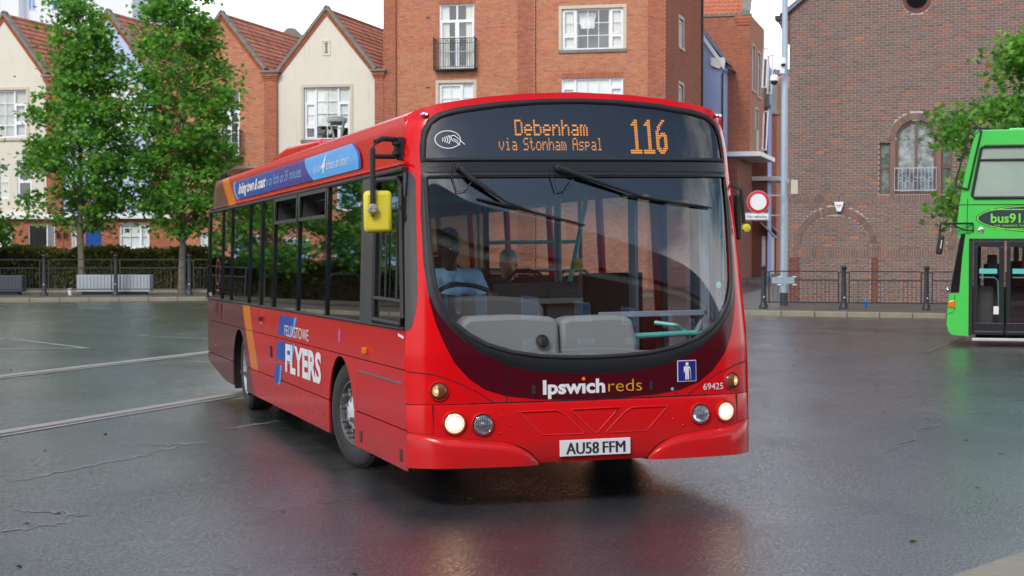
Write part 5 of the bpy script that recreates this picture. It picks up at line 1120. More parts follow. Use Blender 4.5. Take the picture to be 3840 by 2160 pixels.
MK = [(0, .672)] + MA[1:] + [(1.168, 1.46), (1.183, 1.65), (1.182, 2.0), (1.165, 2.278), (1.165, 2.45), (1.145, 2.575), (1.10, 2.65), (1.03, 2.70), (.88, 2.74), (.6, 2.778), (.3, 2.80), (0, 2.808)]
ring_loft('front_panel', loop_of(MK), E_, cC, 'bus_red', .002, .0, 10, 200)
ring_loft('destination_frame', loop_of(DG), loop_of(DO), cD, 'rubber', .006, .004, 4, 120, .014)
ring_loft('windscreen_seal', loop_of(WG), loop_of(GO), cW, 'bus_black', .004, .003, 6, 160, .008)
ring_loft('windscreen_bead', loop_of([(x * .992, z + (.012 if z < 1.2 else 0)) for x, z in WG]), loop_of([(x * 1.018 + (.002 if x else 0), z - (.018 if z < 1.3 else -.01)) for x, z in WG]), cW, 'rubber', .008, .012, 4, 160, .012)
m = MB(); m.grid(lambda u, z: front(u, z, .006), list(np.linspace(-1.145, 1.185, 40)), [2.279, 2.285, 2.315, 2.341, 2.347]); m.obj('wiper_panel', 'bus_black', bus, True)
# maroon apron between the seal and the bumper, in three panels
def mz(u): x = abs(u - .02); return float(np.interp(x, [p[0] for p in MA], [p[1] for p in MA]))
def gzz(u): x = abs(u - .02); return float(np.interp(x, [p[0] for p in GO[:9]], [p[1] for p in GO[:9]]))
for nm, a, b in (('apron_panel', -1.137, -.628), ('apron_flap', -.622, .634), ('apron_panel', .640, 1.177)):
    m = MB(); us = list(np.linspace(a, b, 40)); v = []; n = len(us); R_ = 8
    for j in range(R_ + 1):
        for u in us: z0, z1 = mz(u), max(gzz(u), mz(u) + .001); v.append(front(u, z0 + (z1 - z0) * j / R_, .004))
    m.add(v, [(j * n + i, j * n + i + 1, (j + 1) * n + i + 1, (j + 1) * n + i) for j in range(R_) for i in range(n - 1)]); m.obj(nm, 'bus_maroon', bus, True)
# glazing
def colfill(name, half, zt, mat, off, n=60, r=16, zb_=None):
    bot = [(p[0], p[1]) for p in half]; m = MB(); v = []; xm = max(p[0] for p in half)
    us = [.02 + xm * .999 * sin(pi / 2 * t) for t in np.linspace(-1, 1, n)]
    for j in range(r + 1):
        for u in us: x = abs(u - .02); z0, z1 = zb_(x), zt(x); v.append(front(u, z0 + (z1 - z0) * j / r, off))
    m.add(v, [(j * n + i, j * n + i + 1, (j + 1) * n + i + 1, (j + 1) * n + i) for j in range(r) for i in range(n - 1)]); return m.obj(name, mat, bus, True)
WB = WG[:-2]; wbx, wbz = [p[0] for p in WB], [p[1] for p in WB]
colfill('windscreen', WG, lambda x: 2.235, 'windscreen', -.004, 70, 18, lambda x: float(np.interp(x, wbx, wbz)))
dt = DG[1:]; dx_ = [p[0] for p in reversed(dt)]; dz_ = [p[1] for p in reversed(dt)]
colfill('destination_glass', DG, lambda x: float(np.interp(x, dx_, dz_)) if x < 1.132 else 2.381, 'screen_glass', -.003, 60, 6, lambda x: 2.38)
bd_ = colfill('display_board', DG, lambda x: float(np.interp(x, dx_, dz_)) if x < 1.132 else 2.381, 'led_board', -.075, 60, 4, lambda x: 2.38)
m = MB(); m.grid(lambda u, z: front(u, z, -.055), list(np.linspace(-.755, .765, 20)), [2.385, 2.70]); m.obj('led_panel', 'void_black', bd_)
for i in range(20): MB().grid(lambda u, z: front(u, z, -.053), list(np.linspace(-.755, .765, 14)), [2.39 + i * .0152, 2.3925 + i * .0152]).obj('louvre_strip', 'rubber', bd_)
F57 = {'D': '11110 10001 10001 10001 10001 10001 11110', 'e': '00000 00000 01110 10001 11111 10000 01110', 'b': '10000 10000 11110 10001 10001 10001 11110', 'n': '00000 00000 10110 11001 10001 10001 10001', 'h': '10000 10000 10110 11001 10001 10001 10001', 'a': '00000 00000 01110 00001 01111 10001 01111', 'm': '00000 00000 11010 10101 10101 10101 10101', 'v': '00000 00000 10001 10001 10001 01010 00100', 'i': '00100 00000 01100 00100 00100 00100 01110', 'S': '01111 10000 10000 01110 00001 00001 11110', 't': '01000 01000 11100 01000 01000 01001 00110', 'o': '00000 00000 01110 10001 10001 10001 01110', 'A': '01110 10001 10001 11111 10001 10001 10001', 's': '00000 00000 01111 10000 01110 00001 11110', 'p': '00000 00000 11110 10001 11110 10000 10000', 'l': '01100 00100 00100 00100 00100 00100 01110', ' ': '0000 0000 0000 0000 0000 0000 0000'}
BIG = {'1': '0001100 0011100 0111100 0001100 0001100 0001100 0001100 0001100 0001100 0001100 0001100 0001100 0001100 0001100 1111111 1111111', '6': '0000110 0001100 0011000 0110000 0110000 1100000 1101110 1111111 1110011 1100011 1100011 1100011 1100011 1110111 0111110 0011100'}
def led(text, font, u0, u1, z0, z1, fat=1.0, bold=False):
    cols = []
    for ch in text:
        rows = font[ch].split(); w_ = len(rows[0])
        for x in range(w_): cols.append([r[x] == '1' for r in rows])
        cols.append([False] * len(rows))
    cols = cols[:-1]; R_ = len(cols[0]); pu, pz = (u1 - u0) / len(cols), (z1 - z0) / R_; d = MB()
    for i, c in enumerate(cols):
        for j, on in enumerate(c):
            if on:
                for (k, du) in ((0, -.24), (1, .24)) if bold else ((0, 0),):
                    u, z = u0 + (i + .5 + du) * pu, z1 - (j + .5) * pz; hw, hz = pu * (.24 if bold else .40) * fat, pz * .36 * fat
                    d.add([front(u - hw, z - hz, -.050), front(u + hw, z - hz, -.050), front(u + hw, z + hz, -.050), front(u - hw, z + hz, -.050)], [(0, 1, 2, 3)])
    return d.obj('led_lettering', 'led_orange', bd_)
led('Debenham', F57, -.455, .088, 2.538, 2.655, 1, True); led('via Stonham Aspal', F57, -.578, .192, 2.432, 2.524); led('116', BIG, .41, .705, 2.41, 2.662, 1.05)
# contactless-card emblem
cl = MB(); ce = (-.952, 2.508)
def arcpts(cx, cz, rx, rz, a0, a1, n=20): return [(cx + rx * cos(a0 + (a1 - a0) * i / n), cz + rz * sin(a0 + (a1 - a0) * i / n)) for i in range(n + 1)]
def stroke(mb, pts, w_, place, m=0):
    for (a, b) in zip(pts[:-1], pts[1:]):
        d = Vector((b[0] - a[0], b[1] - a[1])); 
        if d.length < 1e-6: continue
        d.normalize(); n = Vector((-d.y, d.x)) * w_ / 2; e = d * w_ * .3
        q = [(a[0] - e.x + n.x, a[1] - e.y + n.y), (a[0] - e.x - n.x, a[1] - e.y - n.y), (b[0] + e.x - n.x, b[1] + e.y - n.y), (b[0] + e.x + n.x, b[1] + e.y + n.y)]; mb.add([place(*p) for p in q], [(0, 1, 2, 3)], m)
pf = lambda o: (lambda x, z: front(x, z, o))
stroke(cl, arcpts(*ce, .088, .062, 0, 2 * pi, 40), .006, pf(.003))
for i, r in enumerate((.022, .034, .046, .058)): stroke(cl, arcpts(ce[0] - .055 + i * .004, ce[1], r, r * .85, -.6, .6, 8), .007, pf(.003))
stroke(cl, [(ce[0] + .02, ce[1] + .025), (ce[0] + .045, ce[1] + .03), (ce[0] + .075, ce[1] + .005), (ce[0] + .115, ce[1] - .035)], .006, pf(.003)); stroke(cl, [(ce[0] + .02, ce[1] + .025), (ce[0] + .03, ce[1] - .005), (ce[0] + .06, ce[1] - .02), (ce[0] + .08, ce[1] - .04)], .006, pf(.003)); stroke(cl, [(ce[0] + .04, ce[1] + .005), (ce[0] + .07, ce[1] - .012)], .005, pf(.003))
cl.obj('contactless_emblem', 'print_white', bus)
# seams
def seam(pts, r=.004, mat='void_black', o=.0, name='panel_gap'):
    d = []
    for a, b in zip(pts[:-1], pts[1:]):
        for i in range(6): d.append((a[0] + (b[0] - a[0]) * i / 6, a[1] + (b[1] - a[1]) * i / 6))
    d.append(pts[-1]); MB().tube([front(u, z, o) for u, z in d], r, 6).obj(name, mat, bus, True)
SL = [(-1.294, .892), (-1.126, .87), (-.958, .81), (-.836, .746), (-.713, .664), (-.672, .608), (-.59, .502), (-.538, .429), (-.527, .382)]
seam(SL[:5]); seam(SL[4:]); seam([(-x + .005, z) for x, z in SL[:5]]); seam([(-x + .005, z) for x, z in SL[4:]]); seam([(-1.299, .664), (1.299, .664)], .007); seam([(-.625, .672), (-.625, .915)]); seam([(.637, .672), (.637, .915)])
# bumper
m = MB(); us = [1.30 * sin(pi / 2 * t) for t in np.linspace(-1, 1, 61)]; zs = [.235, .24, .30, .38, .46, .54, .62, .655, .66]
bo_ = lambda z: .018 * sin(pi * min(1, max(0, (z - .235) / .43))) ** .5
m.grid(lambda u, z: front(u, z, bo_(z)), us, zs); m.obj('bumper', 'bus_red', bus, True, angle=50); m = MB(); m.grid(lambda u, t: (u * .985, Fv(u, .235) + .01 + t, .237 - t * .1), us, [0, .4]); m.obj('bumper_underside', 'void_black', bus)  # underside coloured black to deepen the shade below the bumper
def bcorner(sg):
    tp = [(1.303, .469), (1.18, .452), (1.034, .43), (.9, .416), (.759, .401), (.66, .389), (.592, .374), (.52, .340), (.466, .307), (.43, .268), (.405, .236)]; xs = [p[0] for p in reversed(tp)]; zz = [p[1] for p in reversed(tp)]
    m = MB(); v = []; us = [.405 + (1.30 - .405) * (1 - (1 - t) ** 1.5) for t in np.linspace(0, 1, 36)]; n = len(us); T_ = [0, .15, .4, .65, .8, .9, .96, 1.0]
    for t in T_:
        for x in us:
            zt = float(np.interp(x, xs, zz)); z = .225 + (zt - .225) * t; e = min(1.0, (x - .405) / .12) ** .5; ee = .35 + .65 * min(1.0, max(0.0, (1.30 - x) / .22)) ** .6; o = (.018 + .048 * e * (1 - max(0, (t - .55) / .45) ** 2.2) ** .5) * ee if t < 1 else .012 * ee; v.append(front(sg * x, z, o))
    m.add(v, [(j * n + i, j * n + i + 1, (j + 1) * n + i + 1, (j + 1) * n + i) for j in range(len(T_) - 1) for i in range(n - 1)]); q = len(m.v)
    m.add([front(sg * x, .225, .066 * (.35 + .65 * min(1.0, max(0.0, (1.30 - x) / .22)) ** .6) * min(1.0, .28 + (x - .405) / .12)) for x in us] + [(sg * x * .97, Fv(x, .225) + .1, .225) for x in us], [(i, i + 1, n + i + 1, n + i) for i in range(n - 1)])
    m.obj('bumper_corner', 'bus_red', bus, True, angle=60)
    seam([(sg * p[0], p[1] + .006) for p in tp], .006, o=.012)
bcorner(-1); bcorner(1)
G1 = [(-.547, .598), (-.27, .599), (-.217, .571), (-.072, .436), (-.083, .428), (-.379, .431), (-.547, .598)]
for g_ in (G1, [(-x + .02, z) for x, z in G1], [(-.168, .602), (.194, .605), (.026, .432), (-.0, .432), (-.168, .602)]): seam(g_, .006, 'bus_red', .016, 'pressed_rib')
for sg in (-1, 1):
    for (u, z) in ((.665, .575), (.60, .505), (.68, .455)): MB().ell(front(sg * u, z, bo_(z) + .002), (.008, .006, .008), 8, 6).obj('bolt', 'bus_red', bus, True)
    seam([(sg * 1.14, .66), (sg * 1.135, .447)], .004, o=.014)
def lamp(u, z, r, kind, o=.034):
    e = .01; sl_ = (Fv(u + e, z) - Fv(u - e, z)) / (2 * e); h = bpy.data.objects.new('headlight' if kind in ('lit', 'off') else 'indicator', None); COL.objects.link(h); h.parent = bus; p = front(u, z, o); h.location = p; h.rotation_euler = (0, 0, atan2(sl_, 1) * .8)
    MB().lathe([(r * 1.30, .030), (r * 1.24, .008), (r * 1.16, .0), (r * 1.09, .001), (r * 1.05, .010)], axis='y', seg=36).obj('bezel', 'bus_red', h, True); MB().lathe([(r * 1.10, .004), (r * 1.0, .012), (r * .99, .016)], axis='y', seg=36).obj('lamp_ring', 'void_black', h, True)
    if kind in ('lit', 'off'):
        MB().lathe([(r, -.002), (r * .9, .006), (r * .6, .011), (r * .3, .013), (0, .014)], axis='y', seg=36).obj('reflector', 'chrome' if kind == 'off' else 'headlight_bowl', h, True)
        MB().ell((0, .004, .0), (r * (.70 if kind == 'lit' else .24), .008, r * (.62 if kind == 'lit' else .24)), 20, 10).obj('bulb', 'headlight_lit' if kind == 'lit' else 'chrome', h, True)
        MB().lathe([(r, -.002), (r * .8, -.010), (r * .4, -.016), (0, -.018)], axis='y', seg=36).obj('lens', 'lens_clear', h, True)
        fl = MB()
        for k in range(-4, 5): x = k * r * .19; hz = sqrt(max(0, (r * .85) ** 2 - x * x)); fl.box(x - .0016, x + .0016, -.009 + abs(k) * .001, -.005 + abs(k) * .001, -hz * .1, hz)
        fl.obj('lens_flutes', 'lens_flute', h)
    else:
        MB().lathe([(r, .004), (r * .8, -.010), (r * .4, -.017), (0, -.019)], axis='y', seg=32).obj('lens', 'lens_amber', h, True); sx = -.36 if u < 0 else .30
        MB().ell((sx * r, -.010, .0), (r * .46, .011, r * .62), 14, 8).obj('lit_lens', 'bulb_pale', h, True); MB().ell((sx * r, -.014, .03 * r), (r * .20, .012, r * .22), 14, 8).obj('bulb', 'bulb_amber', h, True)
emit('headlight_bowl', (1.0, 0.80, 0.50), 0.85); emit('bulb_pale', (0.85, 0.50, 0.20), 0.55); plain('lens_flute', (0.5, 0.5, 0.5), 0.2)
lamp(-1.0, .534, .068, 'lit', .036); lamp(-.803, .521, .066, 'off', .036); lamp(.816, .533, .063, 'off', .036); lamp(1.022, .541, .063, 'lit', .036); lamp(-1.096, .757, .056, 'amber', .018); lamp(1.090, .757, .054, 'amber', .018)
for (u, z) in ((-1.10, 2.69), (1.14, 2.70)):
    h = MB().ell((u, Fv(u, 2.66) - .012, z), (.030, .03, .016), 16, 10).obj('marker_lamp', 'chrome', bus, True); MB().ell((u + .006, Fv(u, 2.66) - .026, z), (.016, .018, .010), 12, 8).obj('bulb', 'marker_lit', h, True)
# plate, emblem, fleet number and lettering on the nose
o = MB().box(-.262, .262, -.012, 0, -.057, .057).obj('number_plate', 'plate_white', bus, bevel=.003); o.location = front(.005, .332, .021); o.rotation_euler = (0, 0, 0)
for tx_, x_, w_t in (('AU58', -.215, .238), ('FFM', .055, .165)):
    q = MB()
    for k_, dx_p in enumerate((-.003, 0, .003)): text_on(q, tx_, lambda x, y: (x + x_ + dx_p, -.0135 - k_ * .0003, y - .042), w_t, .084)
    q.obj('lettering', 'sign_black', o)

o2 = MB().box(-.075, .075, -.004, 0, -.076, .076).obj('disabled_user_sign', 'print_white', bus); o2.location = front(.719, .843, .008); o2.rotation_euler = (0, 0, .10)
MB().box(-.070, .070, -.006, -.003, -.071, .071).obj('blue_field', 'sign_blue', o2); q = MB(); q.add([(.013 * cos(t), -.0075, .05 + .013 * sin(t)) for t in [2 * pi * i / 16 for i in range(16)]], [tuple(range(16))])
for pl_ in ([(-.020, .034), (.014, .034), (.014, -.062), (.002, -.062), (.0, -.01), (-.004, -.062), (-.016, -.062), (-.014, 0), (-.022, -.004)], [(.014, .034), (.024, .028), (.03, -.004), (.025, -.004), (.018, .018), (.014, .02)], [(.027, -.005), (.030, -.005), (.030, -.062), (.027, -.062)], [(-.020, .034), (-.027, .03), (-.027, -.012), (-.021, -.012)]): q.add([(x, -.0075, z) for x, z in pl_], [tuple(range(len(pl_)))])
q.obj('pictogram', 'print_white', o2)
q = MB(); text_on(q, 'Ipsw\u0131ch', lambda x, y: front(-.366 + x, .716 + y, .008), .458, .098, bold=.035); q.obj('lettering', 'print_white', bus, label='bold white lettering reading Ipswich')
q = MB(); ic_ = -.068; q.add([front(ic_ + .013 * cos(t), .814 + .013 * sin(t), .0085) for t in [2 * pi * i / 18 for i in range(18)]], [tuple(range(18))]); q.obj('orange_dot', 'print_orange', bus)
q = MB(); text_on(q, 'reds', lambda x, y: front(.116 + x, .716 + y, .008), .254, .092, bold=-.012); q.obj('lettering', 'print_gold', bus, label='thin gold lettering reading reds')
q = MB(); text_on(q, '69425', lambda x, y: front(.852 + x, .701 + y, .006), .163, .048); q.obj('fleet_number', 'print_white', bus)
q = MB(); q.add([front(.605 + .012 * cos(t), .718 + .012 * sin(t), .0085) for t in [2 * pi * i / 18 for i in range(18)]], [tuple(range(18))]); q.obj('round_sticker', 'print_pale_blue', bus)
for u in (-.433, .441):
    x, y_, z = front(u, .747, .006); MB().box(x - .013, x + .013, y_ - .006, y_ + .01, z - .032, z + .032).obj('latch', 'rubber', bus, bevel=.003)
# wipers
def wiper(p0, p1, p2, b0, b1):
    w0 = MB(); w0.lathe([(.028, .0), (.028, -.03), (.02, -.04), (0, -.042)], front(*p0, .008), 'y', 18); a = w0.obj('wiper', 'rubber', bus, True)
    MB().tube([front(*p0, .045), front(*p1, .06), front(*p2, .05)], [.022, .020, .008], 8).obj('wiper_arm', 'rubber', a, True); MB().tube([front(*p2, .05), front(b0[0] + (b1[0] - b0[0]) * .5, b0[1] + (b1[1] - b0[1]) * .5, .045)], .009, 6).obj('blade_arm', 'rubber', a, True)
    n = 10; MB().tube([front(b0[0] + (b1[0] - b0[0]) * i / n, b0[1] + (b1[1] - b0[1]) * i / n, .022) for i in range(n + 1)], [.006] + [.011] * 9 + [.006], 6).obj('wiper_blade', 'rubber', a, True)
    c = p0; MB().tube([front(c[0] - .05, c[1] + .01, .01), front(c[0] - .06, c[1] - .06, .03), front(c[0] - .03, c[1] - .17, .035), front(c[0] + .03, c[1] - .16, .04), front(c[0] + .09, c[1] - .08, .05)], .0045, 6).obj('washer_hose', 'rubber', a, True)
wiper((-.888, 2.308), (-.82, 2.23), (-.577, 2.062), (-.776, 2.091), (-.005, 1.893)); wiper((-.169, 2.301), (-.089, 2.269), (.447, 2.091), (.294, 2.106), (.995, 2.011))

# ---- offside flank: panels, arches, glazing
FA, RA = (2.61, .32, .56), (8.82, .30, .58)
def arch(v):
    z = 0
    for c, zc, r in (FA, RA):
        if abs(v - c) < r: z = max(z, zc + sqrt(r * r - (v - c) ** 2))
    return z
def skirt(v): return .195 if v < 10.1 else .195 + (v - 10.1) * .093
def vcols(a, b):
    s = set(np.linspace(a, b, max(2, int((b - a) / .25) + 1)))
    for c, zc, r in (FA, RA):
        for t in np.linspace(0, pi, 49):
            x = c + r * cos(t)
            if a < x < b: s.add(x)
        for e in (-1e-4, 1e-4):
            for x in (c - r + e, c + r + e):
                if a < x < b: s.add(x)
    return sorted(s)
def flank(name, a, b, z0, z1, off, mat, rows=3, sgn=-1):
    m = MB(); vs_ = vcols(a, b)
    for p, q in zip(vs_[:-1], vs_[1:]):
        lo0, lo1 = max(z0(p), arch(p)), max(z0(q), arch(q))
        if abs(q - p) < 3e-4: continue
        t0, t1 = z1, z1
        if lo0 >= t0 and lo1 >= t1: continue
        lo0, lo1 = min(lo0, t0), min(lo1, t1)
        for j in range(rows):
            A = lambda lo, t, k: lo + (t - lo) * k / rows
            pts = [(p, A(lo0, t0, j)), (q, A(lo1, t1, j)), (q, A(lo1, t1, j + 1)), (p, A(lo0, t0, j + 1))]
            m.add([(sgn * (Wz(z) + off), v, z) for v, z in pts], [(0, 1, 2, 3)])
    return m
def flank_panel(name, a, b, z0, z1, mat='bus_side'):
    m = flank(name, a, b, z0 if callable(z0) else (lambda v: z0), z1, 0.0, mat)
    if not m.v: return
    import bmesh
    o = m.obj(name, mat, bus, False); bm = bmesh.new(); bm.from_mesh(o.data); bmesh.ops.remove_doubles(bm, verts=bm.verts, dist=1e-5); bm.to_mesh(o.data); bm.free()
    md = o.modifiers.new('thick', 'SOLIDIFY'); md.thickness = .016; md.offset = 1.0
    md2 = o.modifiers.new('bevel', 'BEVEL'); md2.width = .004; md2.segments = 2; md2.limit_method = 'ANGLE'; return o
flank('b', .2, 11.9, skirt, 2.3, -.02, None).obj if False else None
b_ = flank('body_frame', .24, 11.88, lambda v: skirt(v) + .02, 1.19, -.024, None, 2); b_.obj('body_frame', 'void_black', bus)
for (a, b) in ((.21, 1.905), (1.912, 3.19), (3.196, 4.725), (4.732, 6.215), (6.222, 8.2), (8.206, 9.44), (9.446, 11.90)): flank_panel('skirt_panel', a, b, skirt, .474)
for (a, b) in ((.21, 1.906), (1.912, 3.386), (3.393, 6.250), (6.257, 7.066), (7.073, 9.50), (9.507, 11.90)): flank_panel('side_panel', a, b, lambda v: .482, .895)
for (a, b) in ((.21, 7.062), (7.069, 9.50), (9.507, 11.90)): flank_panel('waist_panel', a, b, .902, 1.172)
for c, zc, r in (FA, RA):
    m = MB(); m.grid(lambda t, x: (x, c + (r + .004) * cos(t), zc + (r + .004) * sin(t)), list(np.linspace(-.25, pi + .25, 41)), [-1.284, -.75]); m.grid(lambda t, k: (-.75, c + r * k * cos(t), zc + r * k * sin(t)), list(np.linspace(-.25, pi + .25, 21)), [0, 1]); m.obj('wheel_arch', 'void_black', bus, True)
m = MB()
for v in np.linspace(.26, 11.84, 2): pass
m.tube([side(v, 1.186, .004) for v in np.linspace(.24, 11.86, 30)], .013, 8); m.obj('waist_rail', 'rubber', bus, True)
MB().tube([side(v, 2.305, .006) for v in np.linspace(.36, 11.9, 30)], .018, 8).obj('gutter_rail', 'rubber', bus, True)
MB().tube([side(v, 2.345, .004) for v in np.linspace(.30, 11.9, 30)], .010, 8).obj('drip_rail', 'bus_side', bus, True)
PANES = [(10.46, 11.76), (9.58, 10.42), (8.06, 9.54), (7.18, 8.02), (6.36, 7.08), (4.82, 6.20), (3.30, 4.72), (1.76, 3.22)]
for k, (a, b) in enumerate(PANES):
    top = 2.035 if k in (5, 6) else 2.292; m = MB(); m.grid(lambda v, z: side(v, z, -.004), [a, b], list(np.linspace(1.198, top, 4))); m.obj('side_window', 'bus_glass', bus)
edges = sorted([p for pr in PANES for p in pr]); gaps = [(1.29, 1.76), (3.22, 3.30), (4.72, 4.82), (6.20, 6.36), (7.08, 7.18), (8.02, 8.06), (9.54, 9.58), (10.42, 10.46), (11.76, 11.90)]
for (a, b) in gaps: m = MB(); m.grid(lambda v, z: side(v, z, 0.0), [a, b], list(np.linspace(1.18, 2.30, 5))); m.obj('window_pillar', 'bus_black' if a < 1.5 else 'dark_glass', bus, solid=.03)
for (a, b) in ((4.82, 6.20), (3.30, 4.72)):
    f_ = MB()
    for (z0, z1) in ((2.035, 2.065), (2.262, 2.292)): f_.grid(lambda v, z: side(v, z, .008), [a, b], [z0, z1])
    for (p, q_) in ((a, a + .05), (b - .05, b)): f_.grid(lambda v, z: side(v, z, .008), [p, q_], [2.065, 2.262])
    h = f_.obj('hopper_frame', 'bus_black', bus, solid=.02); x0 = -(Wz(2.06) - .01); MB().quad((x0, a + .05, 2.065), (x0, b - .05, 2.065), (x0 + .14, b - .05, 2.21), (x0 + .14, a + .05, 2.21)).obj('hopper_pane', 'bus_glass', h)
    for v_ in (a + .05, b - .05): MB().add([(x0, v_, 2.065), (x0 + .14, v_, 2.21), (x0 + .02, v_, 2.26)], [(0, 1, 2)]).obj('hopper_cheek', 'rubber', h)
    MB().quad((x0 + .13, a + .05, 2.215), (x0 + .13, b - .05, 2.215), (x0 + .13, b - .05, 2.225), (x0 + .13, a + .05, 2.225)).obj('pane_edge', 'rubber', h)
# cab window and corner quarter light
cf = MB(); fr_ = lambda z: .235 + rake(z) * .95
def bar(pts, w_=.022, o=.012): cf.tube([side(v, z, o) for v, z in pts], w_, 8)
bar([(1.255, 1.225), (1.255, 2.20), (1.20, 2.265), (fr_(2.25) + .08, 2.245), (fr_(2.2) + .03, 2.18), (fr_(1.24), 1.26), (fr_(1.2) + .05, 1.215), (1.255, 1.225)], .020)
bar([(1.24, 1.385), (fr_(1.38), 1.375)], .016); bar([(1.24, 2.03), (fr_(2.03) + .01, 2.03)], .016); bar([(.475, 1.39), (.475, 2.02)], .012); bar([(.85, 1.39), (.85, 2.02)], .008)
cw = cf.obj('cab_window_frame', 'rubber', bus, True)
m = MB(); m.add([side(v, z, -.002) for v, z in ((fr_(1.2), 1.2), (1.28, 1.2), (1.28, 1.75), (1.28, 2.28), (fr_(2.28), 2.28), (fr_(1.75), 1.75))], [(0, 1, 2, 5), (5, 2, 3, 4)]); m.obj('cab_window', 'bus_glass', cw)
MB().grid(lambda t, z: side((fr_(z) - .005) if t else (1.29), z, -.03), [0, 1], [1.175, 1.21]).obj('cab_sill', 'bus_black', cw)
qs = np.linspace(0, 1, 10); zq0 = lambda q: 1.175 + (max(0, (.45 - q)) / .45) ** 2.2 * .22; zq1 = lambda q: 2.285 - (max(0, (.3 - q)) / .3) ** 2 * .06
m = MB(); v = []; R_ = 14
for j in range(R_ + 1):
    for q_ in qs:
        z = zq0(q_) + (zq1(q_) - zq0(q_)) * j / R_; s = .945 + .055 * min(1, q_ / .55)
        if q_ <= .55: p = front(-Wz(z) * s, z, .003)
        else: t = (q_ - .55) / .45; p = (-(Wz(z) + .003), Fv(Wz(z), z) + t * (fr_(z) - Fv(Wz(z), z) + .02), z)
        v.append(p)
m.add(v, [(j * 10 + i, j * 10 + i + 1, (j + 1) * 10 + i + 1, (j + 1) * 10 + i) for j in range(R_) for i in range(9)]); m.obj('quarter_light', 'dark_glass', bus, True)
# roof, coves, rear, nearside
def roofz(u): return crown(u)
UU = [-1.19, -1.12, -1.0, -.8, -.6, -.4, -.2, 0, .2, .4, .6, .8, 1.0, 1.12, 1.19]
def taper(v): return 1.0 - max(0, v - 11.5) ** 2 * .25
VV = [0, .01, .03, .06, .1, .2, .4, .6, .8, .94, .96, .98, 1.0]
m = MB(); m.grid(lambda u, t: (u * taper(Fv(u, 2.6) + (11.92 - Fv(u, 2.6)) * t), Fv(u, roofz(u)) + (11.92 - Fv(u, roofz(u))) * t, roofz(u) - max(0, t - .965) ** 2 * 60), UU, VV); m.v = [(q[0] if q[0] < .9 else .9 + (q[0] - .9) * .87, q[1], q[2]) for q in m.v]; m.obj('roof', 'bus_side', bus, True, angle=60)
for sg in (-1, 1):
    m = MB(); zc_ = [2.29, 2.33, 2.40, 2.48, 2.54, 2.60, 2.64, 2.67, 2.692, 2.708]; uc_ = lambda z: float(np.interp(z, [2.29, 2.6, 2.64, 2.67, 2.692, 2.708], [Wz(2.29), Wz(2.6), 1.216, 1.208, 1.20, 1.188]))
    m.grid(lambda z, t: (sg * uc_(z) * taper(Fv(1.3, z) + (11.92 - Fv(1.3, z)) * t), Fv(1.3, z) + (11.92 - Fv(1.3, z)) * t, z), zc_, VV); m.v = [(q[0] - (.036 if sg > 0 else 0), q[1], q[2]) for q in m.v]; m.obj('cove_panel', 'bus_side', bus, True, angle=60)
m = MB(); m.add([(sg * Wz(z) * taper(11.92), 11.92, z) for z in (.36, 1.2, 2.3, 2.6) for sg in (-1, 1)] + [(-1.0, 11.92, 2.71), (1.0, 11.92, 2.71)], [(0, 1, 3, 2), (2, 3, 5, 4), (4, 5, 7, 6), (6, 7, 9, 8)]); m.obj('rear_panel', 'bus_maroon', bus)
ns = MB()
for (a, b, z0, z1) in ((.2, .42, .25, 2.32), (1.78, 2.0, .25, 2.32), (2.0, 11.9, .2, 1.2), (.2, 11.9, 2.18, 2.33), (.42, 1.78, .2, .32)):
    if a == 2.0: 
        fm_ = flank('n', a, b, skirt, 1.2, 0, None, 2, 1); n0_ = len(ns.v); ns.v += [(q[0] - .038, q[1], q[2]) for q in fm_.v]; ns.f += [tuple(i + n0_ for i in f) for f in fm_.f]; ns.fm += fm_.fm; continue
    ns.grid(lambda v, z: (Wz(z) - .038, max(v, Fv(1.3, z) + .004), z), [a, b], list(np.linspace(z0, z1, 8)))
for v in (3.3, 4.8, 6.3, 7.8, 9.3, 10.8): ns.grid(lambda q, z: (Wz(z) - .044, q, z), [v - .06, v + .06], [1.2, 1.8, 2.2])
ns.obj('nearside_panel', 'bus_red', bus, solid=.03)
m = MB(); m.grid(lambda v, z: (Wz(z) - .05, v, z), [2.0, 11.8], [1.2, 1.7, 2.2]); m.obj('nearside_window', 'clear_glass', bus)
dr_ = MB()
for v in (.44, 1.08, 1.12, 1.76): dr_.box(1.21, 1.25, v - .025, v + .025, .33, 2.18)
for z in (.36, 2.15): dr_.box(1.215, 1.245, .44, 1.76, z - .04, z + .04)
d_ = dr_.obj('entrance_door', 'rubber', bus); MB().quad((1.23, .46, .36), (1.23, 1.74, .36), (1.23, 1.74, 2.15), (1.23, .46, 2.15)).obj('door_glass', 'clear_glass', d_)
un = MB(); un.box(-1.2, 1.2, 3.3, 8.0, .24, .30); un.box(-1.2, 1.2, 9.5, 11.8, .34, .40); un.box(-1.22, 1.22, .4, 1.95, .24, .27); un.box(-1.22, 1.22, 3.25, 8.15, .20, .24); un.box(-.8, .8, 1.9, 11.8, .20, .25); un.box(-1.2, 1.2, 1.92, 1.98, .12, .3); un.box(-1.1, 1.1, 2.5, 2.7, .25, .45); un.box(-1.2, 1.2, 3.3, 3.36, .14, .3); un.box(-1.2, 1.2, 7.9, 8.0, .14, .3); un.obj('underframe', 'void_black', bus)  # underframe, with black cross plates added to block light under the bus
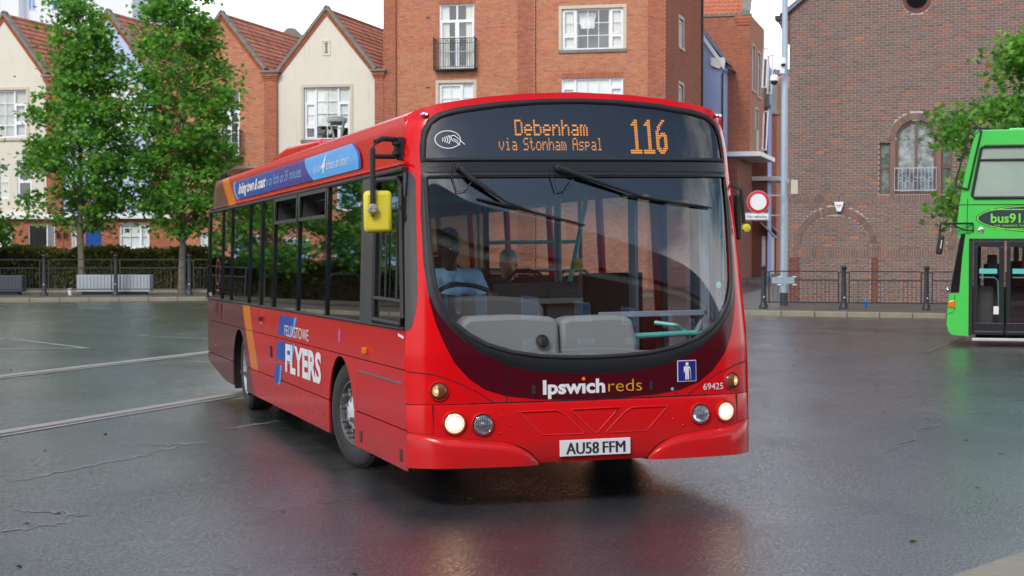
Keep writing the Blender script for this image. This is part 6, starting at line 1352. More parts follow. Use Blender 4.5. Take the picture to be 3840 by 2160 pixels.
# roof pods
pd = MB(); pd.prism([(5.3, 2.77), (5.55, 2.865), (7.6, 2.905), (8.35, 2.86), (8.72, 2.84), (8.75, 2.77)], -.92, .92, 'x'); pd.obj('roof_pod', 'bus_red', bus, bevel=.05, smooth=True)
rp_ = MB(); rp_.prism([(8.2, 2.72), (10.45, 2.845), (10.75, 2.83), (11.6, 2.80), (11.75, 2.72)], -1.13, 1.13, 'x'); r_ = rp_.obj('roof_pod', 'bus_maroon', bus, bevel=.03, smooth=True)
for i in range(6): MB().box(-1.142, -1.10, 11.05 + i * .10, 11.10 + i * .10, 2.735, 2.785).obj('vent_slot', 'void_black', r_)
# wheels
def wheel(u, v, z, r, rot, front_=True):
    w_ = bpy.data.objects.new('wheel', None); COL.objects.link(w_); w_.parent = bus; w_.location = (u, v, z); w_.rotation_euler = (0, 0, rot)
    k = r / .455
    MB().lathe([(.262 * k, .02), (.285 * k, -.0), (.33 * k, -.012), (.395 * k, -.010), (.43 * k, .004), (.447 * k, .022), (.455 * k, .05), (.455 * k, .235), (.43 * k, .28), (.3 * k, .28)], axis='x', seg=64).obj('tyre', 'tyre', w_, True)
    tr = MB()
    for i in range(60):
        a = 2 * pi * i / 60; c_, s_ = cos(a), sin(a); a2 = a + .055
        for (x0, x1) in ((.022, .085), (.11, .17)): tr.add([(x0, r * .975 * c_, r * .975 * s_), (x1, r * .99 * c_, r * .99 * s_), (x1, r * .99 * cos(a2), r * .99 * sin(a2)), (x0, r * .975 * cos(a2), r * .975 * sin(a2)), (x0 + .004, r * 1.004 * c_, r * 1.004 * s_), (x1, r * 1.008 * c_, r * 1.008 * s_), (x1, r * 1.008 * cos(a2), r * 1.008 * sin(a2)), (x0 + .004, r * 1.004 * cos(a2), r * 1.004 * sin(a2))], [(4, 5, 6, 7), (0, 4, 7, 3), (0, 1, 5, 4), (3, 7, 6, 2)])
    tr.obj('tread_blocks', 'tyre', w_, kind='stuff')
    MB().lathe([(.268 * k, .012), (.272 * k, .0), (.262 * k, -.004), (.250 * k, .02), (.245 * k, .10), (.21 * k, .10)] if front_ else [(.268 * k, .012), (.272 * k, 0), (.255 * k, .0), (.245 * k, .12), (.22 * k, .16), (.15 * k, .165)], axis='x', seg=48).obj('rim', 'dark_steel' if front_ else 'rim_steel', w_, True)
    hb = MB()
    if front_: hb.lathe([(.215 * k, .10), (.215 * k, .055), (.16 * k, .045), (.15 * k, .03), (.135 * k, .0), (.11 * k, -.012), (.06 * k, -.02), (0, -.022)], axis='x', seg=40)
    else: hb.lathe([(.16 * k, .165), (.13 * k, .13), (.12 * k, .02), (0, .015)], axis='x', seg=40)
    h = hb.obj('hub', 'rim_steel', w_, True)
    src = None
    for i in range(10):
        a = 2 * pi * i / 10 + .2; p = (0, .187 * k * cos(a), .187 * k * sin(a))
        if src is None:
            q = MB(); x0 = .05 if front_ else .16; q.lathe([(.028, x0), (.028, x0 - .03), (.018, x0 - .04), (.016, x0 - .085), (0, x0 - .088)], axis='x', seg=10); src = q.obj('wheel_nut', 'dark_steel', h, True); src.location = p
        else: link_copy(src, 'wheel_nut', h, p)
    if front_:
        q = MB()
        for i in range(10): a = 2 * pi * i / 10; q.ell((-.006, .105 * k * cos(a), .105 * k * sin(a)), (.014, .022, .022), 8, 6)
        q.obj('hub_lobes', 'dark_steel', h, True, kind='stuff')
        for s0, txt in ((pi, 'BRIDGESTONE'),):
            q = MB(); tl = 1.05
            def P(x, y): a = s0 + .52 - x; rr = .345 * k + y; return (-.0155, -rr * cos(a) * -1, rr * sin(a))
            text_on(q, txt, lambda x, y: (-.0172, (.338 * k + y) * cos(-.95 + x), (.338 * k + y) * sin(-.95 + x)), tl, .05, bold=.01); q.obj('lettering', 'tyre_letter', w_)
    return w_
wheel(-1.19, 2.61, .405, .455, radians(15)); wheel(-1.22, 8.82, .404, .455, 0, False)
for (u, v, z) in ((1.19, 2.61, .38), (1.22, 8.82, .38)): wr = wheel(u, v, z, .455, pi + (radians(15) if v < 5 else 0), v < 5)
wheel(-.86, 8.82, .404, .455, 0, False)
# printed adverts on the cove
def on_cove(o): return lambda v, z: side(v, z, o)
def cove_poly(name, left, right, z0, z1, mat, o, n=24):
    m = MB(); zs_ = list(np.linspace(z0, z1, 13)); m.grid(lambda t, z: side(left(z) + (right(z) - left(z)) * t, z, o), list(np.linspace(0, 1, n)), zs_); return m.obj(name, mat, bus, True)
zl, zh = 2.386, 2.612; T = lambda z: (z - zl) / (zh - zl)
curv = lambda a, b, k: (lambda z: a + (b - a) * (T(z) ** .5 if k > 0 else T(z)))
cove_poly('advert_edge', lambda z: 9.62 - .50 * (1 - T(z)) ** 2, lambda z: 9.45 - .52 * (1 - T(z)) ** 2, zl, zh, 'ad_sky', .004); cove_poly('advert_panel', lambda z: 9.50 - .52 * (1 - T(z)) ** 2, lambda z: 6.5, zl, zh, 'ad_blue', .005); cove_poly('advert_panel', lambda z: 6.5, lambda z: 4.60 - .60 * (1 - T(z)) ** 1.6, zl, zh, 'ad_violet', .005)
cove_poly('advert_panel', lambda z: 4.60 - .60 * (1 - T(z)) ** 1.6, lambda z: 1.97 + .40 * T(z) ** 2.5, zl, zh, 'ad_sky', .005); cove_poly('advert_edge', lambda z: 2.05 + .42 * T(z) ** 2.5, lambda z: 1.88 + .42 * T(z) ** 2.5, zl, zh, 'ad_blue', .004)
def cove_text(s, v0, v1, z, h, mat, bold=0, shear=0): q = MB(); text_on(q, s, lambda x, y: side(v0 - x, z + y, .008), v0 - v1, h, bold=bold, shear=shear); q.obj('lettering', mat, bus)
cove_text('linking town & coast', 9.05, 6.96, 2.450, .125, 'print_white', .03, .05); cove_text('in as little as 35 minutes', 6.88, 4.68, 2.450, .112, 'print_pale_blue', -.01); cove_text('up to', 4.02, 3.66, 2.450, .085, 'print_white', -.015); cove_text('4', 3.63, 3.46, 2.432, .155, 'print_white', .04, .2); cove_text('times an hour', 3.40, 2.40, 2.448, .095, 'print_white', -.005)
# lettering and flags on the flank
def flat(poly, mat, name, o=.003): q = MB(); q.add([side(v, z, o) for v, z in poly], [tuple(range(len(poly)))]); return q.obj(name, mat, bus)
flat([(5.80, 1.128), (4.80, 1.128), (5.00, .975), (5.04, .948), (5.15, .935), (5.92, .93)], 'flag_blue', 'flag_shape'); flat([(4.90, 1.128), (4.76, 1.128), (4.95, .97), (5.0, .94), (5.13, .928), (5.15, .935), (5.06, .95)], 'ad_sky', 'flag_edge', .0035)
flat([(5.80, .872), (4.95, .872), (5.13, .715), (5.2, .69), (5.3, .68), (6.06, .68), (5.98, .80), (5.93, .85)], 'flag_blue', 'flag_shape'); flat([(5.0, .872), (4.86, .872), (5.05, .71), (5.1, .68), (5.25, .67), (5.3, .68), (5.16, .715)], 'ad_sky', 'flag_edge', .0035)
flat([(5.98, .632), (5.74, .632), (5.83, .50), (5.88, .455), (5.96, .438), (6.19, .436), (6.12, .57), (6.06, .615)], 'flag_blue', 'flag_shape'); flat([(5.78, .632), (5.66, .632), (5.76, .49), (5.8, .44), (5.92, .428), (5.96, .438), (5.86, .46)], 'ad_sky', 'flag_edge', .0035)
def flank_text(s, v0, v1, z, h, mat, bold=0, shear=0, name='lettering'): q = MB(); text_on(q, s, lambda x, y: side(v0 - x, z + y, .0045), v0 - v1, h, bold=bold, shear=shear); q.obj(name, mat, bus)
flank_text('FELIXSTOWE', 5.47, 4.10, .938, .108, 'print_white', .0); flank_text('FLYERS', 5.45, 3.49, .600, .262, 'print_white', .04, .06); flank_text('69425', 11.85, 11.45, 1.215, .05, 'print_white')
q = MB(); q.add([side(2.63 + .055 * cos(t), 1.045 + .062 * sin(t), .003) for t in [2 * pi * i / 20 for i in range(20)]], [tuple(range(20))]); q.obj('oval_sticker', 'print_pink', bus)
stroke(q := MB(), arcpts(10.9, 1.53, .20, .158, 0, 2 * pi, 32), .02, on_cove(.002)); q.obj('oval_outline', 'print_rust', bus); stroke(q := MB(), [(10.97, 1.30), (10.73, 1.30), (10.85, .66), (10.93, .60), (11.12, .60), (11.17, .68), (10.97, 1.30)], .02, on_cove(.003)); q.obj('arrow_outline', 'print_rust', bus)
MB().box(-1.335, -1.30, 1.49, 1.56, .95, 1.0).obj('side_marker', 'side_amber', bus, bevel=.008); MB().box(-1.33, -1.30, 7.0, 7.1, 1.035, 1.075).obj('lock', 'rubber', bus, bevel=.005); MB().box(-1.312, -1.30, 6.33, 6.40, .68, .80).obj('latch', 'rubber', bus, bevel=.004)
for (v, z) in ((1.79, .292), (.38, .292)): MB().box(-1.308, -1.295, v - .035, v + .035, z - .045, z + .045).obj('flap_latch', 'rubber', bus, bevel=.006)
MB().box(-1.307, -1.299, .30, 1.86, .796, .808).obj('vent_strip', 'dark_steel', bus); flat([(.44, 1.15), (.26, 1.135), (.26, 1.115), (.44, 1.13)], 'print_white', 'small_label'); flat([(7.09, 1.02), (6.98, 1.015), (6.98, .995), (7.09, 1.0)], 'print_pale_blue', 'small_label')
for (v, z) in ((10.94, 1.04), (10.5, 1.03)): MB().box(-1.308, -1.298, v - .06, v + .06, z - .09, z + .10).obj('fuel_flap', 'bus_side', bus, bevel=.004)
MB().box(-1.314, -1.30, 11.02, 11.12, 1.03, 1.08).obj('flap_handle', 'rubber', bus, bevel=.004)
for v in (1.96, 3.25, 3.34, 4.66, 6.18, 7.13, 8.28, 9.36):
    for z in (.24, .42, .52, .84): 
        if arch(v) < z - .02: MB().ell(side(v, z, .001), (.006, .009, .009), 8, 5).obj('rivet', 'bus_side', bus, True)
# mirrors
mr = MB(); mr.box(-1.285, -1.235, .40, .47, 2.37, 2.535); mh = mr.obj('mirror_bracket', 'rubber', bus, bevel=.008); MB().tube([(-1.285, .44, 2.50), (-1.30, .41, 2.515), (-1.41, .33, 2.515), (-1.465, .31, 2.49), (-1.487, .30, 2.44), (-1.492, .30, 2.03)], .019, 10).obj('mirror_arm', 'rubber', mh, True); MB().tube([(-1.285, .43, 2.40), (-1.31, .40, 2.393), (-1.485, .30, 2.39)], .017, 8).obj('mirror_stay', 'rubber', mh, True)
MB().lathe([(.016, 2.40), (.03, 2.41), (.03, 2.43), (.016, 2.44), (.016, 2.47), (.03, 2.48), (.03, 2.50)], (-1.30, .40, 0), 'z', 14).obj('hinge', 'rubber', mh, True)
mb_ = MB(); mb_.box(-.098, .098, -.03, .035, -.147, .147); ms = mb_.obj('mirror_shell', 'mirror_yellow', mh, bevel=.028, smooth=True); ms.location = (-1.448, .345, 2.006); ms.rotation_euler = (0, 0, radians(-10)); MB().quad((-.085, .0365, -.13), (.085, .0365, -.13), (.085, .0365, .13), (-.085, .0365, .13)).obj('mirror_glass', 'chrome', ms)
kn = MB(); kn.lathe([(.034, .0), (.034, -.028), (.026, -.036), (0, -.037)], axis='y', seg=24); ko = kn.obj('mirror_knob', 'knob_grey', mh, True); ko.location = (-1.494, .305, 2.026)
for dx in (-.018, .018): MB().ell((dx, -.036, 0), (.005, .004, .005), 8, 6).obj('screw', 'void_black', ko, True)
MB().tube([(-1.494, .30, 1.985), (-1.494, .30, 1.97)], .012).obj('ferrule', 'rubber', mh, True)
m = MB(); m.tube([(1.24, .42, 2.2), (1.30, .34, 2.15), (1.315, .33, 1.9)], .015, 8); n_ = m.obj('mirror_arm', 'rubber', bus, True); MB().box(1.275, 1.31, .36, .44, 1.78, 2.12).obj('mirror_shell', 'rubber', n_, bevel=.02); MB().lathe([(.031, 0), (.031, -.03), (.02, -.036), (0, -.036)], (1.325, .33, 1.865), 'y', 20).obj('mirror_knob', 'mirror_yellow', n_, True)

# ---- inside the bus
MB().box(-1.22, 1.22, .3, 11.7, .33, .37).obj('floor', 'floor_grey', bus); m = MB(); m.grid(lambda u, v: (u, v, 2.30 + .1 * (1 - (u / 1.2) ** 4)), list(np.linspace(-1.19, 1.19, 9)), [.55, 11.7]); m.obj('ceiling', 'pale_lining', bus, True)
m = MB(); m.grid(lambda v, z: (-(Wz(z) - .035), v, z), [1.3, 11.7], [.93, 1.17]); m.grid(lambda v, z: ((Wz(z) - .035), v, z), [1.8, 11.7], [.93, 1.17]); m.grid(lambda u, z: (u, 11.7, z), [-1.2, 1.2], [.37, 2.35]); m.obj('inner_lining', 'panel_grey', bus)
ds = MB(); ds.prism([(-1.16, .9), (-1.16, 1.33), (-1.08, 1.372), (-.9, 1.392), (-.6, 1.398), (-.4, 1.385), (-.26, 1.36), (-.215, 1.30), (-.205, .9)], .42, .85, 'y'); ds.obj('dashboard', 'dash_grey', bus, bevel=.03, smooth=True)
for pts in ([(-.90, .93), (-.90, 1.22), (-.83, 1.262), (-.5, 1.268), (-.25, 1.25), (-.178, 1.225), (-.165, .93)], [(-.150, .93), (-.165, 1.225), (-.08, 1.245), (.25, 1.25), (.355, 1.235), (.385, 1.20), (.42, 1.05), (.43, .93)]):
    q = MB(); q.prism(pts, .20, .42, 'y'); q.obj('lower_panel', 'panel_grey', bus, bevel=.035, smooth=True)
m = MB(); m.grid(lambda u, z: (u, .19 + .02 * 0, z), [-1.02, 1.08], [.95, .99]); m.obj('screen_ledge', 'panel_grey', bus)
MB().lathe([(.047, 0), (.045, -.02), (.03, -.038), (0, -.044)], (-.31, .185, 1.078), 'y', 24).obj('ball_vent', 'rubber', bus, True)
sw = bpy.data.objects.new('steering_wheel', None); COL.objects.link(sw); sw.parent = bus; sw.location = (-.69, .80, 1.37); sw.rotation_euler = (radians(28), 0, 0)
MB().tube([(.225 * cos(t), .225 * sin(t), 0) for t in [2 * pi * i / 32 for i in range(33)]], .018, 8).obj('wheel_rim', 'rubber', sw, True); q = MB(); q.lathe([(0, -.02), (.06, -.02), (.06, .01), (0, .02)], seg=16)
for a in (.3, 2.8, 4.7): q.tube([(0, 0, 0), (.22 * cos(a), .22 * sin(a), 0)], .014, 6)
q.obj('wheel_spokes', 'rubber', sw, True)
tm = MB(); tm.prism([(.84, 1.36), (.84, 1.42), (.90, 1.485), (1.10, 1.485), (1.12, 1.36)], -.04, .19, 'x'); to = tm.obj('ticket_machine', 'rubber', bus, bevel=.01); MB().box(-.26, .17, .68, .98, 1.325, 1.365).obj('ticket_tray', 'dash_grey', to, bevel=.005); MB().quad((-.01, .858, 1.425), (.06, .858, 1.425), (.06, .885, 1.458), (-.01, .885, 1.458)).obj('ticket_slip', 'print_white', to); MB().box(-.10, .14, .72, .95, 1.0, 1.325).obj('pedestal', 'rubber', to)
q = MB(); q.prism([(1.25, 1.0), (1.25, 1.48), (1.6, 1.52), (1.9, 1.5), (1.9, .37), (1.25, .37)], -.24, -.20, 'x'); q.obj('cab_partition', 'seat_black', bus); MB().box(-.46, .02, .88, .95, 1.36, 1.48).obj('console', 'rubber', bus, bevel=.02)
q = MB(); q.box(-.245, -.21, 1.9, 1.95, .37, 2.3); q.box(-1.2, -.21, 1.92, 1.95, .37, 1.5); q.obj('cab_bulkhead', 'seat_black', bus); MB().quad((-1.2, 1.93, 1.5), (-.24, 1.93, 1.5), (-.24, 1.93, 2.25), (-1.2, 1.93, 2.25)).obj('cab_screen', 'bus_glass', bus)
q = MB(); q.quad((.66, 2.2, .5), (1.2, 2.2, .5), (1.2, 2.2, 1.53), (.66, 2.2, 1.53)); q.obj('modesty_panel', 'seat_black', bus, solid=.03)
for (u, v, z0, z1, r, mm) in ((.40, 2.0, .37, 2.34, .03, 'pole_grey'), (.66, 2.2, .37, 2.34, .018, 'pole_grey'), (1.16, .50, .37, 2.2, .03, 'pole_grey'), (-.42, 3.4, .37, 2.34, .016, 'teal_rail'), (.44, 4.6, .37, 2.34, .016, 'teal_rail'), (-.44, 6.4, .37, 2.34, .016, 'teal_rail'), (.98, 1.80, .37, 2.2, .04, 'pole_grey')): MB().tube([(u, v, z0), (u, v, z1)], r, 10).obj('pole', mm, bus, True)
pp = MB(); pp.tube([(.40, 1.75, .37), (.40, 1.72, 1.45), (.47, 1.72, 1.75), (.55, 1.75, 2.05), (.60, 1.8, 2.33)], .019, 10); po = pp.obj('bent_pole', 'teal_rail', bus, True); MB().box(.435, .505, 1.67, 1.74, 1.56, 1.66).obj('bell_box', 'mirror_yellow', po, bevel=.01)
MB().tube([(.31, .32, 1.085), (.98, .42, 1.095), (1.14, .46, 1.10)], .021, 10).obj('grab_rail', 'teal_rail', bus, True); MB().ell((.305, .315, 1.085), .038, 16, 10).obj('rail_end', 'panel_grey', bus, True); MB().tube([(.70, .60, 1.17), (.84, .52, 1.15), (.90, .46, 1.10), (.92, .44, .98)], .017, 8).obj('grab_rail', 'teal_rail', bus, True); MB().tube([(.96, .42, 1.09), (1.02, .40, 1.23)], .022, 8).obj('bracket', 'pole_grey', bus, True)
MB().box(.19, 1.03, .36, .41, 1.225, 1.265).obj('shelf_rail', 'pole_grey', bus, bevel=.004); MB().tube([(.05, 3.0, 1.80), (.9, 3.0, 1.80)], .016, 8).obj('cross_rail', 'teal_rail', bus, True); MB().tube([(-.6, 2.6, 2.12), (-.6, 11, 2.12)], .016, 8).obj('hand_rail', 'teal_rail', bus, True); MB().tube([(.6, 2.6, 2.12), (.6, 11, 2.12)], .016, 8).obj('hand_rail', 'teal_rail', bus, True)
q = MB(); q.add([front(1.022 + .022 * cos(t), 1.452 + .026 * sin(t), -.012) for t in [2 * pi * i / 18 for i in range(18)]], [tuple(range(18))]); q.obj('round_sticker', 'teal_rail', bus)
for z in (1.385, 1.325): q = MB(); stroke(q, arcpts(1.018, z, .019, .024, 0, 2 * pi, 14), .004, pf(-.012)); q.obj('round_sticker', 'panel_grey', bus)
q = MB(); q.grid(lambda v, z: (.0 + 1.02, v, z), [.3, .34], [1.2, 2.2]); q.obj('screen_trim', 'pole_grey', bus); MB().box(1.00, 1.06, .36, .42, .95, 2.25).obj('door_pillar', 'pole_grey', bus)
def seat(u, v, z, mat, arch_=False):
    s = bpy.data.objects.new('passenger_seat', None); COL.objects.link(s); s.parent = bus; s.location = (u, v, z)
    b = MB(); b.prism([(-.21, .45), (.21, .45), (.215, .95), (.17, 1.08), (.09, 1.13), (-.09, 1.13), (-.17, 1.08), (-.215, .95)], 0, .07, 'y'); b.obj('backrest', mat, s, bevel=.025, smooth=True); MB().box(-.21, .21, -.42, .02, .38, .46).obj('cushion', mat, s, bevel=.03); MB().box(-.17, .17, -.36, -.02, 0, .38).obj('pedestal', 'seat_black', s)
    MB().tube([(-.20, .09, .95), (-.19, .09, 1.09), (-.1, .09, 1.17), (.1, .09, 1.17), (.19, .09, 1.09), (.20, .09, .95)], .016, 8).obj('seat_handle', 'seat_black' if not arch_ else 'pole_grey', s, True)
for i, v in enumerate((3.1, 3.95, 4.8, 5.65, 6.5, 7.35, 8.6, 9.5, 10.4, 11.2)):
    zf = .37 if v < 8 else .55
    for u in (-.98, -.53, .53, .98):
        if v < 3.5 and u < -.6: continue
        seat(u, v + (.15 if u > 0 else 0), zf, 'seat_maroon' if (i + int(u * 10)) % 3 else 'seat_black', i == 1)
seat(-.72, 1.50, .50, 'seat_black')
q = MB(); q.quad((-1.15, 1.28, 1.62), (-1.0, 1.28, 1.62), (-1.0, 1.28, 1.66), (-1.15, 1.28, 1.66)); q.obj('cab_label', 'print_white', bus)
nt_ = MB(); nt_.quad((-.50, .33, 1.44), (-.385, .33, 1.44), (-.385, .36, 1.60), (-.50, .36, 1.60)); 
# ------------------------------------------------------------------ driver and passenger
plain('skin_dark', (0.055, 0.028, 0.018), 0.5, var=.15); plain('skin_light', (0.50, 0.24, 0.17), 0.5, var=.1); plain('hair_black', (0.008, 0.007, 0.006), 0.8); plain('hair_grey', (0.42, 0.42, 0.42), 0.85, var=.4, vscale=60); plain('shirt_blue', (0.34, 0.58, 0.88), 0.8, var=.08, vscale=12); plain('jacket_dark', (0.02, 0.02, 0.024), 0.8); plain('trouser_dark', (0.012, 0.012, 0.016), 0.85)
def cap(m, p0, p1, r0, r1, k=6):
    p0, p1 = Vector(p0), Vector(p1)
    for i in range(k + 1): t = i / k; m.ell(p0.lerp(p1, t), r0 + (r1 - r0) * t, 12, 8)
    m.tube([p0, p1], [r0, r1], 12)
def fuse(o, vox, sm=6):
    r = o.modifiers.new('fuse', 'REMESH'); r.mode = 'VOXEL'; r.voxel_size = vox; r.use_smooth_shade = True
    s = o.modifiers.new('soften', 'SMOOTH'); s.factor = .5; s.iterations = sm; return o
def hand(m, w, d, palm, side_):
    """palm, four bent fingers of unequal length and a thumb, closing round what is held"""
    w, d, palm = Vector(w), Vector(d).normalized(), Vector(palm).normalized(); s = d.cross(palm).normalized() * side_
    c = w + d * .05
    for i in range(4): cap(m, w + s * (.022 - .014 * i) + d * .01, w + s * (.03 - .02 * i) + d * .085, .014, .012, 3)
    for i, ln in enumerate((.066, .075, .07, .055)):
        a = w + s * (.032 - .021 * i) + d * .09; b = a + d * ln * .42 + palm * .012; e = b + d * ln * .18 + palm * ln * .38; f = e - d * ln * .18 + palm * ln * .25
        cap(m, a, b, .0095, .009, 2); cap(m, b, e, .009, .0085, 2); cap(m, e, f, .0085, .0075, 2)
    a = w + s * .032 + d * .025; b = a + s * .028 + d * .028 + palm * .012; e = b + d * .03 + palm * .02; cap(m, a, b, .013, .011, 2); cap(m, b, e, .011, .009, 2)
def head(m, c, yaw=0.0, pitch=0.0, k=1.0):
    """skull, jaw, nose, brow, lips and ears; the face looks along -y of the turned frame"""
    R = Matrix.Rotation(yaw, 3, 'Z') @ Matrix.Rotation(pitch, 3, 'X'); c = Vector(c); W = lambda x, y, z: c + R @ Vector((x, y, z)) * k
    def e(x, y, z, rx, ry, rz):
        q = MB(); q.ell((0, 0, 0), (rx * k, ry * k, rz * k), 16, 12); m.add([W(x, y, z) + R @ Vector(p) for p in q.v], q.f)
    e(0, .012, .035, .076, .096, .092); e(0, -.012, -.035, .066, .078, .085); e(0, -.045, -.085, .040, .038, .034); e(0, -.088, -.018, .014, .022, .026); e(0, -.072, .018, .052, .022, .014); e(0, -.080, -.060, .026, .014, .010); e(.036, -.060, -.03, .024, .022, .024); e(-.036, -.060, -.03, .024, .022, .024); e(.078, .012, -.008, .010, .020, .032); e(-.078, .012, -.008, .010, .020, .032); return W, R
D = thing('person', 'bus driver in a light blue short sleeved shirt behind the wheel of the red bus', 'person', mat=BM)
b = MB(); hc_ = (-.735, 1.13, 1.765); W, R = head(b, hc_, .25, .30, 1.0)
cap(b, (-.725, 1.17, 1.70), (-.715, 1.23, 1.56), .052, .062)
for (z, rx, ry) in ((1.50, .17, .10), (1.40, .175, .12), (1.30, .17, .125), (1.20, .165, .13), (1.10, .17, .13), (1.02, .18, .14)): b.ell((-.71, 1.24, z), (rx, ry, .09), 18, 10)
for sg, hx, hz in ((-1, -.885, 1.39), (1, -.505, 1.41)):
    sh_ = (-.71 + sg * .185, 1.22, 1.515); el = (-.71 + sg * (.27 if sg < 0 else .285), 1.10, 1.26); wr = (hx + .01 * sg, .885, hz - .03); cap(b, (-.71, 1.22, 1.52), sh_, .075, .066); cap(b, sh_, el, .058, .044); cap(b, el, wr, .043, .029); hand(b, wr, (0, -1, .35), (-.25 * sg, 0, -1), -sg)
for sg in (-1, 1): cap(b, (-.71 + sg * .1, 1.22, .98), (-.71 + sg * .15, .80, .98), .085, .062); cap(b, (-.71 + sg * .15, .80, .98), (-.71 + sg * .15, .72, .56), .058, .042)
fuse(b.obj('body', 'skin_dark', D, True), .0085, 5)
s = MB()
for (z, rx, ry) in ((1.525, .10, .085), (1.50, .175, .112), (1.40, .188, .135), (1.30, .183, .140), (1.20, .180, .145), (1.10, .185, .145), (1.02, .19, .15)): s.ell((-.71, 1.24, z), (rx, ry, .09), 20, 10)
for sg in (-1, 1): sh_ = Vector((-.71 + sg * .185, 1.22, 1.515)); el = Vector((-.71 + sg * (.27 if sg < 0 else .285), 1.10, 1.26)); cap(s, (-.71, 1.22, 1.515), sh_, .088, .080); cap(s, sh_, sh_.lerp(el, .78), .074, .068)
fuse(s.obj('shirt', 'shirt_blue', D, True), .010, 4)
q = MB()
for sg in (-1, 1): q.add([(-.715 + sg * .005, 1.105, 1.50), (-.715 + sg * .075, 1.10, 1.485), (-.715 + sg * .088, 1.15, 1.565), (-.715 + sg * .055, 1.17, 1.60), (-.715 + sg * .035, 1.125, 1.56)], [(0, 1, 2, 3, 4)])
q.obj('collar', 'shirt_blue', D, solid=.008); MB().box(-.62, -.54, 1.098, 1.105, 1.34, 1.42).obj('shirt_pocket', 'shirt_blue', D)
h = MB(); q = MB(); q.ell((0, 0, 0), (.0785, .090, .076), 20, 12); h.add([W(0, .030, .060) + R @ Vector(p) for p in q.v], q.f); h.obj('hair', 'hair_black', D, True)
g_ = MB()
for sg in (-1, 1): g_.tube([W(sg * .034 + .026 * cos(t), -.094, .002 + .018 * sin(t)) for t in [2 * pi * i / 14 for i in range(15)]], .0025, 5); g_.tube([W(sg * .06, -.09, .006), W(sg * .083, .0, .006)], .002, 5)
g_.obj('glasses', 'void_black', D); ey = MB()
for sg in (-1, 1): ey.ell(W(sg * .032, -.079, .0), (.011, .008, .007), 10, 8)
ey.obj('eyes', 'print_white', D, True); q = MB()
for sg in (-1, 1): cap(q, (-.71 + sg * .1, 1.22, .98), (-.71 + sg * .15, .79, .98), .095, .072); cap(q, (-.71 + sg * .15, .79, .98), (-.71 + sg * .15, .71, .58), .068, .055)
fuse(q.obj('trousers', 'trouser_dark', D, True), .014, 3)

P_ = thing('person', 'grey haired passenger in a dark jacket seated behind the cab of the red bus', 'person', mat=BM)
b = MB(); W, R = head(b, (.395, 3.45, 1.615), -.55, .12, 1.0); cap(b, (.40, 3.49, 1.56), (.41, 3.52, 1.42), .052, .06)
for (z, rx, ry) in ((1.34, .18, .10), (1.22, .18, .12), (1.08, .17, .13), (.94, .18, .14)): b.ell((.42, 3.55, z), (rx, ry, .10), 18, 10)
for sg in (-1, 1): sh_ = (.42 + sg * .19, 3.53, 1.36); el = (.42 + sg * .24, 3.42, 1.08); wr = (.42 + sg * .10, 3.2, 1.0); cap(b, (.42, 3.53, 1.36), sh_, .07, .062); cap(b, sh_, el, .055, .044); cap(b, el, wr, .042, .03); hand(b, wr, (-sg * .4, -1, -.1), (0, 0, -1), -sg); cap(b, (.42 + sg * .1, 3.5, .90), (.42 + sg * .12, 3.08, .90), .085, .062); cap(b, (.42 + sg * .12, 3.08, .9), (.42 + sg * .12, 3.04, .46), .058, .042)
fuse(b.obj('body', 'skin_light', P_, True), .009, 5)
s = MB()
for (z, rx, ry) in ((1.36, .19, .115), (1.22, .195, .14), (1.08, .188, .15), (.94, .195, .155)): s.ell((.42, 3.55, z), (rx, ry, .10), 18, 10)
for sg in (-1, 1): sh_ = Vector((.42 + sg * .19, 3.53, 1.36)); el = Vector((.42 + sg * .24, 3.42, 1.08)); wr = Vector((.42 + sg * .10, 3.2, 1.0)); cap(s, (.42, 3.53, 1.36), sh_, .082, .076); cap(s, sh_, el, .07, .06); cap(s, el, el.lerp(wr, .85), .058, .045)
fuse(s.obj('jacket', 'jacket_dark', P_, True), .012, 4)
h = MB(); q = MB(); q.ell((0, 0, 0), (.081, .098, .078), 20, 12); h.add([W(0, .024, .056) + R @ Vector(p) for p in q.v], q.f); q = MB(); q.ell((0, 0, 0), (.079, .06, .085), 16, 10); h.add([W(0, .052, .01) + R @ Vector(p) for p in q.v], q.f); h.obj('hair', 'hair_grey', P_, True)
q = MB()
for sg in (-1, 1): cap(q, (.42 + sg * .1, 3.5, .9), (.42 + sg * .12, 3.07, .9), .095, .072); cap(q, (.42 + sg * .12, 3.07, .9), (.42 + sg * .12, 3.03, .50), .066, .055)
fuse(q.obj('trousers', 'trouser_dark', P_, True), .014, 3)

# ------------------------------------------------------------------ green double-decker, right edge; x rearwards from its nose, y into it
GX, GY = 7.78, 32.0
gb = thing('green_bus', 'bright green double decker bus cut off by the right edge of the view', 'bus', (GX, GY, 0))
plain('bus_green', (0.075, 0.60, 0.095), 0.25, coat=.2, var=.06, vscale=2); plain('green_print', (0.20, 0.72, 0.05), 0.35); plain('slate_panel', (0.030, 0.045, 0.062), 0.3, coat=.4)
GA = radians(15.5); gb.rotation_euler = (0, 0, -GA)
def gq(px, py):
    k = ((px or 2445) - 1288) / 4500.0; s = (k * GY - GX) / (cos(GA) + k * sin(GA)); return (s, 1.83 + (612 - py) / 4500.0 * (GY - s * sin(GA)))
prof = [gq(2437, 846), gq(2395, 842), gq(2386, 832), gq(2382, 815), gq(2384, 780), gq(2389, 738)]
scr = [gq(2391, 736), gq(2396, 700), gq(2404, 655), gq(2412, 610), gq(2418, 588)]
upp = [gq(2408, 588), gq(2407, 562), gq(2412, 520), gq(2420, 470), gq(2429, 425), gq(2440, 380), gq(2447, 352), gq(2454, 337), gq(2468, 330)]
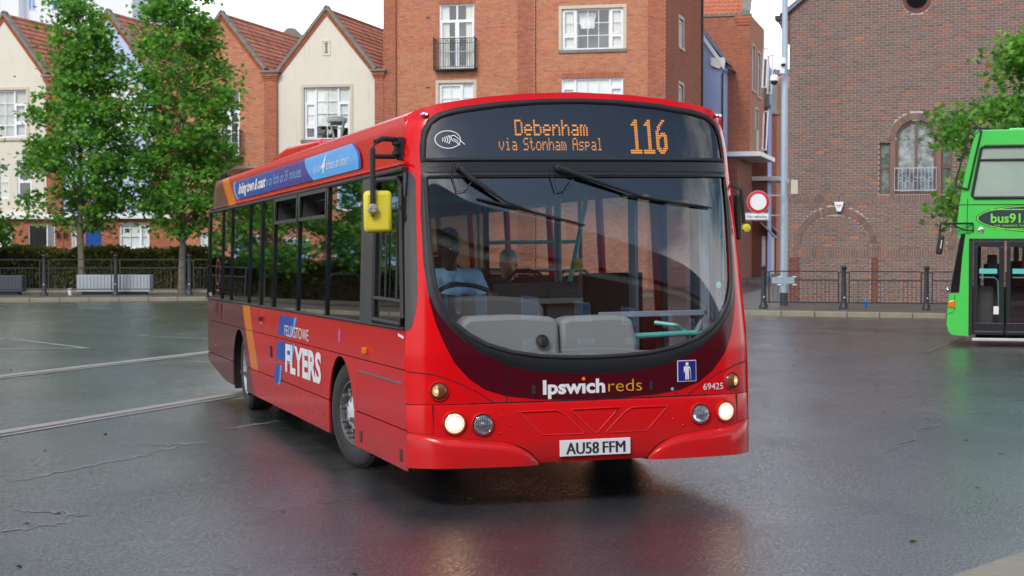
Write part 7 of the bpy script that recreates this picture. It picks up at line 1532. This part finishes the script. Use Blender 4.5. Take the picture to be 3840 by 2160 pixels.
xr = gq(2437, 0)[0]; TOPZ = upp[-1][1]; LEN = 9.8; DW = 2.45
def nose(name, pts, mat, y0=0.0, y1=DW, bow=.30, off=0.0):
    m = MB(); ys = [y0 + (y1 - y0) * (.5 - .5 * cos(pi * i / 24)) for i in range(25)]
    m.grid(lambda i, y: (pts[int(i)][0] - off - bow * (1 - (abs(2 * (y - DW / 2) / DW)) ** 3) + 0.0, y, pts[int(i)][1]), list(range(len(pts))), ys); return m.obj(name, mat, gb, True, angle=60)
nose('front_bumper', prof, 'bus_green', bow=.02); nose('lower_windscreen', scr, 'dark_glass', bow=.03); nose('upper_front', upp, 'bus_green', bow=.02)
m = MB(); m.add([(p[0], -.0, p[1]) for p in prof] + [(xr, 0, prof[-1][1])], [tuple(range(len(prof) + 1))]); m.obj('corner_panel', 'bus_green', gb, solid=.02)
MB().tube([(gq(2383, 778)[0] , -.006, gq(0, 792)[1]), (xr - .28, -.008, gq(0, 786)[1]), (xr - .24, -.008, gq(0, 781)[1]), (xr - .24, -.008, gq(0, 742)[1])], .006, 6).obj('panel_gap', 'void_black', gb)
m = MB(); m.add([(p[0], 0, p[1]) for p in scr] + [(gq(2428, 0)[0], 0, scr[-1][1]), (gq(2420, 0)[0], 0, gq(0, 650)[1]), (gq(2413, 0)[0], 0, scr[0][1])], [tuple(range(len(scr) + 3))]); m.obj('screen_side', 'dark_glass', gb, solid=.02)
cpn = [(gq(2413, 0)[0], gq(0, 742)[1]), (gq(2420, 0)[0], gq(0, 650)[1]), (gq(2428, 0)[0], gq(0, 588)[1]), (xr, gq(0, 588)[1]), (xr, gq(0, 742)[1])]
m = MB(); m.add([(x, .002, z) for x, z in cpn], [tuple(range(5))]); m.obj('front_pillar', 'bus_green', gb, solid=.02)
WT, WBm, WL, WR = gq(0, 369)[1], gq(0, 498)[1], gq(2445, 0)[0], LEN - .6
win_l = [(gq(2444, 0)[0], gq(0, 490)[1]), (gq(2449, 0)[0], gq(0, 498)[1]), (WR, WBm), (WR, WT), (gq(2474, 0)[0], WT), (gq(2466, 0)[0], gq(0, 374)[1])]
um = MB(); L_ = lambda z: float(np.interp(z, [p[1] for p in upp], [p[0] for p in upp])); 
WE = lambda z: float(np.interp(z, [win_l[0][1], win_l[5][1]], [win_l[0][0], win_l[5][0]]))
for (z0, z1, lf, rg_) in ((gq(0, 599)[1], WBm, L_, lambda z: LEN), (WBm, WT, L_, WE), (WT, TOPZ, L_, lambda z: LEN), (WBm, WT, lambda z: WR, lambda z: LEN)):
    n = 8
    for i in range(n):
        za, zb_ = z0 + (z1 - z0) * i / n, z0 + (z1 - z0) * (i + 1) / n; um.quad((lf(za), 0, za), (rg_(za), 0, za), (rg_(zb_), 0, zb_), (lf(zb_), 0, zb_))
um.obj('upper_side', 'bus_green', gb)
rfm = MB(); rfm.grid(lambda x, t: (x + max(0, .35 - x) * 0, DW / 2 - DW / 2 * cos(pi * t), TOPZ + .06 * sin(pi * t)), [upp[-1][0] - .1, 2, 5, LEN], [i / 12 for i in range(13)]); rfm.obj('roof', 'bus_green', gb, True); MB().box(1.05, 3.0, .1, 2.3, TOPZ + .005, TOPZ + .05).obj('roof_pod', 'bus_green', gb, bevel=.02)
MB().tube([(L_(WBm - .12), -.004, WBm - .12), (LEN, -.004, WBm - .12)], .006, 6).obj('panel_gap', 'void_black', gb); MB().tube([(gq(2432, 0)[0], -.004, gq(0, 588)[1]), (gq(2433, 0)[0], -.004, gq(0, 500)[1])], .005, 6).obj('panel_gap', 'void_black', gb)
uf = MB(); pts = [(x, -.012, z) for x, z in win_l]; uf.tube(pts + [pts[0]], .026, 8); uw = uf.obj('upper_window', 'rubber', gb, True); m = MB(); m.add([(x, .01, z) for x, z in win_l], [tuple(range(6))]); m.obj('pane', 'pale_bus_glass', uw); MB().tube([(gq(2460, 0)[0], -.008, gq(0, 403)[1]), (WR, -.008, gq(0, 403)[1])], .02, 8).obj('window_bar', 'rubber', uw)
q = MB(); q.add([(gq(2478, 0)[0], .03, gq(0, 400)[1]), (gq(2485, 0)[0], .03, gq(0, 388)[1]), (gq(2520, 0)[0], .03, gq(0, 381)[1]), (gq(2600, 0)[0], .03, gq(0, 381)[1]), (gq(2600, 0)[0], .03, gq(0, 400)[1])], [(0, 1, 2, 3, 4)]); q.obj('window_opening', 'void_black', uw)
for x in (1.6, 2.4, 3.2, 4.0):
    s_ = MB(); s_.prism([(x - .1, 2.62), (x - .02, 3.05), (x + .05, 3.18), (x + .14, 3.18), (x + .16, 2.62)], .5, .95, 'y'); s_.obj('upper_seat', 'pole_grey', gb, bevel=.03)
MB().quad((WL, .02, WBm), (WR, .02, WBm), (WR, 2.4, WBm - .02), (WL, 2.4, WBm - .02)).obj('upper_floor', 'pale_lining', gb)
fs = MB(); fs.quad((.3, DW, .3), (LEN, DW, .3), (LEN, DW, 1.0), (.3, DW, 1.0)); fs.quad((.3, DW, 1.9), (LEN, DW, 1.9), (LEN, DW, 2.62), (.3, DW, 2.62)); fs.quad((.5, DW, 3.6), (LEN, DW, 3.6), (LEN, DW, TOPZ), (.5, DW, TOPZ)); fs.quad((LEN, 0, .3), (LEN, DW, .3), (LEN, DW, TOPZ), (LEN, 0, TOPZ))
for x in (1.2, 2.6, 4.0, 5.4, 6.8, 8.2): fs.quad((x - .05, DW, 1.0), (x + .05, DW, 1.0), (x + .05, DW, 3.6), (x - .05, DW, 3.6))
fs.obj('far_side', 'bus_green', gb)
# doors
DT, DB = gq(0, 600)[1], gq(0, 843)[1]; dfm = MB(); dx0 = xr; LW = .53
dfm.box(dx0 + .02, dx0 + 2 * LW + .3, -.02, .04, DT - .05, DT); dfm.box(dx0, dx0 + .07, -.02, .04, DB, DT); dfm.box(dx0 + 2 * LW + .18, dx0 + 2 * LW + .3, -.02, .04, DB, DT); de = dfm.obj('door_frame', 'rubber', gb, bevel=.006)
for i in range(2):
    a = dx0 + .08 + i * (LW + .04); b_ = MB(); b_.box(a, a + LW, -.03, .02, DB + .01, DB + .22); b_.box(a, a + LW, -.03, .02, DT - .15, DT - .05); b_.box(a, a + .07, -.03, .02, DB + .22, DT - .15); b_.box(a + LW - .09, a + LW, -.03, .02, DB + .22, DT - .15); d1 = b_.obj('door_leaf', 'bus_black', gb, bevel=.005); MB().quad((a + .07, 0, DB + .22), (a + LW - .09, 0, DB + .22), (a + LW - .09, 0, DT - .15), (a + .07, 0, DT - .15)).obj('door_glass', 'bus_glass' if False else 'clear_glass', d1); MB().box(a + .02, a + LW - .02, -.036, -.03, DB + .06, DB + .075).obj('door_trim', 'dark_steel', d1); MB().box(a + .10, a + LW - .12, -.006, -.001, gq(0, 688)[1], gq(0, 680)[1] + .03).obj('door_notice', 'teal_rail' if i == 0 else 'teal_rail', d1)
    MB().tube([(a + .10, .05, gq(0, 698)[1]), (a + .36, .05, gq(0, 698)[1]), (a + .42, .05, gq(0, 705)[1]), (a + .44, .05, gq(0, 770)[1])], .012, 8).obj('door_handrail', 'teal_rail', d1, True)
MB().box(dx0 + .43, dx0 + .52, -.012, -.002, gq(0, 790)[1], gq(0, 770)[1]).obj('door_sticker', 'print_white', gb)
MB().box(dx0 + .06, dx0 + 2 * LW + .5, -.05, .25, DB - .10, DB - .05).obj('door_step', 'rim_steel', gb, bevel=.008)
lo = MB(); lo.quad((dx0 + 2 * LW + .3, 0, .2), (LEN, 0, .2), (LEN, 0, 1.1), (dx0 + 2 * LW + .3, 0, 1.1)); lo.quad((dx0 + 2 * LW + .3, 0, 1.85), (LEN, 0, 1.85), (LEN, 0, DT + .02), (dx0 + 2 * LW + .3, 0, DT + .02)); lo.quad((xr + .01, -.002, DT), (LEN, -.002, DT), (LEN, -.002, gq(0, 585)[1]), (xr + .01, -.002, gq(0, 585)[1])); lo.obj('lower_side', 'bus_green', gb); MB().quad((dx0 + 2 * LW + .3, .01, 1.1), (LEN, .01, 1.1), (LEN, .01, 1.85), (dx0 + 2 * LW + .3, .01, 1.85)).obj('lower_window', 'bus_glass', gb)
# inside by the doors
MB().box(.4, LEN, .1, 2.4, .22, .30).obj('floor', 'floor_grey', gb); MB().quad((.4, 0.05, 2.35), (LEN, .05, 2.35), (LEN, 2.4, 2.35), (.4, 2.4, 2.35)).obj('lower_ceiling', 'dash_grey', gb)
MB().box(.62, .92, 1.2, 1.7, .3, 1.45).obj('cab_door', 'seat_maroon', gb, bevel=.03); MB().box(.68, .86, .9, 1.15, 1.25, 1.62).obj('ticket_machine', 'pole_grey', gb, bevel=.02); MB().box(1.1, 1.5, 1.3, 1.9, .3, 1.5).obj('luggage_pen', 'seat_maroon', gb, bevel=.03); MB().box(.42, .8, .3, 1.2, .3, 1.05).obj('dashboard', 'dash_grey', gb, bevel=.04)
MB().tube([(1.30, .7, 1.2), (1.33, .7, 1.6), (1.40, .7, 2.2)], .035, 10).obj('red_pole', 'sign_red', gb, True); MB().tube([(.95, 1.2, .3), (.95, 1.2, 2.3)], .018, 8).obj('pole', 'mirror_yellow', gb, True); MB().box(.5, .56, 1.8, 2.2, .3, 2.3).obj('far_pillar', 'pole_grey', gb)
# logo
gl = MB(); lc, rx_, rz_ = (gq(2454, 0)[0] + 1.14, gq(0, 549.5)[1]), 1.14, .248
ellp = lambda rx, rz, y: [(lc[0] + rx * cos(2 * pi * i / 64), y, lc[1] + rz * sin(2 * pi * i / 64)) for i in range(64)]
gl.add(ellp(rx_, rz_, -.004), [tuple(range(64))]); lg = gl.obj('logo_panel', 'slate_panel', gb); q = MB(); a_, b_ = ellp(rx_ * .985, rz_ * .95, -.006), ellp(rx_ * .965, rz_ * .88, -.006); q.add(a_ + b_, [(i, (i + 1) % 64, 64 + (i + 1) % 64, 64 + i) for i in range(64)])
for z in (gq(0, 527.5)[1], gq(0, 576)[1]): q.box(gq(2492, 0)[0], gq(2492, 0)[0] + 1.75, -.007, -.004, z - .008, z + .008)
q.obj('logo_lines', 'green_print', lg); q = MB(); text_on(q, 'bus91.c', lambda x, y: (gq(2491.6, 0)[0] + x, -.008, gq(0, 560)[1] + y), .70, .165, bold=.02); q.obj('lettering', 'green_print', lg); q = MB(); text_on(q, 'THE GREENER WAY', lambda x, y: (gq(2500, 0)[0] + x, -.008, gq(0, 570)[1] + y), .56, .032, bold=.02, space=1.4); q.obj('lettering', 'green_print', lg)
MB().lathe([(.05, -.002), (.05, -.014), (.03, -.02), (0, -.02)], (gq(2467, 0)[0], 0, gq(0, 579)[1]), 'y', 24).obj('door_button', 'chrome', gb, True)
# mirror, branch guard, lamps
m = MB(); m.tube([(gq(2447, 0)[0], -.03, gq(0, 580)[1]), (gq(2447, 0)[0], -.03, gq(0, 562)[1]), (gq(2370, 0)[0], -.25, gq(0, 563)[1]), (gq(2366, 0)[0], -.27, gq(0, 566)[1]), (gq(2364, 0)[0], -.27, gq(0, 592)[1])], .018, 8); m.tube([(gq(2447, 0)[0], -.03, gq(0, 580)[1]), (gq(2425, 0)[0], -.08, gq(0, 579)[1]), (gq(2393, 0)[0], -.2, gq(0, 564)[1])], .014, 8); ga_ = m.obj('mirror_arm', 'rubber', gb, True)
mm = MB(); mm.box(-.055, .055, -.09, .05, -.17, .17); mo = mm.obj('mirror_shell', 'rubber', ga_, bevel=.03, smooth=True); mo.location = (gq(2366, 0)[0], -.27, gq(0, 616)[1]); mo.rotation_euler = (0, radians(8), 0); MB().box(.012, .026, -.095, -.09, -.06, .09).obj('mirror_light', 'print_white', mo)
m = MB(); m.tube([(gq(2434, 0)[0], -.03, gq(0, 476)[1]), (gq(2405, 0)[0], -.05, gq(0, 470)[1]), (gq(2402, 0)[0], -.05, gq(0, 462)[1]), (gq(2438, 0)[0], -.03, gq(0, 326)[1]), (gq(2446, 0)[0], 0, gq(0, 322)[1]), (gq(2500, 0)[0], .3, gq(0, 325)[1])], .016, 8); m.tube([(gq(2434, 0)[0], -.03, gq(0, 476)[1]), (gq(2448, 0)[0], -.03, gq(0, 410)[1]), (gq(2462, 0)[0], -.03, gq(0, 350)[1]), (gq(2466, 0)[0], -.03, gq(0, 330)[1]), (gq(2455, 0)[0], .0, gq(0, 323)[1])], .016, 8); m.tube([(gq(2437, 0)[0], -.03, gq(0, 335)[1]), (gq(2450, 0)[0], -.01, gq(0, 345)[1])], .012, 6); m.obj('branch_guard', 'rubber', gb, True)
im = MB(); im.prism([gq(2385, 768), gq(2387, 758), gq(2400, 755), gq(2403, 757), gq(2403, 774), gq(2400, 775), gq(2387, 772)], -.03, .12, 'y'); im.obj('indicator', 'side_amber', gb, bevel=.012); MB().ell((gq(2384, 0)[0], .05, gq(0, 729)[1]), (.035, .08, .05), 14, 8).obj('front_lamp', 'chrome', gb, True)
for x in (2.35, 7.6): 
    MB().lathe([(.25, .06), (.3, .04), (.42, .04), (.46, .08), (.46, .3), (.2, .3)], (x, 0, .46), 'y', 40).obj('tyre', 'tyre', gb, True); MB().lathe([(.27, .06), (.24, .12), (.1, .1), (0, .08)], (x, 0, .46), 'y', 32).obj('wheel_hub', 'rim_steel', gb, True)
MB().box(.5, LEN, .1, 2.4, .14, .2).obj('underframe', 'void_black', gb)

bpy.context.view_layer.update()
